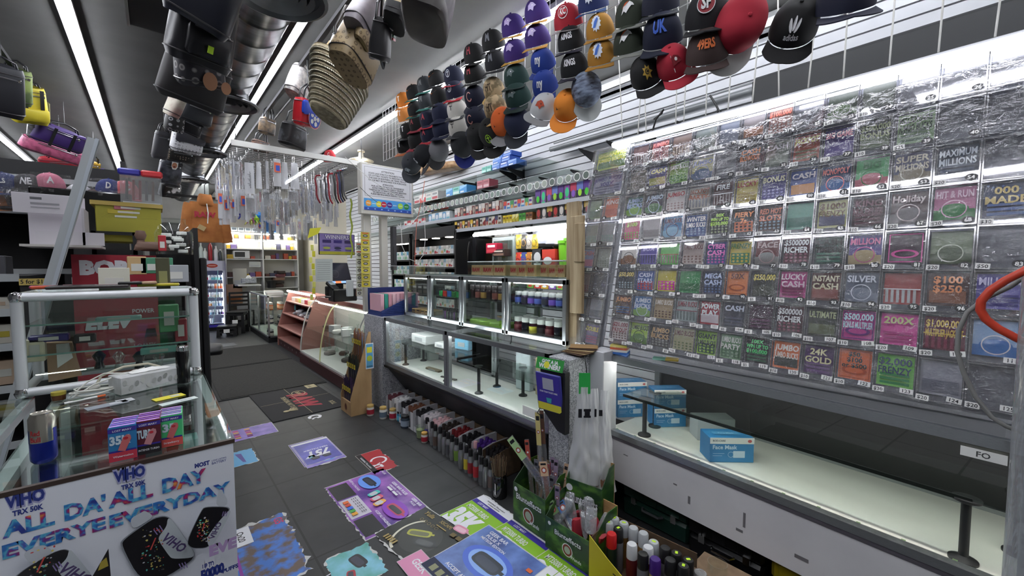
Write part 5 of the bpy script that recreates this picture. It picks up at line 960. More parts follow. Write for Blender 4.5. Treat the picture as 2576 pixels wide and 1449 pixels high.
# curved belts at the right end
for i, (x, y0, y1, c) in enumerate(((795, 440, 510, '#7a1c28'), (803, 448, 520, '#c9c9cc'), (812, 440, 505, '#8a8a8e'), (822, 430, 508, '#3a3a3e'), (832, 432, 510, '#8e1c28'), (842, 424, 505, '#9a9a9e'), (850, 428, 508, '#2c2c30'), (858, 422, 506, '#7a1c2c'), (865, 420, 504, '#1c2a5a'), (871, 418, 500, '#1a1a1e'), (877, 415, 495, '#5a5a60'))):
    a = P(x, y0, 'Y', 5.2); b = P(x, y1, 'Y', 5.2); h = a.z-b.z; t = thing('studded_belt', 'curved hanging belt, %s from the left of the belt row' % nth(i), 'belt', (a.x, 5.2+.02*i, b.z), 0, 'belts hanging at the right end of the rack')
    MB().tube([(.05, 0, h), (.0, 0, h*.97), (-.015, 0, h*.85), (0, 0, h*.6), (0, 0, h*.3), (.012, 0, .05), (.04, 0, .0)], .011, mt(c, .35), 8).obj('band', t); MB().tube([(.05, 0, h), (.055, 0, h+.05)], .003, CHROME, 5).obj('hook', t)
cap(829, 388, '#a01c24', '#8a1820', '=C', '#e8c8c8', None, 'red cap lying on the wire rack beside the white cable', 40, 0, 0, X=1.8, group='caps in the far part of the shop')
# pendant lamp
t = thing('pendant_lamp', 'cream metal pendant lamp above the attention notice', 'lamp', P(909, 404, 'Y', 5.9)); m = MB(); m.lathe([(.03, .11), (.035, .10), (.04, .05), (.08, .035), (.17, .0), (.172, -.008), (.165, -.006), (.08, .02), (.03, .03)], mt('#d8d2c2', .4), 30); m.obj('lamp_shade', t)
MB().lathe([(0, -.02), (.035, -.01), (.035, .015), (0, .02)], mt('#fff4dc', .5, 0, 25), 16).obj('bulb', t); MB().cyl((0, 0, .1), (0, 0, CEIL-.03-t.location.z), .006, mt('#c8c4b8'), 6).obj('cord', t); MB().lathe([(.05, 0), (.05, .02), (0, .025)], mt('#d8d2c2'), 16, T(0, 0, CEIL-.055-t.location.z)).obj('canopy', t)
# attention notice and its posts
q0, q1 = P(906, 407, 'Y', 4.75), P(1040, 548, 'Y', 4.75); W = q1.x-q0.x; H = q0.z-q1.z
t = thing('notice_board', 'large white notice headed ATTENTION hung above the pedestal', 'sign', (q0.x, 4.75, q1.z)); MB().b2((0, 0, 0), (W, .098, H), mt('#c4c1b8', .6), .004).obj('board', t)
m = MB(frame((0, -.002, 0), (1, 0, 0), (0, 0, 1))); G = mt('#4c4d50'); m.rect(W*.03, H*.08, W*.94, H*.89, mt('#dcdce0', .35))
for a in ((.07, .36, .86, .003), (.07, .93, .86, .003)): m.rect(W*a[0], H*a[1], W*a[2], a[3], G)
m.rect(W*.07, H*.36, .003, H*.57, G); m.rect(W*.93, H*.36, .003, H*.57, G); m.text('ATTENTION:', W*.5, H*.855, H*.035, G)
for i, s_ in enumerate(('STATE LAW STRICTLY PROHIBITS THE SALE', 'OF LOTTERY TICKETS TO PERSONS UNDER', 'THE AGE OF EIGHTEEN (18) YEARS. PROOF', 'OF AGE MAY BE REQUIRED FOR PURCHASE.')): m.text(s_, W*.5, H*(.80-.045*i), H*.03, G, w=W*.76)
m.text('ATENCIÓN:', W*.5, H*.60, H*.032, G)
for i, s_ in enumerate(('POR LEY DEL ESTADO DE TENNESSEE ES', 'ESTRICTAMENTE PROHIBIDO VENDER', 'TARJETAS DE LOTERIA A PERSONAS MENORES', 'DE DIECIOCHO (18) AÑOS DE EDAD.', 'PUEDE SER REQUERIDA IDENTIFICACION.')): m.text(s_, W*.5, H*(.555-.04*i), H*.028, G, w=W*.78)
m.rect(W*.05, H*.12, W*.9, H*.19, mt('#4a9ad8')); m.rect(W*.05, H*.08, W*.9, H*.06, mt('#1f4aa8'))
for i, (x, c) in enumerate(((.13, '#e09a3c'), (.23, '#58b0e0'), (.32, '#d8d03c'), (.41, '#b8243c'), (.52, '#4a2c8a'), (.62, '#4a9ad8'), (.73, '#a8d84a'), (.85, '#2c8a3c'))): m.ell(W*x, H*.215, W*.052, W*.052, mt(c), 20); m.rect(W*(x-.035), H*.21, W*.07, H*.01, mt('#e8e8e8'))
for i in range(7): m.ell(W*(.12+.125*i), H*.11, W*.02, W*.013, mt('#a8c8f0'), 4)
m.obj('printed_sheet', t, smooth=False)
CREAM = mt('#c9c6bc', .5)
for px, w_, lb in ((924, .09, 'cream square post under the left of the notice'), (967, .08, 'cream square post under the middle of the notice')):
    q = P(px, 560, 'Y', 4.85); tag(MB().b2((-w_/2, 0, 0), (w_/2, .08, 1.5), CREAM, .003).obj('square_post'), lb, 'post', loc=(q.x, 4.85, 1.0))
tag(MB().box(0, 0, 0, .05, .08, .55, mt('#3a3a3e', .5), .004).obj('cable_trunking'), 'dark vertical strip beside the second cream post', 'trunking', loc=P(990, 625, 'Y', 4.86))
for i, (pts, c, lb, r) in enumerate((([(1068, 455), (1062, 500), (1048, 560), (1044, 640), (1042, 690)], '#c8705a', 'orange cable hanging in front of the black racks', .004), ([(1065, 500), (1070, 600), (1066, 640), (1050, 660), (1025, 650), (1012, 620), (1008, 560)], '#d8d8d4', 'white cable looping down before the black racks', .004), ([(1000, 565), (1010, 578), (1030, 570), (1050, 545), (1085, 535)], '#dcdcd8', 'white cable sagging under the notice', .005), ([(868, 395), (930, 450), (1000, 495), (1035, 520)], '#d8d8d4', 'white cord stretched from the rack across the notice', .004), ([(905, 470), (925, 490), (950, 510)], '#5a5a5c', 'thin grey cable crossing the notice edge', .003), ([(990, 620), (991, 660), (998, 670)], '#1c1c1e', 'black cable dropping from the dark strip', .004))):
    tag(MB().tube([P(x, y, 'Y', 4.55) for x, y in pts], r, mt(c, .5), 6).obj('loose_cable'), lb, 'cable')
q = P(943, 792, 'Z', 1.0); t = thing('candle_box_display', 'blue counter display tray holding rows of pink and green boxes', 'display box', (1.84, 4.24, 1.001)); BLUEC = mt('#1c2f6a', .5)
m = MB(); m.b2((0, 0, 0), (.44, .36, .05), BLUEC); m.prism([(0, 0), (.36, 0), (.36, .30), (.30, .30), (0, .06)], 0, .005, BLUEC, frame((.44, 0, 0), (0, 1, 0), (0, 0, 1))); m.prism([(0, 0), (.44, 0), (.44, .24), (.0, .06)], 0, .005, BLUEC, frame((0, .0, 0), (1, 0, 0), (0, 0, 1)))
for i in range(9): m.box(.22+.01*i, -.003, .03+.02*i*.9, .40-.03*i*.9, .004, .004, mt('#6a8ac0', .5))
m.b2((0, .355, 0), (.44, .36, .3), BLUEC); m.obj('tray', t)
for i in range(9):
    c = ('#d8a8b4', '#2c8a7a', '#c8909c', '#d8b0b8', '#b8707c')[1 if i in (1,) else i % 2*2 if i > 3 else i % 5]
    tag(MB().b2((0, 0, 0), (.04, .30, .19), mt(c, .5), .002).rect(0, 0, 0, 0, PAPER).obj('slim_box'), '%s slim box in the blue display tray, %s from the aisle' % ('green' if i == 1 else 'pink', nth(i)), 'box', 'slim boxes in the blue tray', loc=(1.85+.046*i, 4.27, 1.052))
# card strips hanging
def strip(px, py0, py1, n, Y, cs, lb, w=.09):
    a = P(px, py0, 'Y', Y); b = P(px, py1, 'Y', Y); h = (a.z-b.z)/n; t = thing('card_strip', lb, 'display strip', (a.x, Y, b.z))
    for i in range(n): m = MB(frame((-w/2, -.001*i, h*i), (1, 0, 0), (0, 0, 1))); m.rect(0, 0, w, h*.94, mt(cs[i % len(cs)], .4)); m.ell(w/2, h*.4, w*.28, h*.2, mt('#3a3a3c'), 14); m.ell(w/2, h*.4, w*.18, h*.1, mt('#a8a8a4', .3), 12); m.rect(w*.15, h*.72, w*.7, h*.12, mt('#c8402c' if i > n-3 else '#5a5a30')); m.obj('blister_card', t, smooth=False)
    MB().cyl((0, .004, 0), (0, .004, a.z-b.z+.1), .004, mt('#c8c8c4'), 6).obj('hanging_strip', t)
strip(918, 583, 722, 8, 4.55, ['#c8b83a', '#b8aa3a', '#d0c44a'], 'tall strip of yellow blister cards beside the cream post', .10); strip(902, 610, 745, 7, 4.6, ['#b8bcae', '#c8ccc0'], 'strip of pale blister cards left of the yellow ones', .07)
o = MB(frame((0, 0, 0), (1, 0, 0), (0, 0, 1))); cc = mt('#e0dc3a', .4); o.add([(0, 0), (.12, .06), (.16, .14), (.03, .12)], [(0, 1, 2, 3)], cc, T(-.05, 0, 0))
for i in range(9): o.box(.0+.02*math.sin(i*2.2), -.16-.075*i+.05, -.01, .035, .07, .01, mt('#d8d23a' if i % 2 else '#e8e87a', .4), .003, None)
tag(o.obj('yellow_ribbon_strip'), 'yellow arrow tag and dangling yellow strip left of the WINNERS sign', 'strip', loc=P(785, 600, 'Y', 5.3))
tag(MB().tube([P(882, 500, 'Y', 5.0)+V((.012*math.sin(i*1.3), 0, -i*.055)) for i in range(14)], .011, mt('#98a83a', .6), 8).obj('beaded_cord'), 'yellow green cord hanging down in front of the WINNERS sign', 'cord')
# WINNERS sign
q0, q1 = P(801, 586, 'Y', 5.4), P(893, 642, 'Y', 5.4); W = q1.x-q0.x; H = q0.z-q1.z
t = thing('winners_sign', 'purple lottery sign lettered WINNERS over the till', 'sign', (q0.x, 5.4, q1.z)); MB().b2((0, 0, 0), (W, .02, H), mt('#15151a'), .003).obj('frame', t); m = MB(frame((0, -.001, 0), (1, 0, 0), (0, 0, 1))); m.rect(W*.02, H*.02, W*.96, H*.96, mt('#8a7ab8', .4)); m.rect(W*.02, H*.02, W*.96, H*.14, mt('#b8b43a'))
m.text('WINNERS', W*.5+.003, H*.745, H*.19, mt('#3a2c6a'), w=W*.72, bold=.05); m.text('WINNERS', W*.5, H*.755, H*.18, mt('#e0dcea'), w=W*.7, bold=.02)
for i, c in enumerate(('#3a2c6a', '#3a2c7a', '#3a2c5a')): m.rect(W*(.1+.3*i), H*.56, W*.23, H*.14, mt(c)); m.rect(W*(.1+.3*i), H*.40, W*.22, H*.035, mt('#6a5a9a')); m.ell(W*(.21+.3*i), H*.32, W*.1, H*.06, mt('#a8b05a' if i != 1 else '#3a3a5a'), 16); m.rect(W*(.12+.3*i), H*.2, W*.18, H*.03, mt('#4a4070'))
m.obj('sign_face', t, smooth=False)
# till: monitor, card terminal, note
t = thing('till_monitor', 'tilted black till screen on the counter beneath the WINNERS sign', 'monitor', P(857, 705, 'Y', 5.5)+V((0, 0, -.1)), .25); MB().box(0, 0, .2, .36, .03, .30, BLK, .01, T(ry=.0, rx=-.35)).obj('screen_body', t); m = MB(T(rx=-.35)@frame((-.165, -.0155, .06), (1, 0, 0), (0, 0, 1))); m.rect(0, 0, .33, .28, mt('#2c2838', .15)); m.rect(0, 0, .33, .03, mt('#8ab0e0', .3, 0, .8)); m.rect(.1, 0, .08, .03, mt('#e07a4a', .3, 0, .8)); m.ring(.12, .13, .05, .003, mt('#5a5668')); m.obj('screen', t, smooth=False); MB().box(0, .06, -.02, .1, .1, .2, BLK, .01).box(0, .05, -.12, .26, .24, .03, BLK, .01).obj('stand', t)
t = thing('card_terminal', 'small black card terminal in front of the till screen', 'card terminal', P(832, 722, 'Y', 5.2)-V((0, 0, .05)), .3); MB().box(0, 0, .07, .09, .17, .04, BLK, .01, T(rx=.5)).obj('body', t); MB().box(0, .02, .094, .07, .06, .003, mt('#a8b4b4', .3), 0, T(rx=.5)).obj('display', t); MB().box(0, .04, 0, .07, .07, .12, BLK, .01).obj('stand', t)
tag(MB().box(0, 0, 0, .30, .22, .16, mt('#151517', .4), .01).obj('receipt_printer'), 'black receipt printer and drawer under the till screen', 'printer', loc=P(862, 738, 'Y', 5.5)-V((0, 0, .02)))
m = MB(frame((-.1, 0, -.14), (1, 0, 0), (0, -.05, 1))); m.rect(0, 0, .2, .28, mt('#d4dcd8', .6))
for i in range(9): m.rect(.02, .03+.026*i, .15, .004, mt('#8a9490'))
tag(m.obj('paper_note', smooth=False), 'white written note hanging left of the till screen', 'note', loc=P(815, 680, 'Y', 5.3))
tag(MB().box(0, 0, 0, .08, .04, .2, mt('#d4dcdc', .4), .005).obj('white_carton'), 'small white upright carton right of the card terminal', 'carton', loc=P(880, 725, 'Y', 5.1))
tag(MB().lathe([(0, 0), (.012, .01), (.02, .1), (.02, .3), (.012, .36), (.008, .5), (0, .5)], noisy('tiki_brown', '#3a2420', '#a8583a', 12, .5), 12, T(rx=0, ry=.2)).obj('carved_stick'), 'dark carved stick leaning point down beside the till', 'stick', loc=P(897, 745, 'Y', 4.9), rz=0)
# ---------------- curved glass showcase, pink shelves
Y0, Y1 = 4.9, 7.15
t = thing('curved_glass_case', 'tilted curved glass case with pale trim full of glass pipes', 'display case', (1.72, Y0, 0)); L_ = Y1-Y0; RED = mt('#3c1a1c', .5); SAL = mt('#a8685c', .5)
MB().b2((0, 0, 0), (.6, L_, .16), RED, .005).obj('base', t); MB().b2((.02, 0, .16), (.6, L_, .19), mt('#cfd0cc', .5)).obj('deck', t); MB().b2((.3, 0, 1.0), (.62, L_, 1.04), mt('#c8ccca', .4)).obj('counter_top', t); MB().b2((.28, 0, .985), (.31, L_, 1.045), SAL).obj('top_rail', t)
cv = lambda u, v: V((.02+.28*(1-math.cos(v*PI/2))**.9, L_*u, .17+.83*math.sin(v*PI/2)**1.1))
MB().grid(cv, 4, 14, GLASS).obj('curved_glass', t)
for u in (0, .55, 1): MB().tube([cv(u, i/12)+V((-.003, 0, 0)) for i in range(13)], .009, mt('#d8d8a0' if u == .55 else '#c8c8c4', .4), 6).obj('glass_trim', t)
MB().b2((.1, .02, .55), (.55, L_-.02, .558), GLASSG).obj('middle_shelf', t); MB().b2((.56, .02, .19), (.6, L_-.02, 1.0), mt('#b4b4b0', .5)).obj('back_panel', t); MB().b2((0, -.01, .19), (.6, .005, .98), GLASS).obj('side_glass', t)
MB().cyl((.30, .05, .95), (.30, L_-.05, .95), .012, mt('#f6f8f0', .5, 0, 16), 8).obj('led_tube', t)
rd = random.Random(5)
for i in range(26):
    y = Y0+.12+(i % 13)*.165; z = .191 if i < 13 else .559; x = 1.95+rd.uniform(0, .2); k = rd.random()
    if k < .4: o = MB().lathe([(0, 0), (.03, 0), (.034, .02), (.012, .07), (.012, .16), (.02, .18)], clear('pipe_glass%d' % i, rd.choice(['#d8e8e4', '#b8d8c8', '#d8c8e0', '#c8d8e8']), .25, .05, alpha=.1) if i < 3 else GLASSG, 14); nm, cn, d = 'glass_pipe', 'pipe', 'clear glass pipe'
    elif k < .75: o = MB().box(0, 0, .05, .12, .13, .10, mt(rd.choice(['#d4d6d6', '#c8ccd0', '#3c6aa0', '#b8babc']), .4), .002); nm, cn, d = 'white_carton', 'carton', 'pale small carton'
    else: o = soft(.16, .05, .1, 1, .3, mat=mt(rd.choice(['#4a4440', '#8a8480', '#5a4034', '#c8c8c4']), .5), mb=MB(T(0, 0, .026))); nm, cn, d = 'small_pouch', 'pouch', 'small dark pouch'
    tag(o.obj(nm), '%s in the curved case, %s along its %s' % (d, nth(i % 13), 'deck' if i < 13 else 'glass shelf'), cn, 'stock in the curved glass case', loc=(x, y, z), rz=rd.uniform(0, 3))
PINK = mt('#a8766c', .5)
t = thing('pink_shelf_unit', 'salmon pink wooden shelf unit with sloping sides at the aisle', 'shelf unit', (1.78, 7.2, 0)); L_ = 1.8
for y in (0, L_-.025): MB().prism([(0, 0), (.5, 0), (.5, 1.05), (.22, 1.05), (.0, .35)], 0, .025, PINK, frame((0, y+.025, 0), (1, 0, 0), (0, 0, 1))).obj('side_panel', t)
for z, x in ((.14, .0), (.38, .01), (.62, .09), (.85, .16)): MB().b2((x, .02, z), (.5, L_-.02, z+.02), PINK).obj('shelf', t)
MB().b2((.48, .02, .1), (.5, L_-.02, 1.05), mt('#8a5a52', .6)).obj('back_panel', t); MB().b2((.02, 0, .0), (.5, L_, .12), RED).obj('plinth', t); MB().cyl((.2, .02, 1.06), (.2, L_-.02, 1.06), .02, mt('#f8f8f0', .5, 0, 18), 8).obj('led_tube', t)
for i in range(6): MB().box(-.001+.02, .2+.28*i, .06, .004, .012, .03, mt('#a8a8a4')).obj('floor_clip', t)
for i in range(7): o = MB().box(0, 0, .04, .14, .16, .08, mt(('#c8b890', '#d8d0a8', '#a83a44', '#d8d8d4', '#b8c860', '#c8a880', '#d8d4cc')[i], .5), .004).obj('small_parcel'); tag(o, 'small parcel on the top pink shelf, %s from the till' % nth(i), 'parcel', 'parcels on the top pink shelf', loc=(2.07, 7.35+.22*i, .871), rz=rd.uniform(-.3, .3))
for i in range(16): o = soft(.12, .05, .12, 1, .4, mat=mt(('#d8d8dc', '#1c1c20', '#8a8c94', '#4a5a6a')[i % 4], .3)).obj('foil_packet'); tag(o, 'black and silver foil packet on the second pink shelf, %s from the till' % nth(i), 'packet', 'foil packets on the pink shelf', loc=(2.0+.1*(i % 2), 7.3+.075*i, .67+.04*(i % 3 == 0)), rz=i)
tag(MB().box(0, 0, .09, .1, .12, .18, mt('#26282c', .4), .01).box(-.052, 0, .1, .004, .08, .1, mt('#4aa0a8')).obj('dark_canister'), 'dark box with teal front at the far end of the second pink shelf', 'box', loc=(2.1, 8.75, .641))
# ---------------- rear: showcase, fridge, stools, shelving
def showcase(name, label, loc, L_, D, H=.95, z0=.1):
    t = thing(name, label, 'display case', loc); m = MB(); m.b2((0, 0, 0), (D, L_, z0), BLK); m.obj('plinth', t); m = MB()
    for x in (0, D-.03):
        for z in (z0, H-.03): m.b2((x, 0, z), (x+.03, L_, z+.03), ALU)
        for y in (0, L_/2, L_-.03): m.b2((x, y, z0), (x+.03, y+.03, H), ALU)
    for y in (0, L_-.03):
        for z in (z0, H-.03): m.b2((0, y, z), (D, y+.03, z+.03), ALU)
    m.obj('frame', t); MB().b2((.01, .02, z0), (.014, L_-.02, H-.02), GLASS).obj('front_glass', t); MB().b2((.02, .008, z0), (D, .012, H-.02), GLASS).obj('side_glass', t); MB().b2((.01, .01, H), (D, L_-.01, H+.006), GLASS).obj('top_glass', t)
    for z in (z0+.28, z0+.55): MB().b2((.03, .03, z), (D-.03, L_-.03, z+.006), GLASSG).obj('inner_shelf', t)
    MB().b2((.02, .02, z0), (D-.02, L_-.02, z0+.01), WHT).obj('deck', t); MB().cyl((.03, .05, H-.02), (.03, L_-.05, H-.02), .014, mt('#f6f8f0', .5, 0, 22), 8).obj('led_tube', t); return t
showcase('rear_showcase', 'aluminium showcase beyond the pink shelves with orange lidded jars', (1.69, 9.35, 0), 2.1, .5)
for k, z in enumerate((.111, .387, .657)):
    for j in range(9):
        b, l = (('#1c1c24', '#d8d8da'), ('#2c2a3a', '#c8c8cc'), ('#c8683a', '#e0dcd8'))[k]; o = jar(.045, .15, b, l, '#d8d0c8' if k < 2 else '#e8b08a'); o.location = (1.76+.2*(j % 3), 9.45+.10*(j//3), z); o['label'] = '%s jar in the rear showcase, %s layer, %s counted from the aisle' % (('dark', 'navy', 'orange')[k], ('bottom', 'middle', 'upper')[k], nth(j)); o['group'] = 'jars in the rear showcase'
for j in range(4): tag(MB().box(0, 0, .03, .3, .2, .06, mt(('#e0dcd4', '#d8e0e0', '#c8b8a0', '#e4e4e0')[j], .6), .004).obj('flat_carton'), 'pale flat carton on top of the rear showcase, %s from the aisle side' % nth(j), 'carton', 'cartons on the rear showcase', loc=(1.85+.04*j, 9.5+.25*j, .957), rz=.1*j)
# drinks fridge
fx, fy = .80, 12.05; FW, FH = .50, 1.68
t = thing('drinks_fridge', 'tall purple framed glass door fridge stocked with cans', 'fridge', (fx, fy, 0), -.12); PU = mt('#3c34a0', .4); m = MB(); m.b2((0, 0, .08), (FW, .5, .11), PU); m.b2((0, .02, .08), (.03, .5, FH), PU); m.b2((FW-.03, .02, .08), (FW, .5, FH), PU); m.b2((0, .46, .08), (FW, .5, FH), PU); m.b2((0, 0, FH-.22), (FW, .5, FH), PU); m.b2((.02, .02, 0), (FW-.02, .48, .08), BLK); m.obj('cabinet', t)
MB().b2((.03, .44, .11), (FW-.03, .455, FH-.22), mt('#c8ccd8', .5)).obj('inner_back', t); m = MB(); m.b2((0, -.02, .08), (.05, 0, FH), mt('#b8b8c8', .4)); m.b2((FW-.05, -.02, .08), (FW, 0, FH), mt('#b8b8c8', .4)); m.b2((0, -.02, FH-.24), (FW, 0, FH), mt('#c0c0d0', .4)); m.b2((0, -.02, .08), (FW, 0, .14), PU); m.obj('door_frame', t); MB().b2((.05, -.012, .14), (FW-.05, -.008, FH-.24), GLASS).obj('glass_door', t)
m = MB(frame((FW*.5, -.022, FH-.12), (1, 0, 0), (0, 0, 1))); m.ell(0, 0, .11, .05, mt('#a83a2c'), 24); m.rect(-.07, -.006, .14, .012, mt('#e8c8b8')); m.obj('oval_badge', t, smooth=False); MB().b2((.045, .02, .15), (.055, .03, FH-.3), mt('#eef2ff', .5, 0, 20)).b2((FW-.055, .02, .15), (FW-.045, .03, FH-.3), mt('#eef2ff', .5, 0, 20)).obj('door_light', t)
m = MB(); m.tube([(.36, -.04, FH-.22), (.31, -.04, .78), (.22, -.04, .16)], .006, mt('#a8d8d8', .4), 6); m.tube([(.18+.11*math.cos(a), -.04, .76+.06*math.sin(a)) for a in [2*PI*i/8 for i in range(8)]], .006, mt('#a8d8d8', .4), 6, closed=True); m.obj('lock_bar', t)
for r in range(6):
    z = .16+.21*r; MB().b2((.04, .05, z), (FW-.04, .44, z+.008), mt('#d8dce4', .3)).obj('shelf', t)
CN = {}
def can(c, h=.12, r=.03, name='drink_can'):
    k = (c, h, r)
    if k in CN: o = CN[k].copy(); COL.objects.link(o); return o
    o = MB().lathe([(0, 0), (r*.8, 0), (r, h*.06), (r, h*.5)], mt(c, .25, .3), 14).lathe([(r, h*.5), (r, h*.92), (r*.82, h), (0, h*.985)], mt('#d4d6da' if c != '#d8603c' else '#e0a07a', .25, .5), 14).obj(name); CN[k] = o; return o
for r in range(6):
    for j in range(7):
        c = (['#a8203c', '#c83a5a', '#d8d8dc', '#5aa0a8', '#7ac0b8', '#8ad0c8', '#3a4a5a'], ['#a83a5a', '#5a4a5a', '#3a3a44', '#8a8a90', '#d8603c', '#e08a5a', '#d8603c'], ['#c82c4a', '#d84a6a', '#d8d8d8', '#d8c8c0', '#c8c0a8', '#b8c0b0', '#c8ccc0'], ['#d8d8dc', '#c8a08a', '#d89a6a', '#b8c8d8', '#c8d8e8', '#8aa0c8', '#d8e0e8'], ['#c8402c', '#b82c2c', '#8ab0c8', '#3a4a6a', '#c8d0d8', '#3a3a5a', '#4a2c5a'], ['#2c3a5a', '#4a4a5a', '#c8ccd4', '#3a3a44', '#8a8c94', '#5a5a66', '#d8d8dc'])[5-r][j]
        if r == 0 and 2 < j < 6: continue
        o = can(c); M_ = Matrix.Rotation(-.12, 4, 'Z') @ V((.075+.057*j, .1, 0)); tag(o, 'can on the %s fridge shelf up, %s from the left' % (nth(r), nth(j)), 'can', 'cans in the drinks fridge', loc=(fx+M_.x, fy+M_.y, .169+.21*r))
for i, (x, h, c, lb) in enumerate(((.02, .42, '#c8d4cc', 'tall white bottle on the fridge, leftmost'), (.10, .3, '#dce4dc', 'pale pump bottle on the fridge'), (.2, .5, '#a01c24', 'tall red container standing on the fridge'), (.31, .36, '#d8d8d8', 'white cylinder on the fridge beside the red container'), (.40, .28, '#2c3436', 'dark bottle on the fridge, rightmost'))):
    t = thing('tall_bottle', lb, 'bottle', (fx+.04+x, fy+.18, FH+.001), 0, 'bottles on the fridge'); MB().lathe([(0, 0), (.04, 0), (.042, h*.7), (.02, h*.82), (.015, h*.9), (0, h*.9)], mt(c, .3), 16).obj('body', t); MB().lathe([(0, h*.9), (.018, h*.9), (.018, h), (0, h)], mt('#d8d8d8', .4), 12).obj('cap', t)
def stool(loc, s, h, lb, rz):
    t = thing('step_stool', lb, 'stool', loc, rz, 'black plastic stools'); MB().box(0, 0, h-.015, s, s, .03, BLK, .01).box(0, 0, h-.06, s*.92, s*.92, .06, BLK, .005).obj('seat', t)
    for i in (-1, 1):
        for j in (-1, 1): MB().prism([(-.035, 0), (.035, 0), (.025, h-.05), (-.025, h-.05)], -.02, .02, BLK, T(i*s*.42, j*s*.42, 0, rx=PI/2)).obj('leg', t)
    for q in (-1, 1): MB().box(0, q*s*.44, h*.45, s*.8, .02, h*.2, BLK).box(q*s*.44, 0, h*.45, .02, s*.8, h*.2, BLK).obj('side_brace', t)
    MB().box(0, -s*.47, h*.55, s*.3, .004, .08, PAPER).obj('paper_label', t)
stool((1.42, 11.3, 0), .36, .50, 'taller black stool with a white label before the rear wall', -.4); stool((1.18, 10.9, 0), .36, .24, 'low black stool in front of the taller one', -.2)
t = thing('black_chair', 'black slatted chair standing behind the stools', 'chair', (1.60, 11.95, 0), .1)
for x in (-.2, .2):
    for y in (-.2, .2): MB().box(x, y, .22 if y < 0 else .45, .03, .03, .44 if y < 0 else .9, BLK).obj('leg', t)
MB().box(0, 0, .45, .44, .44, .03, BLK, .01).obj('seat', t)
for z in (.58, .68, .78, .88): MB().box(0, .2, z, .4, .02, .05, BLK).obj('back_slat', t)
# lit rear shelving: from px 565 to 750 at Y 12.4
bx0, bx1 = 1.36, 3.05; t = thing('rear_shelving', 'white lit shelving unit along the back wall', 'shelf unit', (bx0, 12.5, 0)); W = bx1-bx0
MB().b2((0, .42, 0), (W, .45, 2.45), mt('#dcdad0', .6)).obj('back_panel', t)
for x in (0, .82, W-.03): MB().b2((x, 0, 0), (x+.03, .42, 2.45), WHT).obj('upright', t)
for z in (1.25, 1.72, 1.98, 2.25): MB().b2((0, .02, z), (W, .42, z+.02), WHT).obj('shelf', t)
for z in (2.21, 2.4): MB().cyl((.05, .03, z), (W-.05, .03, z), .018, mt('#fffdf0', .5, 0, 26), 8).obj('led_tube', t)
MB().b2((.9, 0, .95), (W, .42, .97), WHT).obj('work_top', t)
rd = random.Random(11); BC = ['#c8a83a', '#b0503a', '#d8d4c8', '#8a3a3c', '#4a4a60', '#c87a3a', '#e0d8c0', '#5a3a34', '#a8b0a4', '#6a5a8a']
for k, z in enumerate((1.271, 1.741, 2.001, 2.271)):
    x = .05; i = 0
    while x < W-.12:
        w_ = rd.uniform(.07, .16); h_ = rd.uniform(.07, .17)
        if not (.8 < x+w_ and x < .87) and rd.random() > (.25 if k else .1): tag(MB().box(0, 0, h_/2, w_, .15, h_, mt(rd.choice(BC), .5), .003).rect(-w_*.3, 0, 0, 0, PAPER).obj('stock_box'), 'small coloured box on the %s rear shelf up, %s from the left' % (nth(k), nth(i)), 'box', 'boxes on the rear shelving', loc=(bx0+x+w_/2, 12.65, z)); i += 1
        x += w_+.012
for j in range(6): tag(MB().box(0, 0, .05, .13, .12, .10, mt('#a8b0b8', .3), .004).box(0, -.061, .05, .09, .002, .05, mt('#5a646e')).obj('silver_box'), 'silver box on top of the rear shelving, %s from the left' % nth(j), 'box', 'silver boxes on the rear shelving', loc=(bx0+.22+.15*j, 12.62, 2.452))
tag(MB().box(0, 0, .17, .32, .2, .34, mt('#2a62a8', .4), .01).obj('blue_carton'), 'blue carton on top of the rear shelving', 'carton', loc=(bx0+1.0, 12.62, 2.452), rz=.1)
t = thing('microwave', 'white microwave on the rear shelves', 'microwave', (bx0+.36, 12.66, 1.741)); MB().box(0, 0, .11, .36, .26, .2, WHT, .01).obj('body', t); MB().box(-.04, -.132, .11, .22, .004, .13, mt('#3a3a38', .2)).obj('door_window', t)
t = thing('tissue_box', 'diamond patterned tissue box on the till ledge of the back wall', 'tissue box', (bx0+.46, 12.3, 1.12)); MB().box(0, 0, .06, .32, .14, .12, noisy('diamond_print', '#c8ccd0', '#8a9098', 40, .5), .004).obj('carton', t); soft(.14, .08, .08, .4, .2, mat=PAPER, mb=MB(T(0, 0, .15))).obj('tissue', t); MB().box(0, .1, -.06, .5, .5, .03, WHT).box(0, .3, -.55, .4, .05, 1.0, WHT).obj('ledge', t)
for px, py, w_, h_, c, lb in ((545, 740, .36, .5, '#c8a080', 'orange food poster low on the back wall'), (582, 790, .5, .55, '#d0d4d4', 'white sheet taped low on the back wall'), (598, 665, .26, .14, '#c8ccc4', 'small framed sign on the back wall'), (560, 700, .3, .5, '#c8c6b8', 'pale poster with red corners on the back wall')):
    q = P(px+45, py, 'Y', 12.4); q.y = 12.48; m = MB(frame((-w_/2, 0, -h_/2), (1, 0, 0), (0, 0, 1))); m.rect(0, 0, w_, h_, mt(c, .6)); m.rect(w_*.1, h_*.1, w_*.8, h_*.3, mt('#b8703a' if 'food' in lb else '#b8bcbc')); tag(m.obj('wall_poster', smooth=False), lb, 'poster', loc=q)
for j in range(5): tag(MB().box(0, 0, .05, .3-.03*j, .25, .08, mt(('#4a3430', '#2c2624', '#8a6a5a', '#6a3a44', '#3a3230')[j], .5), .01).obj('folded_goods'), 'dark folded goods stacked at the rear work top, %s from the bottom' % nth(j), 'goods', 'folded goods at the rear', loc=(bx0+1.15+.02*j, 12.6, .971+.09*j), rz=.1*j)
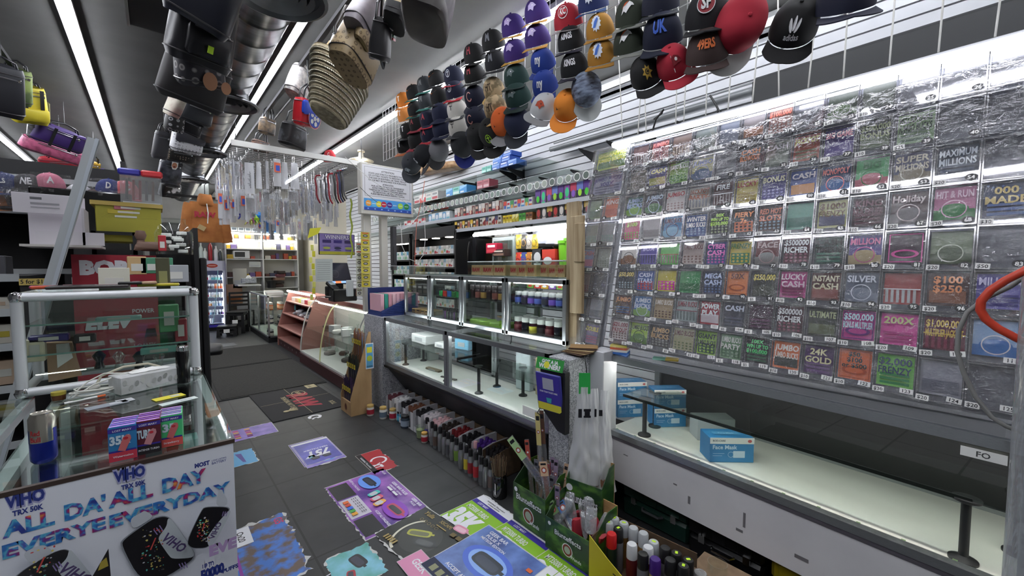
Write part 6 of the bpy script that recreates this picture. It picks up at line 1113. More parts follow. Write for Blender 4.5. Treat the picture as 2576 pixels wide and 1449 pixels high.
tag(MB().lathe([(0, 0), (.1, 0), (.1, .1), (.13, .2), (0, .2)], BLK, 16).obj('black_bucket'), 'black bucket on the rear work top', 'bucket', loc=(bx0+.98, 12.35, .97))
# orange hoodie
t = thing('orange_hoodie', 'orange brown hoodie with red lettering hanging on a rail', 'hoodie', P(518, 560, 'Y', 6.8), .1); m_h = noisy('orange_cloth', '#a0602c', '#b8763c', 7, .8, bump=.3)
soft(.40, .52, .14, .86, .2, 3, m_h, bot=.05).obj('torso', t)
for s in (-1, 1): m = MB(T(s*.20, 0, -.01, ry=s*-.13)); soft(.13, .50, .11, 1, .1, 3, m_h, mb=m); m.obj('sleeve', t)
soft(.2, .16, .16, .7, .3, 2.6, m_h, mb=MB(T(0, 0, .29))).obj('hood', t); m = MB(frame((-.02, -.095, .06), (1, 0, 0), (0, 0, 1))); m.text('RAW', .0, 0, .07, mt('#a8243a'), w=.24, bold=.05); m.obj('lettering', t, smooth=False)
MB().tube([(0, -.09, .24), (.01, -.1, .12), (.0, -.1, -.02)], .006, PAPER, 6).obj('drawstring', t); MB().box(-.02, -.105, -.1, .08, .01, .06, mt('#b8a070'), 0, T(ry=.5)).obj('tag', t); MB().tube([(0, 0, .36), (0, 0, .5), (.02, 0, .52)], .005, BLK, 6).obj('hanger_hook', t)
tag(MB().b2((-.4, 0, 0), (.5, .03, .03), BLKM).b2((.46, 0, 0), (.49, .03, .43), BLKM).obj('hanging_rail'), 'black rail that carries the orange hoodie', 'rail', loc=P(518, 500, 'Y', 6.82))
# ---------------- mats and worn posters on the floor
MAT = noisy('charcoal_mat', '#222220', '#2e2d2a', 60, .95, bump=.4)
for y0, y1, lb in ((5.64, 7.43, 'large dark floor mat nearest the red lettered mat'), (7.47, 9.2, 'large dark floor mat farther along the aisle')):
    t = thing('floor_mat', lb, 'mat', (.50, y0, 0)); MB().b2((0, 0, .0005), (1.18, y1-y0, .008), mt('#1a1a1a', .8), .003).obj('rubber_edge', t); MB().b2((.03, .03, .008), (1.15, y1-y0-.03, .012), MAT).obj('pile', t)
tag(MB().b2((0, 0, .0005), (.5, .36, .004), mt('#6a6c6e', .7)).obj('grey_mat_piece'), 'pale grey flat piece on the floor beyond the mats', 'mat', loc=(.68, 9.45, 0), rz=.05)
t = thing('printed_mat', 'black mat with large red lettering', 'mat', (.83, 4.52, 0), .03); MB().b2((0, 0, .0005), (.74, 1.13, .008), mt('#141418', .8), .003).obj('mat_base', t)
m = MB(frame((0, 1.13, .009), (0, -1, 0), (1, 0, 0))); TN = mt('#b0a480', .7); RD = mt('#9a2436', .7)
m.text('RAW', .60, .34, .19, RD, w=.60, bold=.07, shear=.15); m.text('THE NATURAL WAY TO ROLL', .62, .25, .05, TN, w=.55); m.ring(.30, .46, .10, .012, TN, 28, ry=.07); m.text('RAW', .30, .435, .05, TN, w=.13); m.rect(.02, .60, .16, .12, TN); m.text('CLASSIC', .10, .63, .03, mt('#141418'), w=.13); m.text('ROLL', .93, .62, .05, TN, w=.14); 
m.rect(0, .37, 1.12, .004, TN); m.rect(.55, .01, .004, .72, TN)
for i in range(5): m.line(.90, .20, .90+.09*math.cos(1.2+i*.35), .20+.09*math.sin(1.2+i*.35), .014, TN)
m.ell(.90, .18, .03, .03, TN); m.obj('print', t, smooth=False)
def rag(w, h, j, sd, sides='lrtb', st=.017):
    r = random.Random(sd); o = []
    for (x0, y0, x1, y1, s) in ((0, 0, w, 0, 'b'), (w, 0, w, h, 'r'), (w, h, 0, h, 't'), (0, h, 0, 0, 'l')):
        l = math.hypot(x1-x0, y1-y0); n = max(2, int(l/st))
        for i in range(n): k = i/n; q = j*(.8*noise.noise(V((x0*7+x1*3+k*l*9, y0*5+k*l*7, sd)))+.35*r.uniform(-1, 1)) if s in sides else 0; o.append((x0+(x1-x0)*k+(q if x0 == x1 else 0), y0+(y1-y0)*k+(q if y0 == y1 else 0)))
    return o
def poster(label, x, y, w, h, rx, base, draw=None, rot=0, sides='lb', j=.012, z=.001, sd=1, white=True):
    # frame: reading direction rx ('-y' or '-x'); origin is the text's lower left corner
    a = -PI/2 if rx == '-y' else PI; o = MB(T(x, y, z, rz=a+rot))
    if white: o.poly([(p[0]*1.02-w*.01, p[1]*1.03-h*.015) for p in rag(w, h, j*1.3, sd+5, sides)], mt('#c9c8c6', .6))
    else: o.lay()
    o.poly(rag(w, h, j, sd, sides), base)
    if draw: draw(o, w, h)
    return tag(o.obj('floor_poster', smooth=False), label, 'poster', 'worn posters stuck to the floor')
def neb(n, a, b, sc=6): return noisy(n, a, b, sc, .35, lo=.3, hi=.7)
NB1 = neb('blue_violet_print', '#2a2c8a', '#8a5ac0', 4); NB2 = neb('deep_violet_print', '#3a2478', '#b070c8', 5); NBL = neb('blue_glow_print', '#1c2a6a', '#7a9ae0', 5); W_ = mt('#e4e4ea', .4); DK = mt('#16161c', .4); GRN = mt('#86b82c', .4); PUR2 = mt('#3a2f92', .4)
def dev(o, x, y, w, h, c, r=0, c2='#3a3c4a'):
    A = o.M; o.M = A @ T(x, y, 0, rz=r); pts = [(w/2*math.copysign(abs(math.cos(a))**.5, math.cos(a)), h/2*math.copysign(abs(math.sin(a))**.5, math.sin(a))) for a in [2*PI*k/20 for k in range(20)]]
    o.poly(pts, mt(c, .35)); o.poly([(p[0]*.8, p[1]*.6-h*.05) for p in pts], mt(c2, .3)); o.rect(w*.5, -h*.12, w*.12, h*.24, mt(c, .3)); o.M = A
def d5(o, w, h):
    o.rect(w*.03, h*.02, w*.28, h*.30, DK); o.rect(w*.33, h*.02, w*.34, h*.30, mt('#c9c4d0', .4)); o.rect(w*.70, h*.02, w*.27, h*.28, DK)
    for i in range(6):
        for j in range(3): o.rect(w*(.35+.05*i), h*(.20+.03*j), w*.03, h*.012, mt('#6a6470'))
    for i, c in enumerate(('#e0703a', '#c84a3a', '#3a6ad0', '#4aa04a', '#e0a03a')): o.rect(w*(.37+.055*i), h*.06, w*.045, h*.08, mt(c))
    o.ell(w*.18, h*.62, w*.15, h*.17, mt('#6a9af0', .4), 28); dev(o, w*.18, h*.62, w*.20, h*.13, '#1a2438', .1)
    o.ell(w*.78, h*.60, w*.17, h*.16, mt('#8a3ab8', .4), 28); dev(o, w*.79, h*.60, w*.22, h*.15, '#b83a5a', .08, '#1a1624')
    for i, c in enumerate(('#4ac0b8', '#d8607a', '#e0a04a')): dev(o, w*(.42+.09*i), h*(.53-.02*i), w*.07, h*.2, c, .2, '#c8c8d0')
    o.text('GEEK BAR PULSE', w*.5, h*.88, h*.05, W_, w=w*.3); o.text('15000 PUFFS   650 MAH', w*.5, h*.82, h*.03, W_, w=w*.26); o.rect(w*.4, h*.76, w*.09, h*.04, W_); o.rect(w*.51, h*.76, w*.09, h*.04, W_); o.text('GEEK BAR', w*.82, h*.90, h*.05, W_, w=w*.16); o.text('PULSE', w*.82, h*.84, h*.04, W_, w=w*.1); o.text('ACCEPT ALL CHALLENGES', w*.16, h*.36, h*.035, W_, w=w*.26); o.text('ACCEPT ALL CHALLENGES', w*.84, h*.34, h*.04, W_, w=w*.28); o.text('PULSE', w*.12, h*.90, h*.04, W_, w=w*.1)
poster('large violet vape poster with several devices in the middle of the aisle', .845, 2.93, .72, .42, '-y', NB2, d5, sides='b', sd=3, j=.015)
def d6(o, w, h):
    o.ell(w*.5, h*.45, w*.30, h*.34, mt('#2c2c2a', .4), 24); o.ring(w*.42, h*.42, w*.26, w*.03, mt('#d8d4c0', .4), 24, 2.2, 4.6, ry=h*.4); dev(o, w*.42, h*.5, w*.34, h*.16, '#a8a83a', .5, '#5a5a2c'); dev(o, w*.62, h*.42, w*.3, h*.18, '#26262a', .35, '#3a3a3e'); G = mt('#a08a50', .4)
    o.text('Yulla', w*.2, h*.86, h*.09, G, w=w*.28, shear=.2); o.text('XSCAPE', w*.55, h*.88, h*.07, G, w=w*.24); o.rect(w*.45, h*.80, w*.2, h*.02, G)
    for i in range(5): o.ring(w*(.2+.08*i), h*.74, h*.03, .002, G, 12); o.rect(w*(.12+.05*i), h*.06, w*.03, h*.1, G)
    o.rect(w*.75, h*.78, w*.08, h*.08, mt('#6a5a34')); o.rect(w*.86, h*.78, w*.08, h*.08, mt('#6a5a34'))
poster('black and gold vape poster between the violet and blue ones', .90, 2.22, .44, .36, '-y', mt('#181816', .4), d6, rot=.12, sides='bl', z=.004, sd=4, j=.015)
def d7(o, w, h):
    o.ell(w*.5, h*.55, w*.36, h*.22, mt('#4a6ad0', .4), 30); o.ell(w*.5, h*.55, w*.28, h*.16, mt('#8ab0f0', .4), 30); dev(o, w*.5, h*.55, w*.42, h*.2, '#121a30', 0, '#232c44'); o.text('GEEK BAR', w*.28, h*.90, h*.055, W_, w=w*.32); o.text('PULSE X', w*.26, h*.83, h*.05, W_, w=w*.24); o.text('METEOR EDITION', w*.32, h*.77, h*.04, W_, w=w*.42); o.text('ACCEPT ALL CHALLENGES', w*.55, h*.2, h*.05, W_, w=w*.75); o.rect(0, 0, w, h*.17, mt('#141a3a'))
    for i in range(4): o.rect(w*(.1+.12*i), h*.03, w*.08, h*.09, mt('#8a8a6a'))
    o.rect(w*.88, h*.78, w*.07, h*.05, mt('#d86a3a'))
poster('blue meteor vape poster nearest the green boxes', .985, 1.83, .46, .46, '-y', NBL, d7, rot=.04, sides='', z=.006, sd=5)
def d8(o, w, h):
    o.rect(0, h*.86, w, h*.14, W_); o.rect(0, h*.76, w, h*.10, PUR2); o.text('LOST MARY', w*.3, h*.785, h*.05, W_, w=w*.3); o.text('MT35000 TURBO', w*.38, h*.60, h*.10, W_, w=w*.6); o.text('35K', w*.42, h*.14, h*.40, W_, w=w*.75, bold=.07); o.text('WARNING: This product', w*.5, h*.93, h*.03, mt('#3a3a3a'), w=w*.7); o.text('contains nicotine.', w*.5, h*.885, h*.03, mt('#3a3a3a'), w=w*.6); dev(o, w*.62, h*.2, w*.3, h*.14, '#d88aa8', .2, '#e8b8c8')
for i, (x, y) in enumerate(((1.22, 2.13), (1.24, 1.80), (1.26, 1.47))): poster('lime green and white poster with huge numerals, %s from the far end' % nth(i), x, y, .325, .40, '-y', GRN, d8, sides='b', z=.0025+.0008*i, sd=6+i)
poster('white warning strip poster beside the green display boxes', 1.56, 2.12, .9, .07, '-y', W_, lambda o, w, h: [o.text('WARNING: This product contains nicotine. Nicotine is an addictive chemical.', w*.5, h*.3, .016, mt('#444'), w=w*.9)], sides='tb', z=.0015, sd=9, white=False)
def d2(o, w, h):
    o.rect(0, h*.55, w, h*.22, mt('#a89ac8', .5)); o.ell(w*.4, h*.88, w*.2, h*.07, mt('#6a9ae0'), 20)
    for i, c in enumerate(('#e08a5a', '#d86a7a', '#7ab0b8')): o.rect(w*(.2+.22*i), h*.6, w*.16, h*.1, mt(c))
    o.rect(0, h*.02, w, h*.06, W_)
poster('violet flyer with product rows below the red lettered mat', 1.10, 3.85, .28, .50, '-x', NB1, None, sides='t', sd=11, z=.001)
poster('violet flyer with orange and pink product rows below the red lettered mat', 1.12, 3.83, .29, .52, '-x', neb('lilac_print', '#4a4ab0', '#b09ad8', 5), d2, sides='t', sd=10, z=.002).rotation_euler.z = 0
poster('blue poster with large upside-down white lettering', 1.11, 3.80, .27, .44, '-x', neb('royal_print', '#34348c', '#6a6ac8', 5), lambda o, w, h: [o.text('75Y', w*.5, h*.48, h*.26, W_, w=w*.7, bold=.05, shear=.2), o.text('NERA FULLVIEW', w*.5, h*.36, h*.06, W_, w=w*.7), dev(o, w*.35, h*.8, w*.22, h*.12, '#26283a'), dev(o, w*.68, h*.8, w*.22, h*.12, '#26283a')], sides='tb', sd=12, z=.003)
poster('small purple product poster beside the left counter', .46, 4.55, .30, .36, '-y', neb('purple_print', '#4a3a9a', '#8a6ac8', 8), lambda o, w, h: [o.rect(w*(.1+.16*i), h*(.1+.25*j), w*.1, h*.12, mt(('#c84a6a', '#d8a04a', '#8a3a6a')[(i+j) % 3])) for i in range(5) for j in range(2)], sides='lrb', sd=13)
poster('small sky blue poster scrap at the left counter corner', .36, 4.0, .30, .21, '-y', mt('#5aa8d8', .4), lambda o, w, h: [o.poly([(w*.15, h*.4), (w*.8, h*.55), (w*.85, h*.65), (w*.2, h*.6)], PUR2), o.rect(w*.5, h*.1, w*.3, h*.12, W_)], sides='lrbt', sd=14, j=.015)
poster('torn red poster corner with white letters', 1.18, 3.27, .38, .19, '-y', mt('#a82c34', .4), lambda o, w, h: [o.ring(w*.5, h*.6, h*.3, h*.09, W_, 20, 0, 4.5), o.text('XT', w*.72, h*.15, h*.4, W_, w=w*.22, bold=.05), o.rect(0, 0, w*.9, h*.22, DK), o.text('WARNING: This product', w*.45, h*.06, h*.08, W_, w=w*.7)], sides='tr', sd=15, j=.025)
poster('shredded blue poster with a phone number at the bottom left counter', .27, 2.80, .62, .28, '-y', noisy('shredded_print', '#4a7ac8', '#6a5a50', 14, .6, lo=.42, hi=.58), lambda o, w, h: [o.rect(0, h*.05, w*.3, h*.3, W_), o.text('Ox20', w*.15, h*.12, h*.12, DK), o.text('G5', w*.1, h*.8, h*.16, mt('#c83a6a')), o.rect(w*.0, 0, w*.9, h*.05, mt('#8a3a9a'))], sides='lrtb', sd=16, j=.03)
poster('round worn green print with small devices at the bottom edge', .62, 2.19, .28, .22, '-y', neb('green_worn', '#4a9a7a', '#8ac8e0', 7), lambda o, w, h: [dev(o, w*.4, h*.6, w*.4, h*.3, '#26262a', .2), dev(o, w*.7, h*.3, w*.3, h*.2, '#a82c3a', -.3)], sides='lrtb', sd=17, j=.02)
poster('small pink poster corner cut by the bottom edge', .90, 1.93, .3, .14, '-y', mt('#d88ab0', .4), lambda o, w, h: [o.text('GEEK', w*.35, h*.4, h*.3, W_, w=w*.4)], sides='', sd=18, z=.005)
m = MB(T(1.19, 4.42, .001, rz=-PI/2-.3)); m.ring(0, 0, .05, .03, W_, 20, .5, 5.5); m.ring(.06, .02, .035, .02, W_, 16, 2, 5); tag(m.obj('floor_sticker', smooth=False), 'white curled sticker letters on the floor below the red lettered mat', 'sticker')
m = MB(T(.55, 2.02, .001)); r = random.Random(3)
for i in range(26): m.poly([(r.uniform(-.07, .07)+.008*math.cos(a), 0+.008*math.sin(a)) for a in (0, 2, 4)], W_, T(0, r.uniform(-.05, .05), 0))
tag(m.obj('white_paper_crumbs', smooth=False), 'scraps of torn white paper left on the black floor', 'scraps', kind='stuff')
# ---------------- incense rack
t = thing('incense_rack', 'tan wooden stepped rack of incense tubes', 'rack', (1.47, 4.17, 0)); PLY = noisy('plywood', '#9a7a54', '#b09068', 8, .6, stretch=(1, 1, .3))
for y in (0, .285): MB().prism([(0, 0), (.22, 0), (.22, .86), (.20, .86), (.0, .18)], 0, .015, PLY, frame((0, y+.015, 0), (1, 0, 0), (0, 0, 1))).obj('side_panel', t)
MB().b2((0, .015, 0), (.015, .285, .14), PLY).obj('front_panel', t); m = MB(frame((-.001, .15, .07), (0, -1, 0), (0, 0, 1))); m.ell(0, 0, .035, .04, mt('#5a2c1c'), 20); m.ring(0, 0, .033, .003, mt('#a8804a'), 20, ry=.036); m.obj('oval_mark', t, smooth=False)
for z, x in ((.02, .01), (.25, .07), (.5, .13)): MB().b2((x, .015, z), (.22, .285, z+.012), PLY).obj('step', t)
m = MB(frame((.16, -.004, .47), (1, 0, 0), (0, 0, 1))); m.rect(0, 0, .085, .27, W_); m.rect(.006, .008, .073, .254, mt('#5a9ac0')); m.rect(.014, .17, .055, .06, mt('#d8d03a')); m.ell(.042, .11, .03, .03, mt('#a8b83a'), 16); m.text('INCENSE', .042, .02, .012, DK, w=.06); m.obj('price_card', t, smooth=False)
k = 0
for tier, (z, x) in enumerate(((.035, .035), (.27, .09), (.52, .15))):
    for j in range(5):
        c = thing('incense_tube', 'clear tube of %s incense sticks, %s row up, %s from the near side' % (('purple', 'dark green', 'brown and blue')[tier], nth(tier), nth(j)), 'incense tube', (1.47+x, 4.22+.052*j, z), 0, 'tubes in the incense rack'); MB().lathe([(0, 0), (.024, 0), (.024, .25), (.026, .255), (.026, .262)], GLASS, 14).obj('tube', c)
        m = MB(); r = random.Random(k); k += 1
        for i in range(12): a = r.uniform(0, 6.3); q = r.uniform(.003, .017); m.cyl((q*math.cos(a), q*math.sin(a), .004), (q*1.3*math.cos(a), q*1.3*math.sin(a), r.uniform(.28, .36)), .0028, mt(('#3a2448', '#2c3024', '#8a5a3c')[tier] if r.random() < .7 else ('#241a2c', '#16180f', '#6a8ab0')[tier], .7), 5)
        m.obj('incense_stick_bundle', c, kind='stuff'); m = MB(frame((-.0265, .018, .20), (0, -1, 0), (0, 0, 1))); m.rect(0, 0, .034, .05, mt('#c8b42c')); m.text('$1', .017, .015, .02, DK); m.obj('price_tag', c, smooth=False)
# candle jars left of the trays
def candle(px, py, z, body, lid, lab, lb, r=.038, h=.105, wax=None):
    o = jar(r, h, body, lid, lab, lh=.2); o.location = P(px, py, 'Z', z)+V((0, 0, 0)); o['label'] = lb; o['group'] = 'candle jars on the floor'; o['category'] = 'candle'; o.name = 'candle_jar'
candle(932, 1044, 0, '#c8c4bc', '#b89a5a', '#9a2434', 'white candle jar with a gold lid, nearest the wooden rack', h=.11); candle(964, 1052, 0, '#d4d2cc', '#b89a5a', '#5a6a7a', 'white candle jar with a gold lid, next to the nearest one', h=.12); candle(989, 1054, 0, '#d4d0cc', '#b89a5a', '#a8243c', 'white candle jar with a red label, third from the rack', h=.11)
candle(1008, 1058, 0, '#3a7a9a', '#1c1c1e', '#5ab0d0', 'blue candle jar with a black lid', h=.10); candle(967, 1020, .0, '#c88a4a', '#b89a5a', '#a8402c', 'orange candle jar standing behind the white ones', h=.19); candle(1012, 1022, .0, '#1c2430', '#16161a', '#c8ccd0', 'dark navy candle jar with a white label behind', h=.17); candle(1020, 1074, 0, '#34404e', '#2c2c2e', '#8a98a8', 'dark blue candle jar in front of the trays', r=.045, h=.12)
t = thing('candle_glass', 'pale green open candle glass before the spray bottles', 'candle', P(1058, 1100, 'Z', 0)); MB().lathe([(0, 0), (.036, 0), (.042, .05), (.04, .11), (.037, .11), (.037, .01)], GLASSG, 20).obj('glass', t); MB().lathe([(0, .005), (.035, .005), (.037, .075), (0, .075)], mt('#b8c08a', .5), 20).obj('wax', t)
candle(1068, 1112, 0, '#c8c4bc', '#b8904a', '#a02434', 'small candle jar with a gold lid beside the green glass', r=.03, h=.09)
# white trays of spray bottles
CAPS = [('#5a2a34', 'maroon capped'), ('#d8d8d8', 'white capped'), ('#1c1a1c', 'black capped'), ('#6a4230', 'brown capped'), ('#1a1a1c', 'dark capped'), ('#d8d0d4', 'pale capped'), ('#d8b0b4', 'pink capped'), ('#2c2420', 'near black capped'), ('#6a1c20', 'red capped'), ('#141416', 'glossy black capped'), ('#3a1c6a', 'purple capped'), ('#161416', 'jet black capped')]
BT = {}
def bottle(c, h=.19, r=.022, body='#a8aaac', lab=None, cap_r=.78):
    k = (c, h, r, body, lab)
    if k in BT: return dup(BT[k], (0, 0, 0))
    t = thing('spray_bottle', 'b', 'spray bottle'); MB().lathe([(0, 0), (r*.95, 0), (r, .006), (r, h*.62), (r*.6, h*.74), (r*.55, h*.76), (0, h*.76)], mt(body, .25, .7), 18).obj('bottle_body', t); MB().lathe([(0, h*.75), (r*cap_r, h*.75), (r*cap_r, h*.97), (r*cap_r*.85, h), (0, h)], mt(c, .4), 16).obj('cap', t)
    if lab: MB().lathe([(r*1.02, h*.12), (r*1.02, h*.52)], mt(lab, .5), 18).obj('label', t)
    BT[k] = t; return t
for i, (c, nm) in enumerate(CAPS):
    y = 4.02-.152*i; x = 1.78; t = thing('display_tray', 'white cut-away carton of %s bottles under the counter skirt' % nm, 'carton', (x, y-.14, 0), 0, 'white cartons of spray bottles'); CB = mt('#c4c4c8', .6) if i < 11 else CARDD
    MB().b2((0, 0, 0), (.26, .14, .004), CB).b2((.256, 0, 0), (.26, .14, .2), CARDD).obj('tray_base', t)
    for yy in (0, .137): MB().prism([(0, 0), (.26, 0), (.26, .21), (.10, .21), (0, .19)], 0, .003, CB, frame((0, yy+.003, 0), (1, 0, 0), (0, 0, 1))).obj('side_flap', t)
    MB().b2((-.003, 0, 0), (0, .05, .17), CB).b2((-.003, .09, 0), (0, .14, .05), CB).obj('front_flap', t)
    for k in range(12):
        a, b = k % 4, k//4
        if a == 3 and i % 2: continue
        if x+.028+.056*a > 1.78+.17: continue
        o = bottle('#d8a8ac' if i == 10 and k == 0 else c, .2); o.location = (x+.03+.056*a, y-.025-.045*b, .005); o['label'] = '%s bottle in the %s carton from the rack, place %s' % (nm, nth(i), nth(k)); o['group'] = 'spray bottles in cartons'
SB = [(1083, 1110, '#3a3a8a'), (1096, 1122, None), (1104, 1130, '#5a4a44'), (1116, 1137, None), (1126, 1146, None), (1136, 1152, '#4a4a50'), (1146, 1160, None), (1157, 1168, '#6a8a3a'), (1168, 1182, None), (1182, 1190, '#c8b83a'), (1192, 1200, '#8a2c34'), (1206, 1210, '#a82c34'), (1220, 1222, '#5a5c60'), (1230, 1228, None), (1243, 1236, '#5a4c48'), (1255, 1240, None), (1190, 1178, '#8a8c90'), (1216, 1196, None)]
for i, (px, py, l) in enumerate(SB):
    px -= 8; py -= 4; o = bottle('#121214', .20, .023, '#a0a2a4', l, .72); o.location = P(px, py, 'Z', 0); o['label'] = 'silver spray bottle%s in the floor row, %s from the candles' % (' with coloured label' if l else '', nth(i)); o['group'] = 'silver spray bottles on the floor'
t = thing('incense_jar', 'dark glass jar stuffed with brown incense sticks', 'jar', P(1257, 1248, 'Z', 0)); MB().lathe([(0, 0), (.048, 0), (.05, .01), (.05, .12), (.042, .14), (.045, .15), (.045, .155), (.04, .155)], clear('smoked_glass', '#3a3a3c', .1, .05, alpha=.5, acol='#1c1c1e'), 20).obj('glass', t); m = MB(frame((-.046, .0, .035), (-.35, -1, 0), (0, 0, 1))); m.rect(-.03, 0, .055, .075, PAPER); m.text('STICKS', -.003, .02, .018, DK, w=.045); m.obj('label', t, smooth=False); m = MB(); r = random.Random(8)
for i in range(60): a = r.uniform(0, 6.3); q = r.uniform(0, .03); h_ = r.uniform(.22, .29); m.cyl((q*math.cos(a), q*math.sin(a), .01), (q*2*math.cos(a), q*2*math.sin(a), h_), .002, mt(r.choice(['#5a4434', '#7a6048', '#3a2c24', '#8a7a60']), .8), 4)
m.obj('incense_stick_bundle', t, kind='stuff')
# green display boxes full of pouches and tubes
GB = noisy('green_print', '#1c3c1c', '#5a8a2c', 6, .4, stretch=(1, 1.5, 3), lo=.45, hi=.75)
def gbox(lb, loc, L_, D, h, hb, rz=0):
    t = thing('incense_display_box', lb, 'display box', loc, rz, 'green incense display boxes'); MB().b2((-.003, 0, 0), (0, L_, h), GB).b2((0, 0, 0), (D, L_, .003), CARD).b2((D, 0, 0), (D+.004, L_, hb), CARD).obj('box_panels', t)
    for y in (0, L_-.003): MB().prism([(0, 0), (D, 0), (D, hb), (D*.6, hb), (0, h)], 0, .003, GB, frame((0, y+.003, 0), (1, 0, 0), (0, 0, 1))).obj('side_panel', t)
    m = MB(frame((-.004, L_, 0), (0, -1, 0), (0, 0, 1))); m.text('Blunteffects', L_*.5+.001, h*.62, h*.16, mt('#0c140c'), w=L_*.8, bold=.07); m.text('Blunteffects', L_*.5, h*.63, h*.15, W_, w=L_*.78, bold=.02); m.ell(L_*.5, h*.36, h*.19, h*.19, mt('#7a2c24'), 24); m.ring(L_*.5, h*.36, h*.18, h*.025, W_, 24); m.ell(L_*.5, h*.36, h*.11, h*.11, mt('#a8b0a4'), 16); m.ell(L_*.1, h*.86, h*.06, h*.06, W_, 14); m.text('Wands', L_*.68, h*.18, h*.1, W_, w=L_*.3); m.obj('print', t, smooth=False); return t
gbox('upright green incense box in front of the speckled pedestal', (1.60, 1.53, 0), .27, .20, .24, .34); gbox('low green incense box beside the yellow carton', (1.58, 1.19, 0), .31, .22, .18, .28, .03); gbox('green incense box farther back behind the hanging bags', (1.78, 1.28, 0), .22, .16, .34, .42, .2)
def wand(loc, tip, w, c1, c2, lb, l=None):
    a = V(loc); b = V(tip); d = (b-a); L_ = d.length; z = d.normalized(); x = V((0, -1, 0)).cross(z).cross(z)*-1; x = (V((.35, -1, 0))-z*V((.35, -1, 0)).dot(z)).normalized(); A = Matrix((x, z.cross(x), z)).transposed().to_4x4(); A.translation = a
    t = thing('incense_packet', lb, 'incense packet', (0, 0, 0), 0, 'incense wands in the display boxes'); t.matrix_world = A; MB().box(0, 0, L_/2, w, .006, L_, BAGT).obj('clear_sleeve', t); MB().box(0, 0, L_*.42, w*.5, .005, L_*.75, mt(c2, .6)).obj('sticks', t); m = MB(frame((-w/2, -.0045, L_*.62), (1, 0, 0), (0, 0, 1))); m.rect(0, 0, w, L_*.37, mt(c1, .5)); m.ell(w/2, L_*.15, w*.34, w*.34, mt('#a04a34'), 16); m.ell(w/2, L_*.15, w*.2, w*.2, W_, 12); m.rect(w*.15, L_*.28, w*.7, L_*.05, DK); m.obj('header_card', t, smooth=False)
wand(P(1385, 1245, 'X', 1.70), P(1282, 1100, 'X', 1.62), .05, '#a8c890', '#2c2c2e', 'long packet with a pale green card leaning towards the jar'); wand(P(1365, 1260, 'X', 1.74), P(1352, 1035, 'X', 1.76), .032, '#c8b878', '#8a8a8a', 'tall cream wand packet'); wand(P(1378, 1262, 'X', 1.76), P(1362, 1030, 'X', 1.8), .03, '#6a4a3a', '#5a5a5c', 'tall brown wand packet beside the cream one'); wand(P(1380, 1260, 'X', 1.66), P(1366, 1160, 'X', 1.68), .05, '#c8a888', '#7a3a24', 'packet with a tan African print card'); wand(P(1340, 1250, 'X', 1.7), P(1325, 1105, 'X', 1.74), .03, '#a84a3a', '#6a5a4a', 'orange topped packet behind the green card'); wand(P(1425, 1330, 'X', 1.68), P(1400, 1215, 'X', 1.72), .045, '#8a1c2c', '#5a1c24', 'dark red packet leaning in the low box'); wand(P(1445, 1330, 'X', 1.66), P(1408, 1262, 'X', 1.68), .05, '#3a6aa8', '#2c4a7a', 'short blue packet in the low box'); wand(P(1425, 1345, 'X', 1.64), P(1383, 1262, 'X', 1.64), .05, '#7a9a6a', '#8a8a8a', 'short pale green packet in the low box')
r = random.Random(4)
for i in range(14): y = 1.50+.018*i; wand((1.70+r.uniform(-.06, .06), y, .02), (1.72+r.uniform(-.08, .08), y+r.uniform(-.03, .03), r.uniform(.30, .42)), .028, r.choice(['#8a7a90', '#a88a70', '#6a6a70', '#9a3a3a', '#b8a890']), r.choice(['#5a3a30', '#3a3a3c', '#8a6a4a']), 'slim incense packet crowded in the upright box, %s from the near side' % nth(i))
for i in range(12): o = soft(.06, .12, .02, .95, .5, mat=(BAGP if i % 3 else mt('#a83440', .3))).obj('foil_pouch'); tag(o, '%s pouch heaped in the low green box, %s from the near side' % ('clear silvery' if i % 3 else 'red', nth(i)), 'pouch', 'pouches in the low green box', loc=(1.66+.07*(i % 2), 1.215+.023*i, .13+.05*(i % 3)), rz=i); o.rotation_euler.x = .5-.1*i
m = MB()
for i in range(40): r_ = random.Random(i); x = 1.88+.012*(i % 8); y = 1.33+.014*(i//8); m.cyl((x, y, .0), (x+r_.uniform(-.01, .01), y, .33), .004, mt('#8a5a3a', .8), 5)
tag(m.obj('bundle_of_reeds'), 'bundle of long brown incense sticks behind the hanging bags', 'incense', kind='stuff')
# yellow carton of hair sprays
Y_ = mt('#c8b82c', .5); t = thing('spray_carton', 'bright yellow cut-away carton of spray cans lettered COSMETICS', 'carton', (1.55, 1.185, 0), .10)
MB().prism([(0, 0), (.36, 0), (.36, .15), (.30, .10), (.20, .11), (.10, .17), (.0, .24)], 0, .003, Y_, frame((0, 0, 0), (0, -1, 0), (0, 0, 1))).obj('front_panel', t); MB().b2((0, 0, 0), (.25, .004, .22), CARDD).b2((.25, -.42, 0), (.254, 0, .22), CARDD).b2((0, -.42, 0), (.25, 0, .003), CARDD).obj('inner_panels', t)
m = MB(frame((-.004, 0, 0), (0, -1, 0), (0, 0, 1))); m.ring(.13, .09, .024, .006, DK, 20, -1.6, 1.6); m.ring(.19, .09, .024, .006, DK, 20, .6, 5.4); m.text('COSMETICS', .16, .03, .022, DK, w=.14); m.obj('lettering', t, smooth=False)
SC_ = [(355, 170, 'w', 1), (275, 225, 'w', 1), (480, 235, 'w', 1), (405, 305, 'k', 1), (610, 300, 'w', 0), (745, 370, 'w', 0), (315, 380, 'r', 0), (590, 520, 'W', 0), (885, 490, 'w', 1), (810, 560, 'W', 0), (740, 650, 'k', 0), (905, 720, 'p', 0), (1040, 570, 'k', 0), (1190, 640, 'k', 1), (1110, 730, 'k', 0), (1350, 730, 'k', 1), (1285, 810, 'k', 1)]
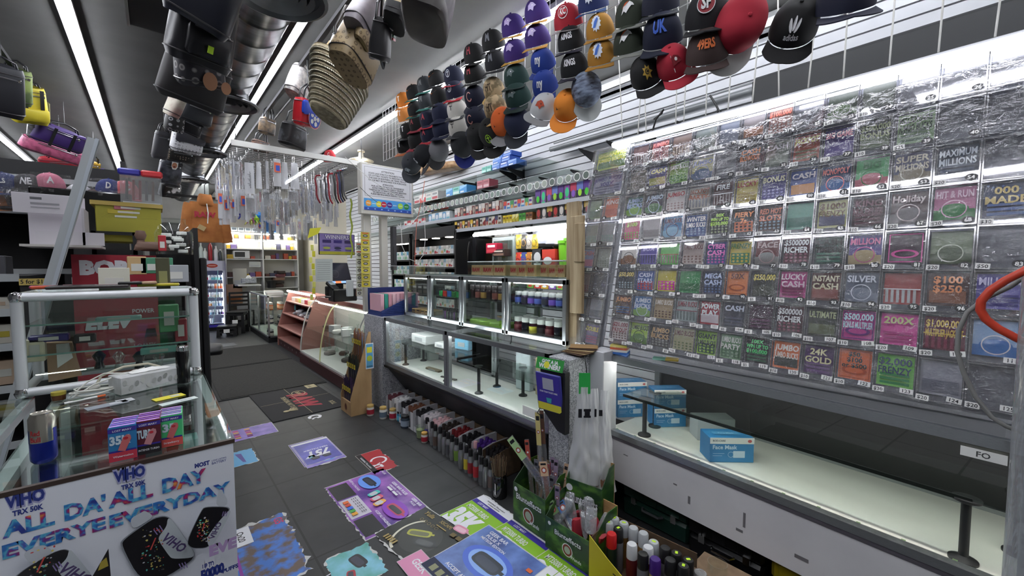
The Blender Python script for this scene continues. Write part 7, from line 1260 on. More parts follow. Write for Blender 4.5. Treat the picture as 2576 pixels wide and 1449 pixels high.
for i, (a, b, c, tg) in enumerate(SC_):
    cc = {'w': '#a8acb0', 'W': '#c4c6ca', 'k': '#1a1a1c', 'r': '#b81c20', 'p': '#3c1c6e'}[c]; bd = {'w': '#7a5c34', 'W': '#5a1c20', 'k': '#6a6a70', 'r': '#1c2c24', 'p': '#8a7a4a'}[c]
    nm = {'w': 'translucent grey capped', 'W': 'white capped', 'k': 'black capped', 'r': 'red capped', 'p': 'purple capped'}[c]; tl = c in 'rp'
    q = P(1480+a/5.367, 1270+b/5.367, 'Z', .23); t = thing('spray_can', '%s spray can%s by the yellow carton, %s from far corner' % (nm, ', lime tag,' if tg else '', nth(i)), 'spray can', (q.x, q.y, 0), 0, 'spray cans in the yellow carton')
    MB().lathe([(0, 0), (.025, 0), (.026, .004), (.026, .16), (.022, .168), (0, .168)], mt(bd, .3, .3), 18).obj('can_body', t); MB().lathe([(.0, .16), (.0255, .16), (.0245, .222), (.021, .228), (0, .229)], mt(cc, .35), 18).obj('cap', t)
    if tg: MB(T(0, 0, .2295, rz=i)).rect(-.009, -.006, .018, .012, mt('#b8e02c')).obj('price_tag', t, smooth=False)
tag(MB().lathe([(0, 0), (.03, 0), (.03, .15), (.026, .16), (0, .165)], clear('bubble_wrap', '#d8dadc', .2, .1, bump=1, scale=60, alpha=.4, acol='#a8aaac'), 18).obj('wrapped_can'), 'bubble wrapped can at the bottom edge beside the yellow carton', 'can', loc=P(1762, 1440, 'Z', .16)-V((0, 0, .16)))
t = thing('glass_tumbler', 'clear glass tumbler in a tan carton at the bottom edge', 'tumbler', P(1805, 1415, 'Z', .2)-V((0, 0, .2))); MB().lathe([(0, 0), (.035, 0), (.042, .2), (.039, .2), (.033, .01)], GLASS, 24).obj('glass', t); MB().b2((-.06, -.3, 0), (.1, .1, .15), noisy('tan_carton', '#6a5644', '#7c6650', 20, .8)).obj('carton', t)
# tool cases in the recess
for i, (x0, y0, l, c, lb) in enumerate(((2.16, .98, .42, '#123028', 'dark green hard case in the recess under the lottery counter'), (2.12, .60, .36, '#0d0d10', 'black hard case between the green and yellow ones'), (2.08, .02, .54, '#8a7a14', 'yellow hard case at the bottom edge of the photo'))):
    t = thing('hard_case', lb, 'tool case', (x0, y0, 0)); M_ = mt(c, .35); MB().b2((0, 0, 0), (.3, l, .11), M_, .015).obj('lower_shell', t); MB().b2((0, 0, .115), (.3, l, .22), M_, .015).obj('upper_shell', t)
    for k in range(3): MB().b2((-.004, .05+k*l/3, .13), (0, .05+k*l/3+l*.18, .2), M_, .002).obj('raised_panel', t)
    MB().tube([(-.01, l*.35, .10), (-.035, l*.38, .10), (-.035, l*.62, .10), (-.01, l*.65, .10)], .008, CHROME if i else mt('#5a5c60', .3, .5), 8).obj('handle', t)
    for yy in (.2, .8): MB().box(-.006, l*yy, .115, .012, .03, .04, CHROME).obj('latch', t)
# hanging carrier bags, keypad, papers, notes
t = thing('carrier_bag_bundle', 'bundle of translucent plastic bags hanging from a black hook', 'plastic bag', (1.86, 1.455, .94), .84)
def cbag(w0, w1, h, xo, s, top): return lambda u, v: V((-.02-.05*math.sin(PI*u)*(.4+.6*v)+.012*noise.noise(V((u*6+s, v*7, s))), xo+(u-.5)*(w0+(w1-w0)*v**1.3)+.008*noise.noise(V((v*9, u*4, s))), top-h*v))
for i, (w0, w1, h, xo, top) in enumerate(((.07, .22, .64, .02, -.08), (.05, .15, .60, -.10, -.10), (.06, .20, .55, -.03, -.09))): MB().grid(cbag(w0, w1, h, xo*1.0, i*3.3, top), 22, 34, clear('carrier_film%d' % i, '#f0f1f3', .14, .18, bump=.5, scale=14, alpha=.55, acol='#e8eaec')).obj('bag_layer', t)
MB().b2((-.035, -.015, -.12), (-.03, .05, .0), mt('#2ca04a', .4)).obj('green_header', t); MB().tube([(.0, .0, -.02), (-.02, .005, .02), (-.01, .01, .06), (.03, .01, .08)], .003, BLK, 6).obj('hook', t)
for z in (-.24,):
    m = MB(frame((-.085, .06, z), (0, -1, 0), (0, 0, 1))); m.rect(0, 0, .02, .05, DK); m.rect(.035, 0, .03, .05, DK); m.rect(.03, .035, .04, .015, DK); m.rect(.03, 0, .04, .012, DK); m.rect(.09, .005, .012, .045, DK); m.rect(.115, .01, .02, .035, DK); m.obj('printed_mark', t, smooth=False)
t = thing('keypad_holder', 'black bracket with a purple and yellow card terminal display', 'payment display', (1.755, 1.60, .74)); MB().prism([(-.11, .20), (.09, .20), (.09, -.16), (.03, -.15), (-.08, -.06)], -.02, .02, BLK, frame((0, 0, 0), (0, -1, 0), (0, 0, 1))).obj('bracket', t)
m = MB(frame((-.035, .105, -.045), (.1, -1, 0), (-.12, 0, 1))); m.box(.085, .11, -.008, .185, .235, .014, mt('#3a3a8a', .3), .005); m.rect(0, 0, .17, .215, PUR2); m.rect(0, 0, .17, .045, mt('#d0c83a')); m.rect(.045, .13, .08, .07, mt('#a8aab8', .2)); m.text('SCAN YOUR TICKETS HERE', .085, .11, .010, W_, w=.13); m.poly([(.07, .05), (.10, .05), (.105, .08), (.065, .08)], mt('#3a9aa0')); m.obj('front_card', t)
m = MB(frame((-.05, .12, .20), (.1, -1, 0), (.25, 0, 1))); m.rect(0, 0, .20, .07, mt('#2c8a3c', .4)); m.text('GOT A JA', .10, .04, .02, W_, w=.16, bold=.05); m.text('WINNER?', .10, .01, .026, W_, w=.17, bold=.05); m.ell(.08, .03, .02, .02, mt('#d8d83a')); m.obj('green_banner', t, smooth=False); MB().tube([(-.01, .12, -.06), (-.02, .135, -.09), (.0, .11, -.11)], .003, BLK, 6).obj('cable', t)
t = thing('newspaper_pile', 'small fanned pile of tan playslips on the counter end', 'papers', P(1452, 888, 'Z', 1.012)+V((.0, 0, .0)), .2)
for i in range(6): MB(T(rz=.15*i-.3)).box(.01*i, -.008*i, .003+.006*i, .12, .17, .003, mt(('#4a3428', '#8a7454', '#6a5038', '#b09c74', '#3a2820', '#8a6c44')[i], .7)).obj('paper_sheet', t)
t = thing('sticky_note_cube', 'cube of yellow orange white and blue notes on the lottery counter', 'notes', P(1560, 888, 'Z', 1.012), .35)
for i, c in enumerate(('#3a6ab0', '#d8d8d4', '#c8603a', '#d8c83a')): MB().box(0, 0, .007+.0142*i, .10, .10, .014, mt(c, .7)).obj('note_layer', t)
t = thing('loose_note', 'single yellow and mint notes lying near the ticket wall', 'notes', P(1672, 902, 'Z', 1.012), .4); MB().box(0, .03, .001, .07, .07, .001, mt('#8ac8b0', .7)).obj('mint_sheet', t); MB().box(.01, -.04, .0015, .07, .07, .002, mt('#d8b83a', .7)).obj('yellow_sheet', t)
# plastic strip curtain edge and cables at the right
t = thing('plastic_wrapped_pole', 'translucent plastic wrapped pole at the far right edge', 'pole', (1.60, -.115, 0)); MB().lathe([(.035, 0), (.035, 1.52), (.03, 1.53)], clear('cloudy_wrap', '#dfe2e6', .2, .15, bump=.5, scale=12, stretch=(1, 1, .3), alpha=.35, acol='#b8bcc0'), 24).obj('wrap', t); MB().cyl((0, 0, 0), (0, 0, 1.52), .012, mt('#8a9498', .4), 10).obj('inner_rod', t)
tag(MB().tube([P(x, y, 'X', 1.62) for x, y in ((2620, 655), (2576, 682), (2530, 705), (2492, 730), (2468, 758), (2466, 780), (2480, 803), (2510, 826), (2560, 852), (2620, 880))], .0095, mt('#b83a24', .4), 12).obj('red_cable'), 'thick red cable looping in from the right edge', 'cable')
tag(MB().tube([P(x, y, 'X', 1.66) for x, y in ((2600, 680), (2540, 722), (2480, 750), (2434, 785), (2412, 830), (2408, 885), (2425, 940), (2455, 1000), (2495, 1050), (2530, 1072), (2600, 1100))], .0055, mt('#7a7a78', .5), 10).obj('grey_cable'), 'grey cable drooping in front of the lottery tickets', 'cable')

for i, (x, y, z, w_, d_, h_, c, lb) in enumerate(((2.12, 3.75, .754+.72-.72, .2, .3, .09, '#d4d8d6', 'white plastic bin on the far shelf of the low showcase'), (2.12, 3.40, .754, .14, .16, .05, '#dcdedc', 'small white box on the shelf of the low showcase'), (2.2, 3.2, .754, .06, .18, .10, '#6ab0d0', 'blue and white packet at the back of the low showcase'), (2.28, 3.98, .516, .12, .2, .12, '#c4ccc8', 'cloudy tub on the far floor of the low showcase'), (2.05, 3.5, .516, .05, .22, .02, '#7a6a54', 'tan wooden handle lying in the low showcase'), (2.0, 3.15, .516, .03, .2, .012, '#5a5450', 'dark tool lying in the low showcase'), (2.30, 2.2, .516, .05, .2, .3, '#b8a888', 'tan card pack standing at the back of the near bay'), (2.30, 2.45, .516, .05, .16, .32, '#c8d4d8', 'pale packet standing at the back of the near bay'), (2.30, 1.95, .516, .05, .2, .28, '#c0b49c', 'beige packet standing at the back of the near bay'))): tag(MB().box(0, 0, h_/2, w_, d_, h_, mt(c, .4), .006).box(-w_/2-.001, 0, h_*.5, .002, d_*.5, h_*.4, mt('#a8acae', .5)).obj('showcase_item'), lb, 'item', loc=(x, y, z), rz=.1*(i % 3))
for i in range(3): tag(MB().lathe([(0, 0), (.045, 0), (.05, .05), (.05, .12), (.035, .14), (.04, .16), (0, .165)], clear('jar_glass%d' % i, '#eef4f2', .15, .04, alpha=.12), 20).obj('glass_jar'), 'empty clear glass jar in the near bay, %s from the pedestal' % nth(i), 'jar', 'clear jars in the near bay', loc=(2.18, 1.85+.13*i, .516))
m = MB(); m.tube([(0, .5*math.cos(a)*.2, .3+.1*math.sin(a)) for a in [2*PI*k/20 for k in range(20)]], .006, BLK, 6, closed=True); tag(m.obj('black_hose_loop'), 'thin black hose looped at the back of the low showcase', 'hose', loc=(2.33, 2.75, .62))
# ---------------- left counter with the vape signboard
SY = 1.53; SXL, SXR = -.325, .168
t = thing('glass_counter', 'glass topped counter at the left carrying the vape signboard', 'display case', (-.33, SY, 0)); D = 1.08; W = .5; m = MB()
for x in (0, W-.03):
    for z in (.5, .965): m.b2((x, 0, z), (x+.03, D, z+.03), ALUL)
    for y in (.01, D-.03): m.b2((x, y, 0), (x+.03, y+.03, .97), ALUL)
m.b2((0, 0, .965), (W, .02, .99), mt('#3a2c28', .5)); m.b2((0, D-.03, .965), (W, D, .995), ALUL); m.obj('frame', t)
MB().b2((0, -.002, .995), (W+.004, D, 1.003), clear('glass_top', '#eef6f2', .07, .02, edge=.6)).obj('top_glass', t); MB().b2((W-.012, .04, .52), (W-.006, D-.04, .96), GLASS).obj('side_glass', t); MB().b2((.03, .03, .70), (W-.04, D-.04, .706), GLASSG).obj('inner_shelf', t); MB().b2((.01, .03, .0), (W-.01, D-.02, .50), mt('#b8bcc0', .5)).obj('base', t); MB().b2((.01, .03, .495), (W-.01, D-.02, .51), mt('#c8ccce', .4)).obj('deck', t)
r = random.Random(2)
for i in range(16): o = pack(.07, .09, .06, *r.choice([('#5ab0a8', '#c8e0dc', '#2c6a6a', 0), ('#8a4a5a', '#d8c0c4', '#fff', 1), ('#6a6a70', '#c8c8cc', '#fff', 2), ('#c8ccd0', '#8aa0b0', '#fff', 0)]), name='boxed_item'); COL.objects.link(o) if not o.users_collection else 0; tag(o, 'small boxed item under the counter glass, %s from the front' % nth(i), 'box', 'boxed items under the glass', loc=(-.24+.11*(i % 4), SY+.16+.22*(i//4), .708), rz=-PI/2)
# signboard
t = thing('signboard', 'large vape advertising board lettered ALL DAY EVERYDAY', 'signboard', (SXL, SY-.012, .22)); BW = SXR-SXL; BH = .775; MB().b2((0, 0, 0), (BW, .008, BH), mt('#e2e6ef', .4)).b2((-.004, -.002, BH), (BW+.004, .012, BH+.012), mt('#3a2c26', .5)).obj('board', t)
m = MB(Matrix.Translation((0, -.0005, 0)) @ Matrix(((1, 0, 0, 0), (0, 0, -1, 0), (0, 1, 0, 0), (0, 0, 0, 1))))
def S(a, b):                              # position on the board of a point seen in the photo
    q = P(a*600/2576, 1150+b*600/2576, 'Y', SY-.012); return (q.x-SXL, q.z-.22)
CONF = nodemat('marbled_letters', lambda nt, b, N, L: (lambda tc, nz, rp: [L(tc.outputs['Object'], nz.inputs['Vector']), L(nz.outputs[0], rp.inputs[0]), L(rp.outputs[0], b.inputs['Base Color'])])(N('ShaderNodeTexCoord'), (lambda n: (n.inputs['Scale'].__setattr__('default_value', 30), n)[1])(N('ShaderNodeTexNoise')), (lambda n: ([setattr(n.color_ramp.elements.new(p), 'color', lin(c)) for p, c in ((.36, '#2a3a92'), (.45, '#2f7ac0'), (.50, '#5ab4d0'), (.54, '#4a5ab0'), (.58, '#7a2a7a'), (.64, '#b02a5a'), (.72, '#e0903a'))], setattr(n.color_ramp.elements[0], 'color', lin('#1c2a7a')), n)[2])(N('ShaderNodeValToRGB'))))
NAV = mt('#2c3a86', .4); LIL = mt('#a8aad0', .4)
def tx(s, a0, b0, a1, b1, h, mt_, bold=.05, out=None, sh=0):
    p, q = S(a0, b0), S(a1, b1); w = q[0]-p[0]
    if out: m.text(s, p[0]-.002, p[1]-.002, h+.004, out, 'l', w=-(w+.004), bold=.12, shear=sh)
    m.text(s, p[0], p[1], h, mt_, 'l', w=-w, bold=bold, shear=sh)
m.rect(0, 0, BW*.5, BH, mt('#e5e9f2', .4)); sx = S(1200, 700)[0]
k1 = abs(S(60, 500)[1]-S(60, 600)[1])/100
for dx in (0, 1):
    A = [((55, 555), (490, 460), (30, 890), (600, 775), (700, 690), (1150, 580), (30, 1080), (1150, 800)), ((1230, 270), (1570, 180), (1175, 560), (1655, 415), (1755, 390), (2230, 265), (1185, 740), (2490, 420))][dx]
    tx('VIHO', *A[0], *A[1], .029, NAV, .05, LIL); q = S(A[0][0]+80, A[0][1]+75); m.text('TRX 50K', q[0], q[1]-.002, .013, NAV, 'l', w=.05, bold=.04)
    q = S(*A[2]); m.text('ALL', q[0], q[1]+.004, .038, CONF, 'l', w=-(S(*A[3])[0]-q[0]), bold=.045); q = S(*A[4]); m.text('DAY' if dx else "DA'", q[0], q[1]+.002, .040, CONF, 'l', w=-(S(*A[5])[0]-q[0]), bold=.045)
    q = S(*A[6]); m.text('EVERYDAY' if dx else 'EVERYE', q[0], q[1]-.004, .033, CONF, 'l', w=-(S(*A[7])[0]-q[0]), bold=.045)
def ck(p):
    for _ in range(2): p = [tuple(a*w0+b*(1-w0) for a, b in zip(p[i], p[(i+1) % len(p)])) for i in range(len(p)) for w0 in (.78, .22)]
    return p
def device(pts, silver, mouth, lbl, sz, rot, bars):
    pts, silver, mouth = ck(pts), ck(silver), ck(mouth)
    m.poly([S(*p) for p in mouth], mt('#c4cad2', .3)); m.poly([S(*p) for p in pts], mt('#8a9098', .3)); c = (sum(p[0] for p in pts)/len(pts), sum(p[1] for p in pts)/len(pts)); m.poly([S(c[0]+(p[0]-c[0])*.955, c[1]+(p[1]-c[1])*.965) for p in pts], mt('#17161a', .3)); m.poly([S(*p) for p in silver], mt('#c2cacf', .3)); rr = random.Random(len(pts)+int(pts[0][0]))
    for i in range(60):
        u = rr.uniform(-.62, .1); v = rr.uniform(-.65, .75); q = S(c[0]+u*340*sz, c[1]+v*340*sz); m.ell(q[0], q[1], rr.uniform(.0008, .003), rr.uniform(.0008, .003), mt(rr.choice(['#d8c86a', '#c83a3a', '#5ac0b0', '#c8c8d0', '#b8a05a', '#4a4a58'])), 8)
    q = S(c[0]-60*sz, c[1]-120*sz); m.line(q[0], q[1], q[0]-.012*sz, q[1]-.03*sz, .003, mt('#c84a44'))
    for a, b in bars: p, q = S(*a), S(*b); m.line(p[0], p[1], q[0], q[1], .0022, mt('#8a7ab0'))
    q = S(*lbl[0]); m.text(lbl[1], q[0], q[1], lbl[2], mt('#4a3a68'), r=rot, bold=.03)
device([(1290, 940), (1330, 870), (1640, 650), (1770, 620), (1850, 650), (2080, 980), (2110, 1050), (2080, 1120), (1760, 1320), (1500, 1330)], [(1810, 650), (1860, 665), (2080, 990), (2100, 1050), (2060, 1080), (1860, 1090), (1820, 1050), (1710, 890), (1720, 840), (1800, 740)], [(1400, 660), (1530, 590), (1560, 570), (1620, 600), (1660, 640), (1440, 780)], ((1840, 920), 'VIHO', .022), 1, -.95, [((1660, 745), (1700, 800)), ((1690, 725), (1730, 780)), ((1720, 700), (1760, 760)), ((1930, 1110), (1960, 1170)), ((1960, 1100), (1990, 1160)), ((1990, 1090), (2020, 1150))])
device([(130, 1320), (210, 1200), (560, 990), (700, 940), (780, 960), (1090, 1320)], [(760, 950), (800, 965), (1080, 1320), (760, 1320), (640, 1180), (650, 1130), (740, 1040)], [(260, 990), (420, 910), (500, 900), (560, 940), (600, 980), (350, 1110)], ((790, 1220), 'VIHO', .024), 1.1, -.95, [((600, 1080), (640, 1140)), ((630, 1060), (670, 1120)), ((660, 1040), (700, 1100))])
device([(1995, 850), (2160, 510), (2200, 470), (2440, 470), (2475, 510), (2260, 880), (2200, 915), (2050, 915)], [(2460, 500), (2475, 540), (2300, 860), (2240, 900), (2215, 800), (2330, 650)], [(2310, 470), (2345, 300), (2380, 290), (2400, 340), (2440, 400), (2430, 470)], ((2330, 700), 'VIHO', .014), .5, 1.1, [((2390, 500), (2375, 550)), ((2410, 500), (2395, 550)), ((2430, 500), (2415, 550))])
m.poly([S(1190, 870), S(1225, 1280), S(1020, 1280), S(1010, 1180), S(1110, 1010)], mt('#1c1a1c', .3)); m.poly([S(1170, 960), S(1190, 1050), S(1080, 1100), S(1110, 1010)], mt('#a8983a'))
tx('UP TO', 2170, 1105, 2290, 1070, .016, NAV, .04, W_); tx('50000', 2150, 1215, 2400, 1160, .028, NAV, .07, W_); q = S(2390, 1130); m.text('PUFFS', BW-.045, q[1]-.002, .012, NAV, 'l', w=.04, bold=.05)
q = S(2200, 1010); m.text('EVE', BW-.075, q[1]+.01, .03, mt('#b49ac8', .4), 'l', w=.07, bold=.07); q = S(2480, 1190); m.rect(.29, q[1]-.022, BW-.295, .003, DK); m.text('THIS PRODUCT CONTAINS NICOTINE.', BW-.01, q[1]-.045, .012, mt('#444'), 'r', w=.17); q = S(2130, 0); m.text('MOST', BW-.10, BH-.026, .012, NAV, 'l', w=.035, bold=.06); m.text('LONG LASTING', BW-.06, BH-.02, .005, NAV, 'l', w=.035); m.text('BATTERY', BW-.06, BH-.029, .007, NAV, 'l', w=.035)
m.text('THIS PRODUCT CONTAINS NICOTINE. NICOTINE IS AN ADDICTIVE CHEMICAL.', BW/2, .06, .012, mt('#444'), w=BW*.8); m.obj('print', t, smooth=False)
# upper showcase on the counter
UY = 2.59; t = thing('upper_glass_case', 'aluminium framed glass case with rounded corners at the left', 'display case', (-.445, UY, 1.005)); W = .605; H = .435; D = .36; m = MB()
for y in (0, D-.03):
    for z in (.015, H-.02): m.cyl((.02, y+.015, z), (W-.02, y+.015, z), .019, ALUL, 12)
    for x in (.015, W-.015): m.cyl((x, y+.015, .02), (x, y+.015, H-.02), .019, ALUL, 12)
for x in (.015, W-.015):
    for z in (.015, H-.02): m.cyl((x, .01, z), (x, D-.01, z), .017, ALUL, 12)
m.obj('frame', t)
for x in (.015, W-.015):
    for z in (.015, H-.02): MB().lathe([(0, -.024), (.018, -.018), (.024, 0), (.018, .018), (0, .024)], CHROME, 14, T(x, .012, z)).obj('corner_cap', t)
MB().b2((.03, .012, .03), (W-.03, .016, H-.035), GLASS).obj('front_glass', t); MB().b2((.02, .02, H-.006), (W-.02, D-.02, H), GLASS).obj('top_glass', t)
for z in (.16, .29): MB().b2((.03, .03, z), (W-.03, D-.03, z+.006), GLASSG).obj('inner_shelf', t); MB().b2((.03, .028, z), (W-.03, .031, z+.007), mt('#6a8a80', .2)).obj('shelf_edge', t)
MB().box(W/2, D-.045, .2, W-.1, .004, .36, clear('dim_back_glass', '#e4ece8', .1, .05, alpha=.04, acol='#1c2422')).obj('back_glass', t); MB().cyl((.05, .04, .08), (.2, .04, .08), .002, mt('#fffdf0', .5, 0, 2), 6).obj('led_dots', t)
def at(px, py, z=1.004): return P(px, py, 'Z', z)
t = thing('brown_paper_bag', 'tan paper bag standing inside the upper glass case', 'paper bag', V((P(160, 900, 'Y', 2.80).x, 2.80, 1.022)), .1); MB().prism([(-.05, 0), (.055, .01), (.03, .17), (-.05, .18)], -.03, .03, noisy('kraft', '#a8866a', '#b8967a', 6, .8), frame((0, 0, 0), (1, 0, 0), (0, 0, 1))).obj('bag_body', t); MB().prism([(-.02, .06), (.03, .10), (.02, .17), (-.02, .17)], -.033, -.031, PAPER, frame((0, -.064, 0), (1, 0, 0), (0, 0, 1))).obj('paper_slip', t)
for i, (px, py, w_, h_, c, lb) in enumerate(((90, 880, .06, .10, '#c8c4a8', 'cream carton at the left inside the upper case'), (125, 850, .12, .03, '#2c2468', 'purple folded pouch at the left inside the upper case'), (215, 850, .07, .04, '#1c1c1e', 'black box on the upper shelf of the left case'), (300, 800, .16, .02, '#8ab0a8', 'pale glass slab on the upper shelf of the left case'), (400, 880, .14, .03, '#7ab0a4', 'pale green glass dish on the lower shelf of the left case'), (425, 800, .08, .14, '#4a8a5a', 'green printed card hanging in the left case'), (455, 830, .05, .12, '#8a2c34', 'red framed card at the right inside the left case'))):
    q = P(px, py, 'Y', 2.72); tag(MB().box(0, 0, 0, w_, .05, h_, mt(c, .3), .004).box(0, -.027, 0, w_*.5, .002, h_*.5, mt('#b8b8b0', .4)).obj('case_item'), lb, 'item', loc=q)
for i in range(4): o = MB().lathe([(0, -.04), (.02, -.04), (.012, -.01), (.025, .02), (.01, .04), (0, .045)], GLASSG if i % 2 else mt('#202428', .1), 14); tag(o.obj('glass_piece'), 'small %s glass piece in the left case, %s from the left' % ('clear' if i % 2 else 'smoky', nth(i)), 'glass piece', 'glass pieces in the left case', loc=P(250+50*i, 905, 'Y', 2.75))
# things standing on the counter
def slabs(px, py, w, h, d, c1, c2, c3, big, lb, fl, rz=-.06, z=1.004):
    t = thing('vape_carton', lb, 'carton', at(px, py, z), rz, 'vape cartons on the counter'); n = 5
    for i in range(n): MB().box(0, d*(i+.5)/n, h/2, w, d/n-.001, h, mt(c1, .35), .001).obj('single_box', t)
    m = MB(frame((-w/2, -.0006, 0), (1, 0, 0), (0, 0, 1))); m.rect(0, 0, w, h, mt(c1)); m.rect(0, 0, w, h*.26, mt(c2)); m.rect(0, h*.26, w*.97, h*.05, PUR2); m.rect(0, h*.84, w, h*.12, PUR2); m.text('LOST MARY', w/2, h*.865, h*.055, W_, w=w*.8); m.text(big, w*.42, h*.5, h*.24, mt('#c8dce8'), w=w*.75, bold=.05); A = m.M; m.M = A @ T(w*.58, h*.5, 0, rz=-.35); m.poly([(-.008, -.022), (.008, -.022), (.009, .015), (.004, .024), (-.004, .024), (-.009, .015)], mt(c3)); m.M = A; m.ell(w*.62, h*.64, w*.09, w*.07, mt('#b82434'), 14); m.text(fl, w/2, h*.11, h*.06, W_, w=w*.85)
    m.obj('front_print', t, smooth=False); m = MB(frame((-w/2, 0, h+.0006), (1, 0, 0), (0, 1, 0)))
    for i in range(n): m.rect(w*.04, d*(i+.15)/n, w*.92, d/n*.55, mt('#8a4ac0' if i % 2 else '#b884d8'))
    m.obj('top_print', t, smooth=False)
slabs(311, 1157, .058, .097, .09, '#2a78b0', '#c83c50', '#c86a6a', '35K', 'blue and pink vape carton, leftmost of the three on the glass', 'Watermelon'); slabs(376, 1140, .054, .097, .09, '#5a1c2c', '#1a1418', '#c88a90', 'TURBO', 'dark red and black vape carton between two bright ones', 'INTENSE TURBO'); slabs(432, 1122, .054, .095, .09, '#4ac07a', '#d85a54', '#c86a6a', '35', 'green and coral vape carton, rightmost of the three on the glass', 'Strawberry')
t = thing('energy_drink_can', 'slim silver and blue energy drink can on the glass', 'drink can', at(112, 1160)); BL = mt('#1c2a8a', .25, .5); SI = mt('#b8b4a8', .22, .8); MB().lathe([(0, .003), (.02, 0), (.0255, .008), (.0265, .014), (.0265, .060)], BL, 28).lathe([(.0265, .060), (.0265, .125), (.0215, .136), (.022, .139), (.02, .137), (0, .135)], SI, 28).obj('can_body', t)
wr = lambda p: (.0268*math.sin(p[0]/.0265), -.0268*math.cos(p[0]/.0265), p[1]); m = MB(T(0, 0, 0), warp=lambda p: V(wr(p))*(1+p[2]*.0)); m.M = T(0, 0, 0)
for x0 in (-.06, .025): m.poly([(x0+.004*i, .058) for i in range(9)]+[(x0+.032-.004*i, .095+.0*i) for i in range(9)], BL)
m.text('Red', -.012, .082, .014, mt('#a81c24'), w=.02); m.text('Bull', -.012, .064, .014, mt('#a81c24'), w=.022); m.obj('can_print', t, smooth=False); MB().box(.0, -.004, .139, .01, .018, .001, SI).obj('pull_tab', t)
t = thing('tissue_box', 'white leaf patterned tissue box on the left counter', 'tissue box', at(378, 975)+V((0, .02, 0)), .38); TB = noisy('leafy_white', '#b4b6b4', '#d2d4d6', 12, .6); MB().box(0, 0, .038, .245, .115, .075, TB, .003).obj('carton', t); m = MB(frame((-.1225, -.0585, 0), (1, 0, 0), (0, 0, 1))); rr = random.Random(6)
for i in range(12): m.ell(.015+.02*i, rr.uniform(.015, .06), .007, .012, mt(rr.choice(['#a4a6a4', '#c2c4c0', '#8e908e'])), 12, rr.uniform(-.6, .6))
m.text('Kleenex', .215, .01, .009, mt('#2c3a7a'), w=.028); m.obj('leaf_print', t, smooth=False); MB().grid(lambda u, v: V(((u-.5)*.14, (v-.5)*.05, .078+.012*math.sin(PI*u)*math.sin(PI*v)+.004*noise.noise(V((u*8, v*8, 2))))), 12, 8, PAPER).obj('tissue', t)
t = thing('black_canister', 'tall black canister with a chrome top beside the tissue box', 'canister', at(462, 962)); t.scale = (.95, .95, 1.25); MB().lathe([(0, 0), (.026, 0), (.027, .005), (.027, .118), (.025, .121), (0, .121)], BLKS, 28).obj('body', t); MB().lathe([(0, .12), (.023, .12), (.024, .135), (.021, .139), (0, .139)], CHROME, 24).obj('chrome_top', t)
WC = mt('#d8d8d0', .4)
t = thing('power_cable', 'loose coil of white power cable with plugs on the counter', 'cable', at(238, 996))
rr = random.Random(3); pts = []
for i in range(60): a = i*.36; pts.append((.06*math.cos(a)*(1+.4*math.sin(i*.21))+.012*math.sin(i*.9), .04*math.sin(a)*(1+.3*math.cos(i*.17)), .006+.02*abs(math.sin(i*.11))+.012*(i/60)))
MB().tube(pts, .0032, WC, 6).obj('coil', t); MB().tube([(.0, .02, .03), (.02, .03, .075), (.09, .05, .10), (.17, .06, .10), (.21, .06, .08), (.22, .05, .055)], .0055, mt('#b8b4a0', .4), 8).obj('thick_loop', t)
for x, y, z in ((.12, .02, .075), (.0, .0, .035)): MB().lathe([(0, -.018), (.008, -.014), (.010, .006), (.006, .018), (0, .02)], WC, 12, T(x, y, z, ry=1.2)).obj('plug', t)
MB().tube([(-.06, -.02, .01), (.0, -.01, .05), (.06, .0, .07), (.12, .02, .078), (.16, .02, .09)], .0032, WC, 6).obj('lead', t); MB().tube([(-.07, 0, .01), (-.02, .02, .06), (.03, .03, .085), (.12, .02, .072)], .0032, WC, 6).obj('lead', t)
t = thing('ball_pen', 'white and orange pen lying on the counter glass', 'pen', at(215, 1008), .35); MB().cyl((-.06, 0, .006), (.035, 0, .006), .0045, WHT, 10).obj('barrel', t); MB().cyl((.035, 0, .006), (.06, 0, .006), .005, mt('#d8642c', .4), 10).obj('cap', t); MB().cyl((-.06, 0, .006), (-.075, 0, .006), .0045, mt('#1c1c1c'), 10, .001).box(-.02, 0, .0105, .03, .004, .001, mt('#2c6a3a')).obj('tip', t)
t = thing('amber_jar', 'small amber jar with a yellow lid behind the pen', 'jar', at(145, 1010)+V((0, .03, 0))); MB().lathe([(0, 0), (.02, 0), (.022, .02), (0, .022)], mt('#5a3418', .2), 16).obj('body', t); MB().lathe([(0, .021), (.022, .021), (.022, .034), (0, .036)], mt('#a89a3a', .3), 16).obj('lid', t)
for i, (px, py, w_, d_, c, lb) in enumerate(((425, 1000, .10, .05, '#d8cc3a', 'yellow slip of paper by the tissue box'), (450, 1010, .12, .04, '#c8d4d0', 'pale sheet beside the yellow slip'), (270, 1020, .12, .05, '#8a9098', 'grey card under the pen'), (315, 1008, .05, .05, '#c4c8cc', 'crumpled clear wrapper behind the cartons'))): tag(MB().box(0, 0, .0015, w_, d_, .002, mt(c, .5)).box(w_*.2, 0, .003, w_*.3, d_*.5, .0008, mt('#b8bcc0')).obj('paper_slip'), lb, 'paper', loc=at(px, py), rz=.3)
for i in range(3): tag(MB().lathe([(0, 0), (.008, .0), (.009, .02), (.004, .03), (.008, .05), (0, .052)], GLASS, 10, T(rx=PI/2-.1, z=.009)).obj('glass_tip'), 'tiny clear glass tip lying by the tissue box, %s from the left' % nth(i), 'glass tip', 'glass tips', loc=at(370+22*i, 985-6*i), rz=1+i)
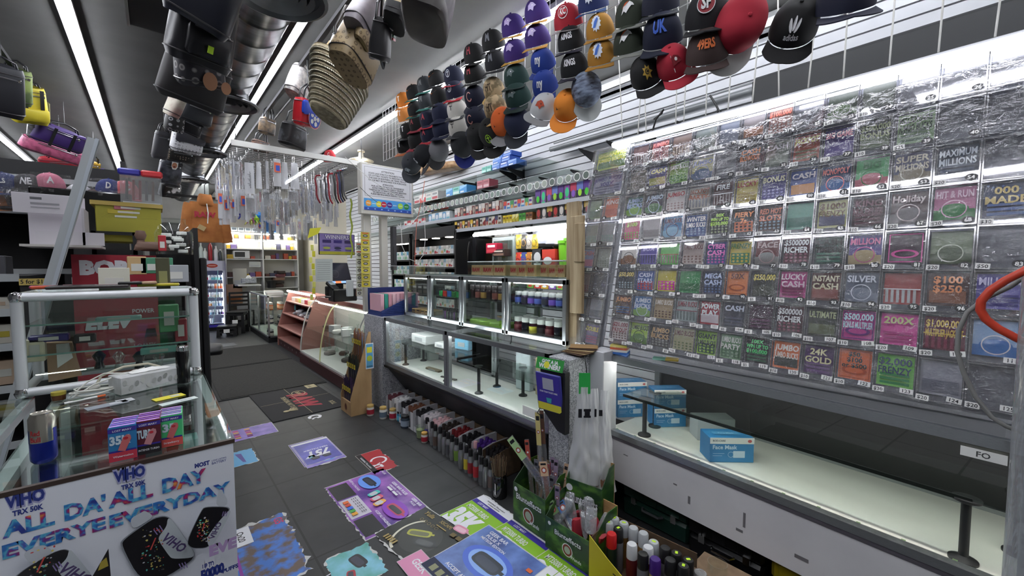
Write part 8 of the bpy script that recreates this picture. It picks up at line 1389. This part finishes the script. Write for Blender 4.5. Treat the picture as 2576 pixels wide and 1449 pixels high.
# second glass case further left
t = thing('glass_counter', 'second glass counter cut by the left edge of the photo', 'display case', (-1.5, 1.72, 0)); MB().b2((0, 0, .5), (1.1, .9, .52), WHT).obj('deck', t); MB().b2((0, 0, .99), (1.1, .9, .998), GLASSG).obj('top_glass', t); m = MB()
for x in (0, 1.07): m.b2((x, 0, .96), (x+.03, .9, .99), ALUL); m.b2((x, 0, 0), (x+.03, .03, .96), ALUL); m.b2((x, .87, 0), (x+.03, .9, .96), ALUL)
m.b2((0, 0, .96), (1.1, .02, .985), ALUL); m.obj('frame', t); MB().b2((.1, .2, .521), (.9, .6, .6), mt('#c8ccc8', .6), .01).obj('white_tray', t)
# grey plastic channel leaning
t = thing('plastic_channel', 'long translucent grey plastic channel leaning across the left side', 'channel', (0, 0, 0)); a, b = P(30, 1040, 'Y', 3.02), P(236, 350, 'Y', 3.02); a = a+(a-b)*.9; MB().bar(a, b, .045, .03, clear('grey_channel', '#d8dcde', .2, .1, alpha=.75, acol='#c4c9cc')).obj('channel_body', t); MB().bar(a+V((.014, -.018, 0)), b+V((.014, -.018, 0)), .014, .01, mt('#b4bcc4', .3)).obj('inner_rib', t)
# behind: red poster, shelves, boxes, TV
t = thing('freestanding_poster', 'tall red poster with white lettering behind the glass case', 'poster', P(178, 640, 'Y', 3.35)-V((0, 0, 1.35))); MB().b2((0, 0, 0), (.36, .01, 1.35), mt('#a02838', .4)).obj('poster_sheet', t); m = MB(frame((0, -.001, 0), (1, 0, 0), (0, 0, 1))); m.text('BOR', .03, 1.24, .075, W_, 'l', w=.27, bold=.07); m.text('POWER', .29, 1.0, .025, W_, 'c', w=.10); m.text('ELEV', .04, .92, .065, W_, 'l', w=.27, bold=.07, shear=.15); m.poly([(.25, .2), (.34, .35), (.355, .8), (.34, .9), (.30, .9), (.26, .7), (.10, .5)], mt('#1c1c20', .4)); m.poly([(.08, .62), (.28, .72), (.3, .66), (.1, .54)], mt('#7a5a4a')); m.obj('print', t, smooth=False)
def shelfunit(lb, x, y, w, d, hs, top, mat=BLK):
    t = thing('gondola_shelf', lb, 'shelf unit', (x, y, 0)); MB().b2((0, d-.02, 0), (w, d, top), mat).obj('back_panel', t); m = MB()
    for xx in (0, w-.03): MB().b2((xx, 0, 0), (xx+.03, d, top), mat).obj('side_panel', t)
    for h in hs: MB().b2((.03, 0, h), (w-.03, d-.02, h+.02), mat).b2((.03, -.004, h-.01), (w-.03, 0, h+.03), mt('#a8acae', .4)).obj('shelf', t)
    return t
shelfunit('black gondola at the left behind the leaning channel', -1.75, 3.3, 1.25, .45, (.3, .6, .9, 1.12, 1.30, 1.48), 1.5); shelfunit('black gondola behind the red poster', -.42, 3.75, .62, .45, (.4, .8, 1.2, 1.45), 1.5)
rr = random.Random(12); LC = ['#8a8c8a', '#3a3a3c', '#c8c8c0', '#b8a83a', '#5a7a3a', '#d8d4c8', '#4a4a50', '#a8a058', '#c8b098', '#2c2c30', '#8aa09a', '#6a5a50']
for k, (h, n) in enumerate(((.92, 9), (1.14, 10), (1.32, 9), (1.5, 8))):
    for j in range(n): w_ = rr.uniform(.08, .13); hh = rr.uniform(.06, .14); tag(MB().box(0, 0, hh/2, w_, .2, hh, mt(rr.choice(LC), .45), .003).box(0, -.101, hh*.5, w_*.7, .002, hh*.3, mt(rr.choice(LC), .5)).obj('stock_box'), 'stock box on the left gondola, %s level counted, %s from the left' % (nth(k), nth(j)), 'box', 'boxes on the left gondola', loc=(-1.66+1.12*j/n+.03, 3.46, h+.002), rz=rr.uniform(-.1, .1))
tag(MB(frame((0, 0, 0), (1, 0, 0), (0, 0, 1))).rect(0, 0, .12, .035, mt('#c8b060', .5)).text('5 for $1.29', .06, .008, .022, DK, w=.11).obj('price_strip', smooth=False), 'tan price strip lettered 5 for $1.29 at the left', 'price label', loc=P(48, 718, 'Y', 3.285))
t = thing('white_display_carton', 'white folded display carton standing on the left gondola', 'carton', P(60, 615, 'Y', 3.25)); q = P(215, 545, 'Y', 3.25)-t.location; MB().b2((.02, .0, 0), (q.x, .01, .26), mt('#d4cfd6', .6)).b2((0, -.1, -.012), (q.x+.06, .2, 0), mt('#c8c4c0', .6)).b2((.05, -.06, 0), (.3, -.05, .07), mt('#d0ccd2', .6)).b2((q.x-.01, -.06, 0), (q.x, .15, .2), mt('#c4c0c6', .6)).obj('carton_panels', t)
m = MB(frame((-.01, -.06, .17), (1, 0, 0), (0, -.15, 1))); m.box(.09, .04, 0, .2, .10, .004, mt('#d8d3da', .6), .001); m.zl = .0025; m.rect(.05, .06, .04, .012, mt('#6a6a6e')); m.rect(.05, .035, .1, .010, mt('#9a989e')); m.rect(.05, .018, .1, .006, mt('#a8a6ac')); m.obj('header_flap', t, smooth=False)
t = thing('yellow_carton', 'large yellow carton with games stacked on top', 'carton', P(245, 640, 'Y', 3.5)); YB_ = noisy('mustard_card', '#8a8422', '#a09a34', 3, .6); MB().b2((.0, 0, .08), (.30, .25, .32), YB_, .004).obj('box_body', t); MB().b2((-.02, -.01, .30), (.31, .26, .325), mt('#a8924a', .6)).obj('lid', t); MB().b2((-.02, -.03, 0), (.18, -.01, .03), BLK).b2((-.02, -.03, 0), (0, -.01, .14), BLK).b2((-.02, -.03, .12), (.18, -.01, .14), BLK).b2((.16, -.03, 0), (.18, -.01, .14), BLK).obj('black_frame', t)
for i, (c, lb) in enumerate((('#2c2a30', 'dark boxed game on the yellow carton, lowest'), ('#b8a83a', 'yellow boxed game in the stack'), ('#a8646c', 'dusty pink boxed game on top of the stack'))): tag(MB().box(0, 0, .014, .26-.03*i, .2, .026, mt(c, .5), .002).box(-.02, -.101, .014, .1, .002, .012, mt('#c8c8c0')).obj('board_game'), lb, 'game', 'boxed games on the yellow carton', loc=V(P(330, 555, 'Y', 3.6))+V((.01*i, 0, .0275*i)), rz=.04*i)
tv = P(95, 570, 'Y', 4.6); q = P(335, 505, 'Y', 4.6); t = thing('television', 'large black television behind the boxes on the left', 'television', (tv.x, 4.35, tv.z-.1)); MB().b2((0, 0, 0), (q.x-tv.x, .05, q.z-tv.z+.12), BLKS, .01).obj('panel', t); MB().b2((.2, 0, -.25), (.5, .05, 0), BLK).obj('stand', t)
shelfunit('tall black gondola carrying the wrapped caps at the back left', -2.6, 4.72, 2.45, .5, (.5, 1.0, 1.5, 1.95, 2.2), 2.42, mt('#1c1c1e', .6))
BAGS = clear('cap_bag', '#fafafa', .06, .12, bump=.8, scale=20, alpha=.03)
for i, (px, py, c, e) in enumerate(((12, 452, '#1c2a5a', '=BILLS'), (72, 455, '#2c2c30', '=NE'), (125, 452, '#b86a80', '=A'), (40, 486, '#26262c', '=K'), (100, 486, '#3a3a40', '=H'), (150, 490, '#4a4438', '=O'), (235, 492, '#3a2428', '=SOX'), (275, 466, '#1c2c6a', '=D'), (316, 470, '#c03a4a', '=C'), (5, 490, '#b86a2c', '=T'), (200, 480, '#c8ccd0', '=P'), (290, 495, '#2c3a34', '=G'))):
    q = P(px, py, 'Y', 4.55); n0 = (c, c, e, '#c8c8cc', None) in CAPM; R = Euler((.3, 0, .15*((i % 3)-1))); o = thing('bagged_hat', 'cap in a clear bag on the back left shelf, lettered %s' % e[1:], 'cap', (q.x, 4.55, q.z-.07), 0, 'bagged caps on the back left shelf', rot=R); o.scale = (1.0,)*3
    for p_ in cap_parts(c, c, e, '#c8c8cc', None):
        u = p_ if not n0 and not p_.parent else p_.copy()
        if u is not p_: COL.objects.link(u)
        u.parent = o
    MB().grid(lambda u, v: V(((u-.5)*.19+.01*noise.noise(V((u*6, v*6, i))), -.17+.02*math.sin(PI*u)+.02*noise.noise(V((u*5, v*5, i+3.))), -.02+.16*v)), 10, 10, BAGS).obj('clear_bag', o)
t = thing('pen_display', 'clear display tub of pens topped blue and red', 'display', P(360, 560, 'Y', 4.0)); MB().b2((-.11, -.06, 0), (.11, .06, .32), clear('tub_plastic', '#e8ecf0', .15, .05, alpha=.12)).obj('tub', t); MB().b2((-.12, -.03, .33), (0, .03, .375), mt('#2c2c9a', .4), .01).b2((0, -.03, .33), (.12, .03, .375), mt('#c82c34', .4), .01).obj('header', t); MB().b2((-.1, -.05, .12), (.1, .05, .14), PAPER).obj('divider', t)
for i in range(5): MB().cyl((-.08+.035*i, 0, .16), (-.075+.035*i, 0, .3), .008, mt(('#3a3c40', '#8a3a44', '#8a3a44', '#4a4a50', '#5a3a34')[i], .4), 8).obj('pen', t)
t = thing('cotton_jar', 'clear domed jar of wrapped white items at the left', 'jar', P(440, 640, 'Y', 3.3)); MB().lathe([(0, 0), (.09, 0), (.095, .13), (.07, .18), (.06, .19), (.06, .22), (0, .22)], GLASS, 24).obj('glass', t)
for i in range(9): MB().box(.04*math.cos(i*2.3), .04*math.sin(i*2.3), .02+.014*i, .05, .03, .02, PAPER, .003, None).obj('wrapped_item', t)
t = thing('seated_figurine', 'brown carved reclining figurine on the glass shelf', 'figurine', P(372, 628, 'Y', 3.3)); bm_ = mt('#6a5044', .6); soft(.17, .05, .06, .8, .2, mat=bm_, mb=MB(T(.02, 0, .02))).obj('body', t); MB().lathe([(0, -.03), (.02, -.025), (.028, 0), (.02, .026), (0, .03)], bm_, 14, T(-.03, 0, .085)).lathe([(0, 0), (.02, .01), (.016, .05), (0, .055)], bm_, 12, T(-.03, 0, .02)).obj('head', t)
for i, (px, py, w_, d_, h_, c, lb) in enumerate(((408, 612, .035, .035, .09, '#b02c34', 'small red and white tin behind the figurine'), (410, 690, .055, .05, .17, '#4a4a34', 'camouflage box with a blue cap on the glass case'), (288, 705, .11, .003, .12, '#d8d8c8', 'blank cream card standing on the glass case'), (345, 668, .08, .06, .10, '#c8a878', 'tan pierced box on the glass shelf'), (395, 668, .14, .06, .09, '#4a8a6a', 'green backed box with a white fish on the shelf'), (435, 688, .14, .1, .10, '#a8acb0', 'grey white printed case at the right of the shelf'))):
    q = P(px, py, 'Y', 2.75 if i in (1, 2) else 3.1); tag(MB().box(0, 0, 0, w_, d_, h_, mt(c, .5), .003).box(0, -d_/2-.001, -h_*.1, w_*.6, .002, h_*.4, mt('#d8d8d0' if i != 1 else '#8a8a5a', .5)).obj('shelf_item'), lb, 'item', loc=q)
CP = P(0, 0, 'Y', 2.7).z*0+1.448
for i, (px, l, c, lb, rz) in enumerate(((230, .26, '#241c1c', 'dark tray with pink papers on the glass case', 0), (115, .09, '#c85030', 'orange lighter on the glass case', .05), (150, .10, '#4a4a90', 'blue and purple lighter on the glass case', .2), (330, .09, '#141416', 'black remote on the dark tray', 0), (400, .16, '#c8bc3a', 'yellow wrapped packet on the glass case', -.1), (90, .05, '#a03a6a', 'magenta pen on the glass case', .1), (375, .06, '#b89878', 'tan slip standing on the tray', 0))):
    q = P(px, 715, 'Y', 2.72); tag(MB().box(0, 0, .008, l, .05 if i else .2, .014, mt(c, .4), .004).box(l*.2, 0, .0158, l*.3, .02, .001, mt('#c8a0a8')).obj('case_top_item'), lb, 'item', loc=(q.x, 2.70+.03*(i % 3), CP+(.012 if i in (3, 6) else 0)), rz=rz)
shelfunit('tall black stand beside the aisle at the left of the mats', -.02, 4.2, .30, .5, (.6, 1.2), 1.86); tag(MB().b2((0, 0, 0), (.05, .25, 1.62), mt('#101012', .5), .01).obj('upright_board'), 'slim black upright panel at the aisle edge of the tall stand', 'panel', loc=(.285, 4.25, 0)); tag(soft(.3, .1, .3, 1, .4, mat=BLK).obj('black_cushion'), 'rounded black pad at the base of the slim panel', 'pad', loc=(.40, 5.6, .62))
# stock on the far left and open floor beyond
for i, (x, w_) in enumerate(((-4.6, 1.6), (-2.9, 1.5))): shelfunit('long dark gondola far at the left, %s from the wall' % nth(i), x, 5.9, w_, .5, (.5, 1.0, 1.5), 2.0, mt('#2c2c2e', .6))
for k in range(10): tag(MB().b2((-.17, -.1, 0), (.17, .1, .4), mt(('#3a3a3c', '#5a4a40', '#2c3a4a', '#8a8a84', '#1c1c1e')[k % 5], .6), .03).box(0, -.101, .2, .2, .002, .15, mt('#8a8a88')).obj('hanging_garment'), 'dark folded garment pile on the back wall rail, %s from the left' % nth(k), 'garment', 'garments along the back wall', loc=(-4.0+.5*k, 12.6, 1.7))
tag(MB().b2((-4.5, 0, 1.62), (1.2, .4, 1.66), BLK).b2((-4.5, .36, 0), (1.2, .4, 2.6), mt('#6a6a68', .7)).obj('wall_display'), 'dark display board and ledge along the left part of the back wall', 'display board', loc=(0, 12.5, 0))
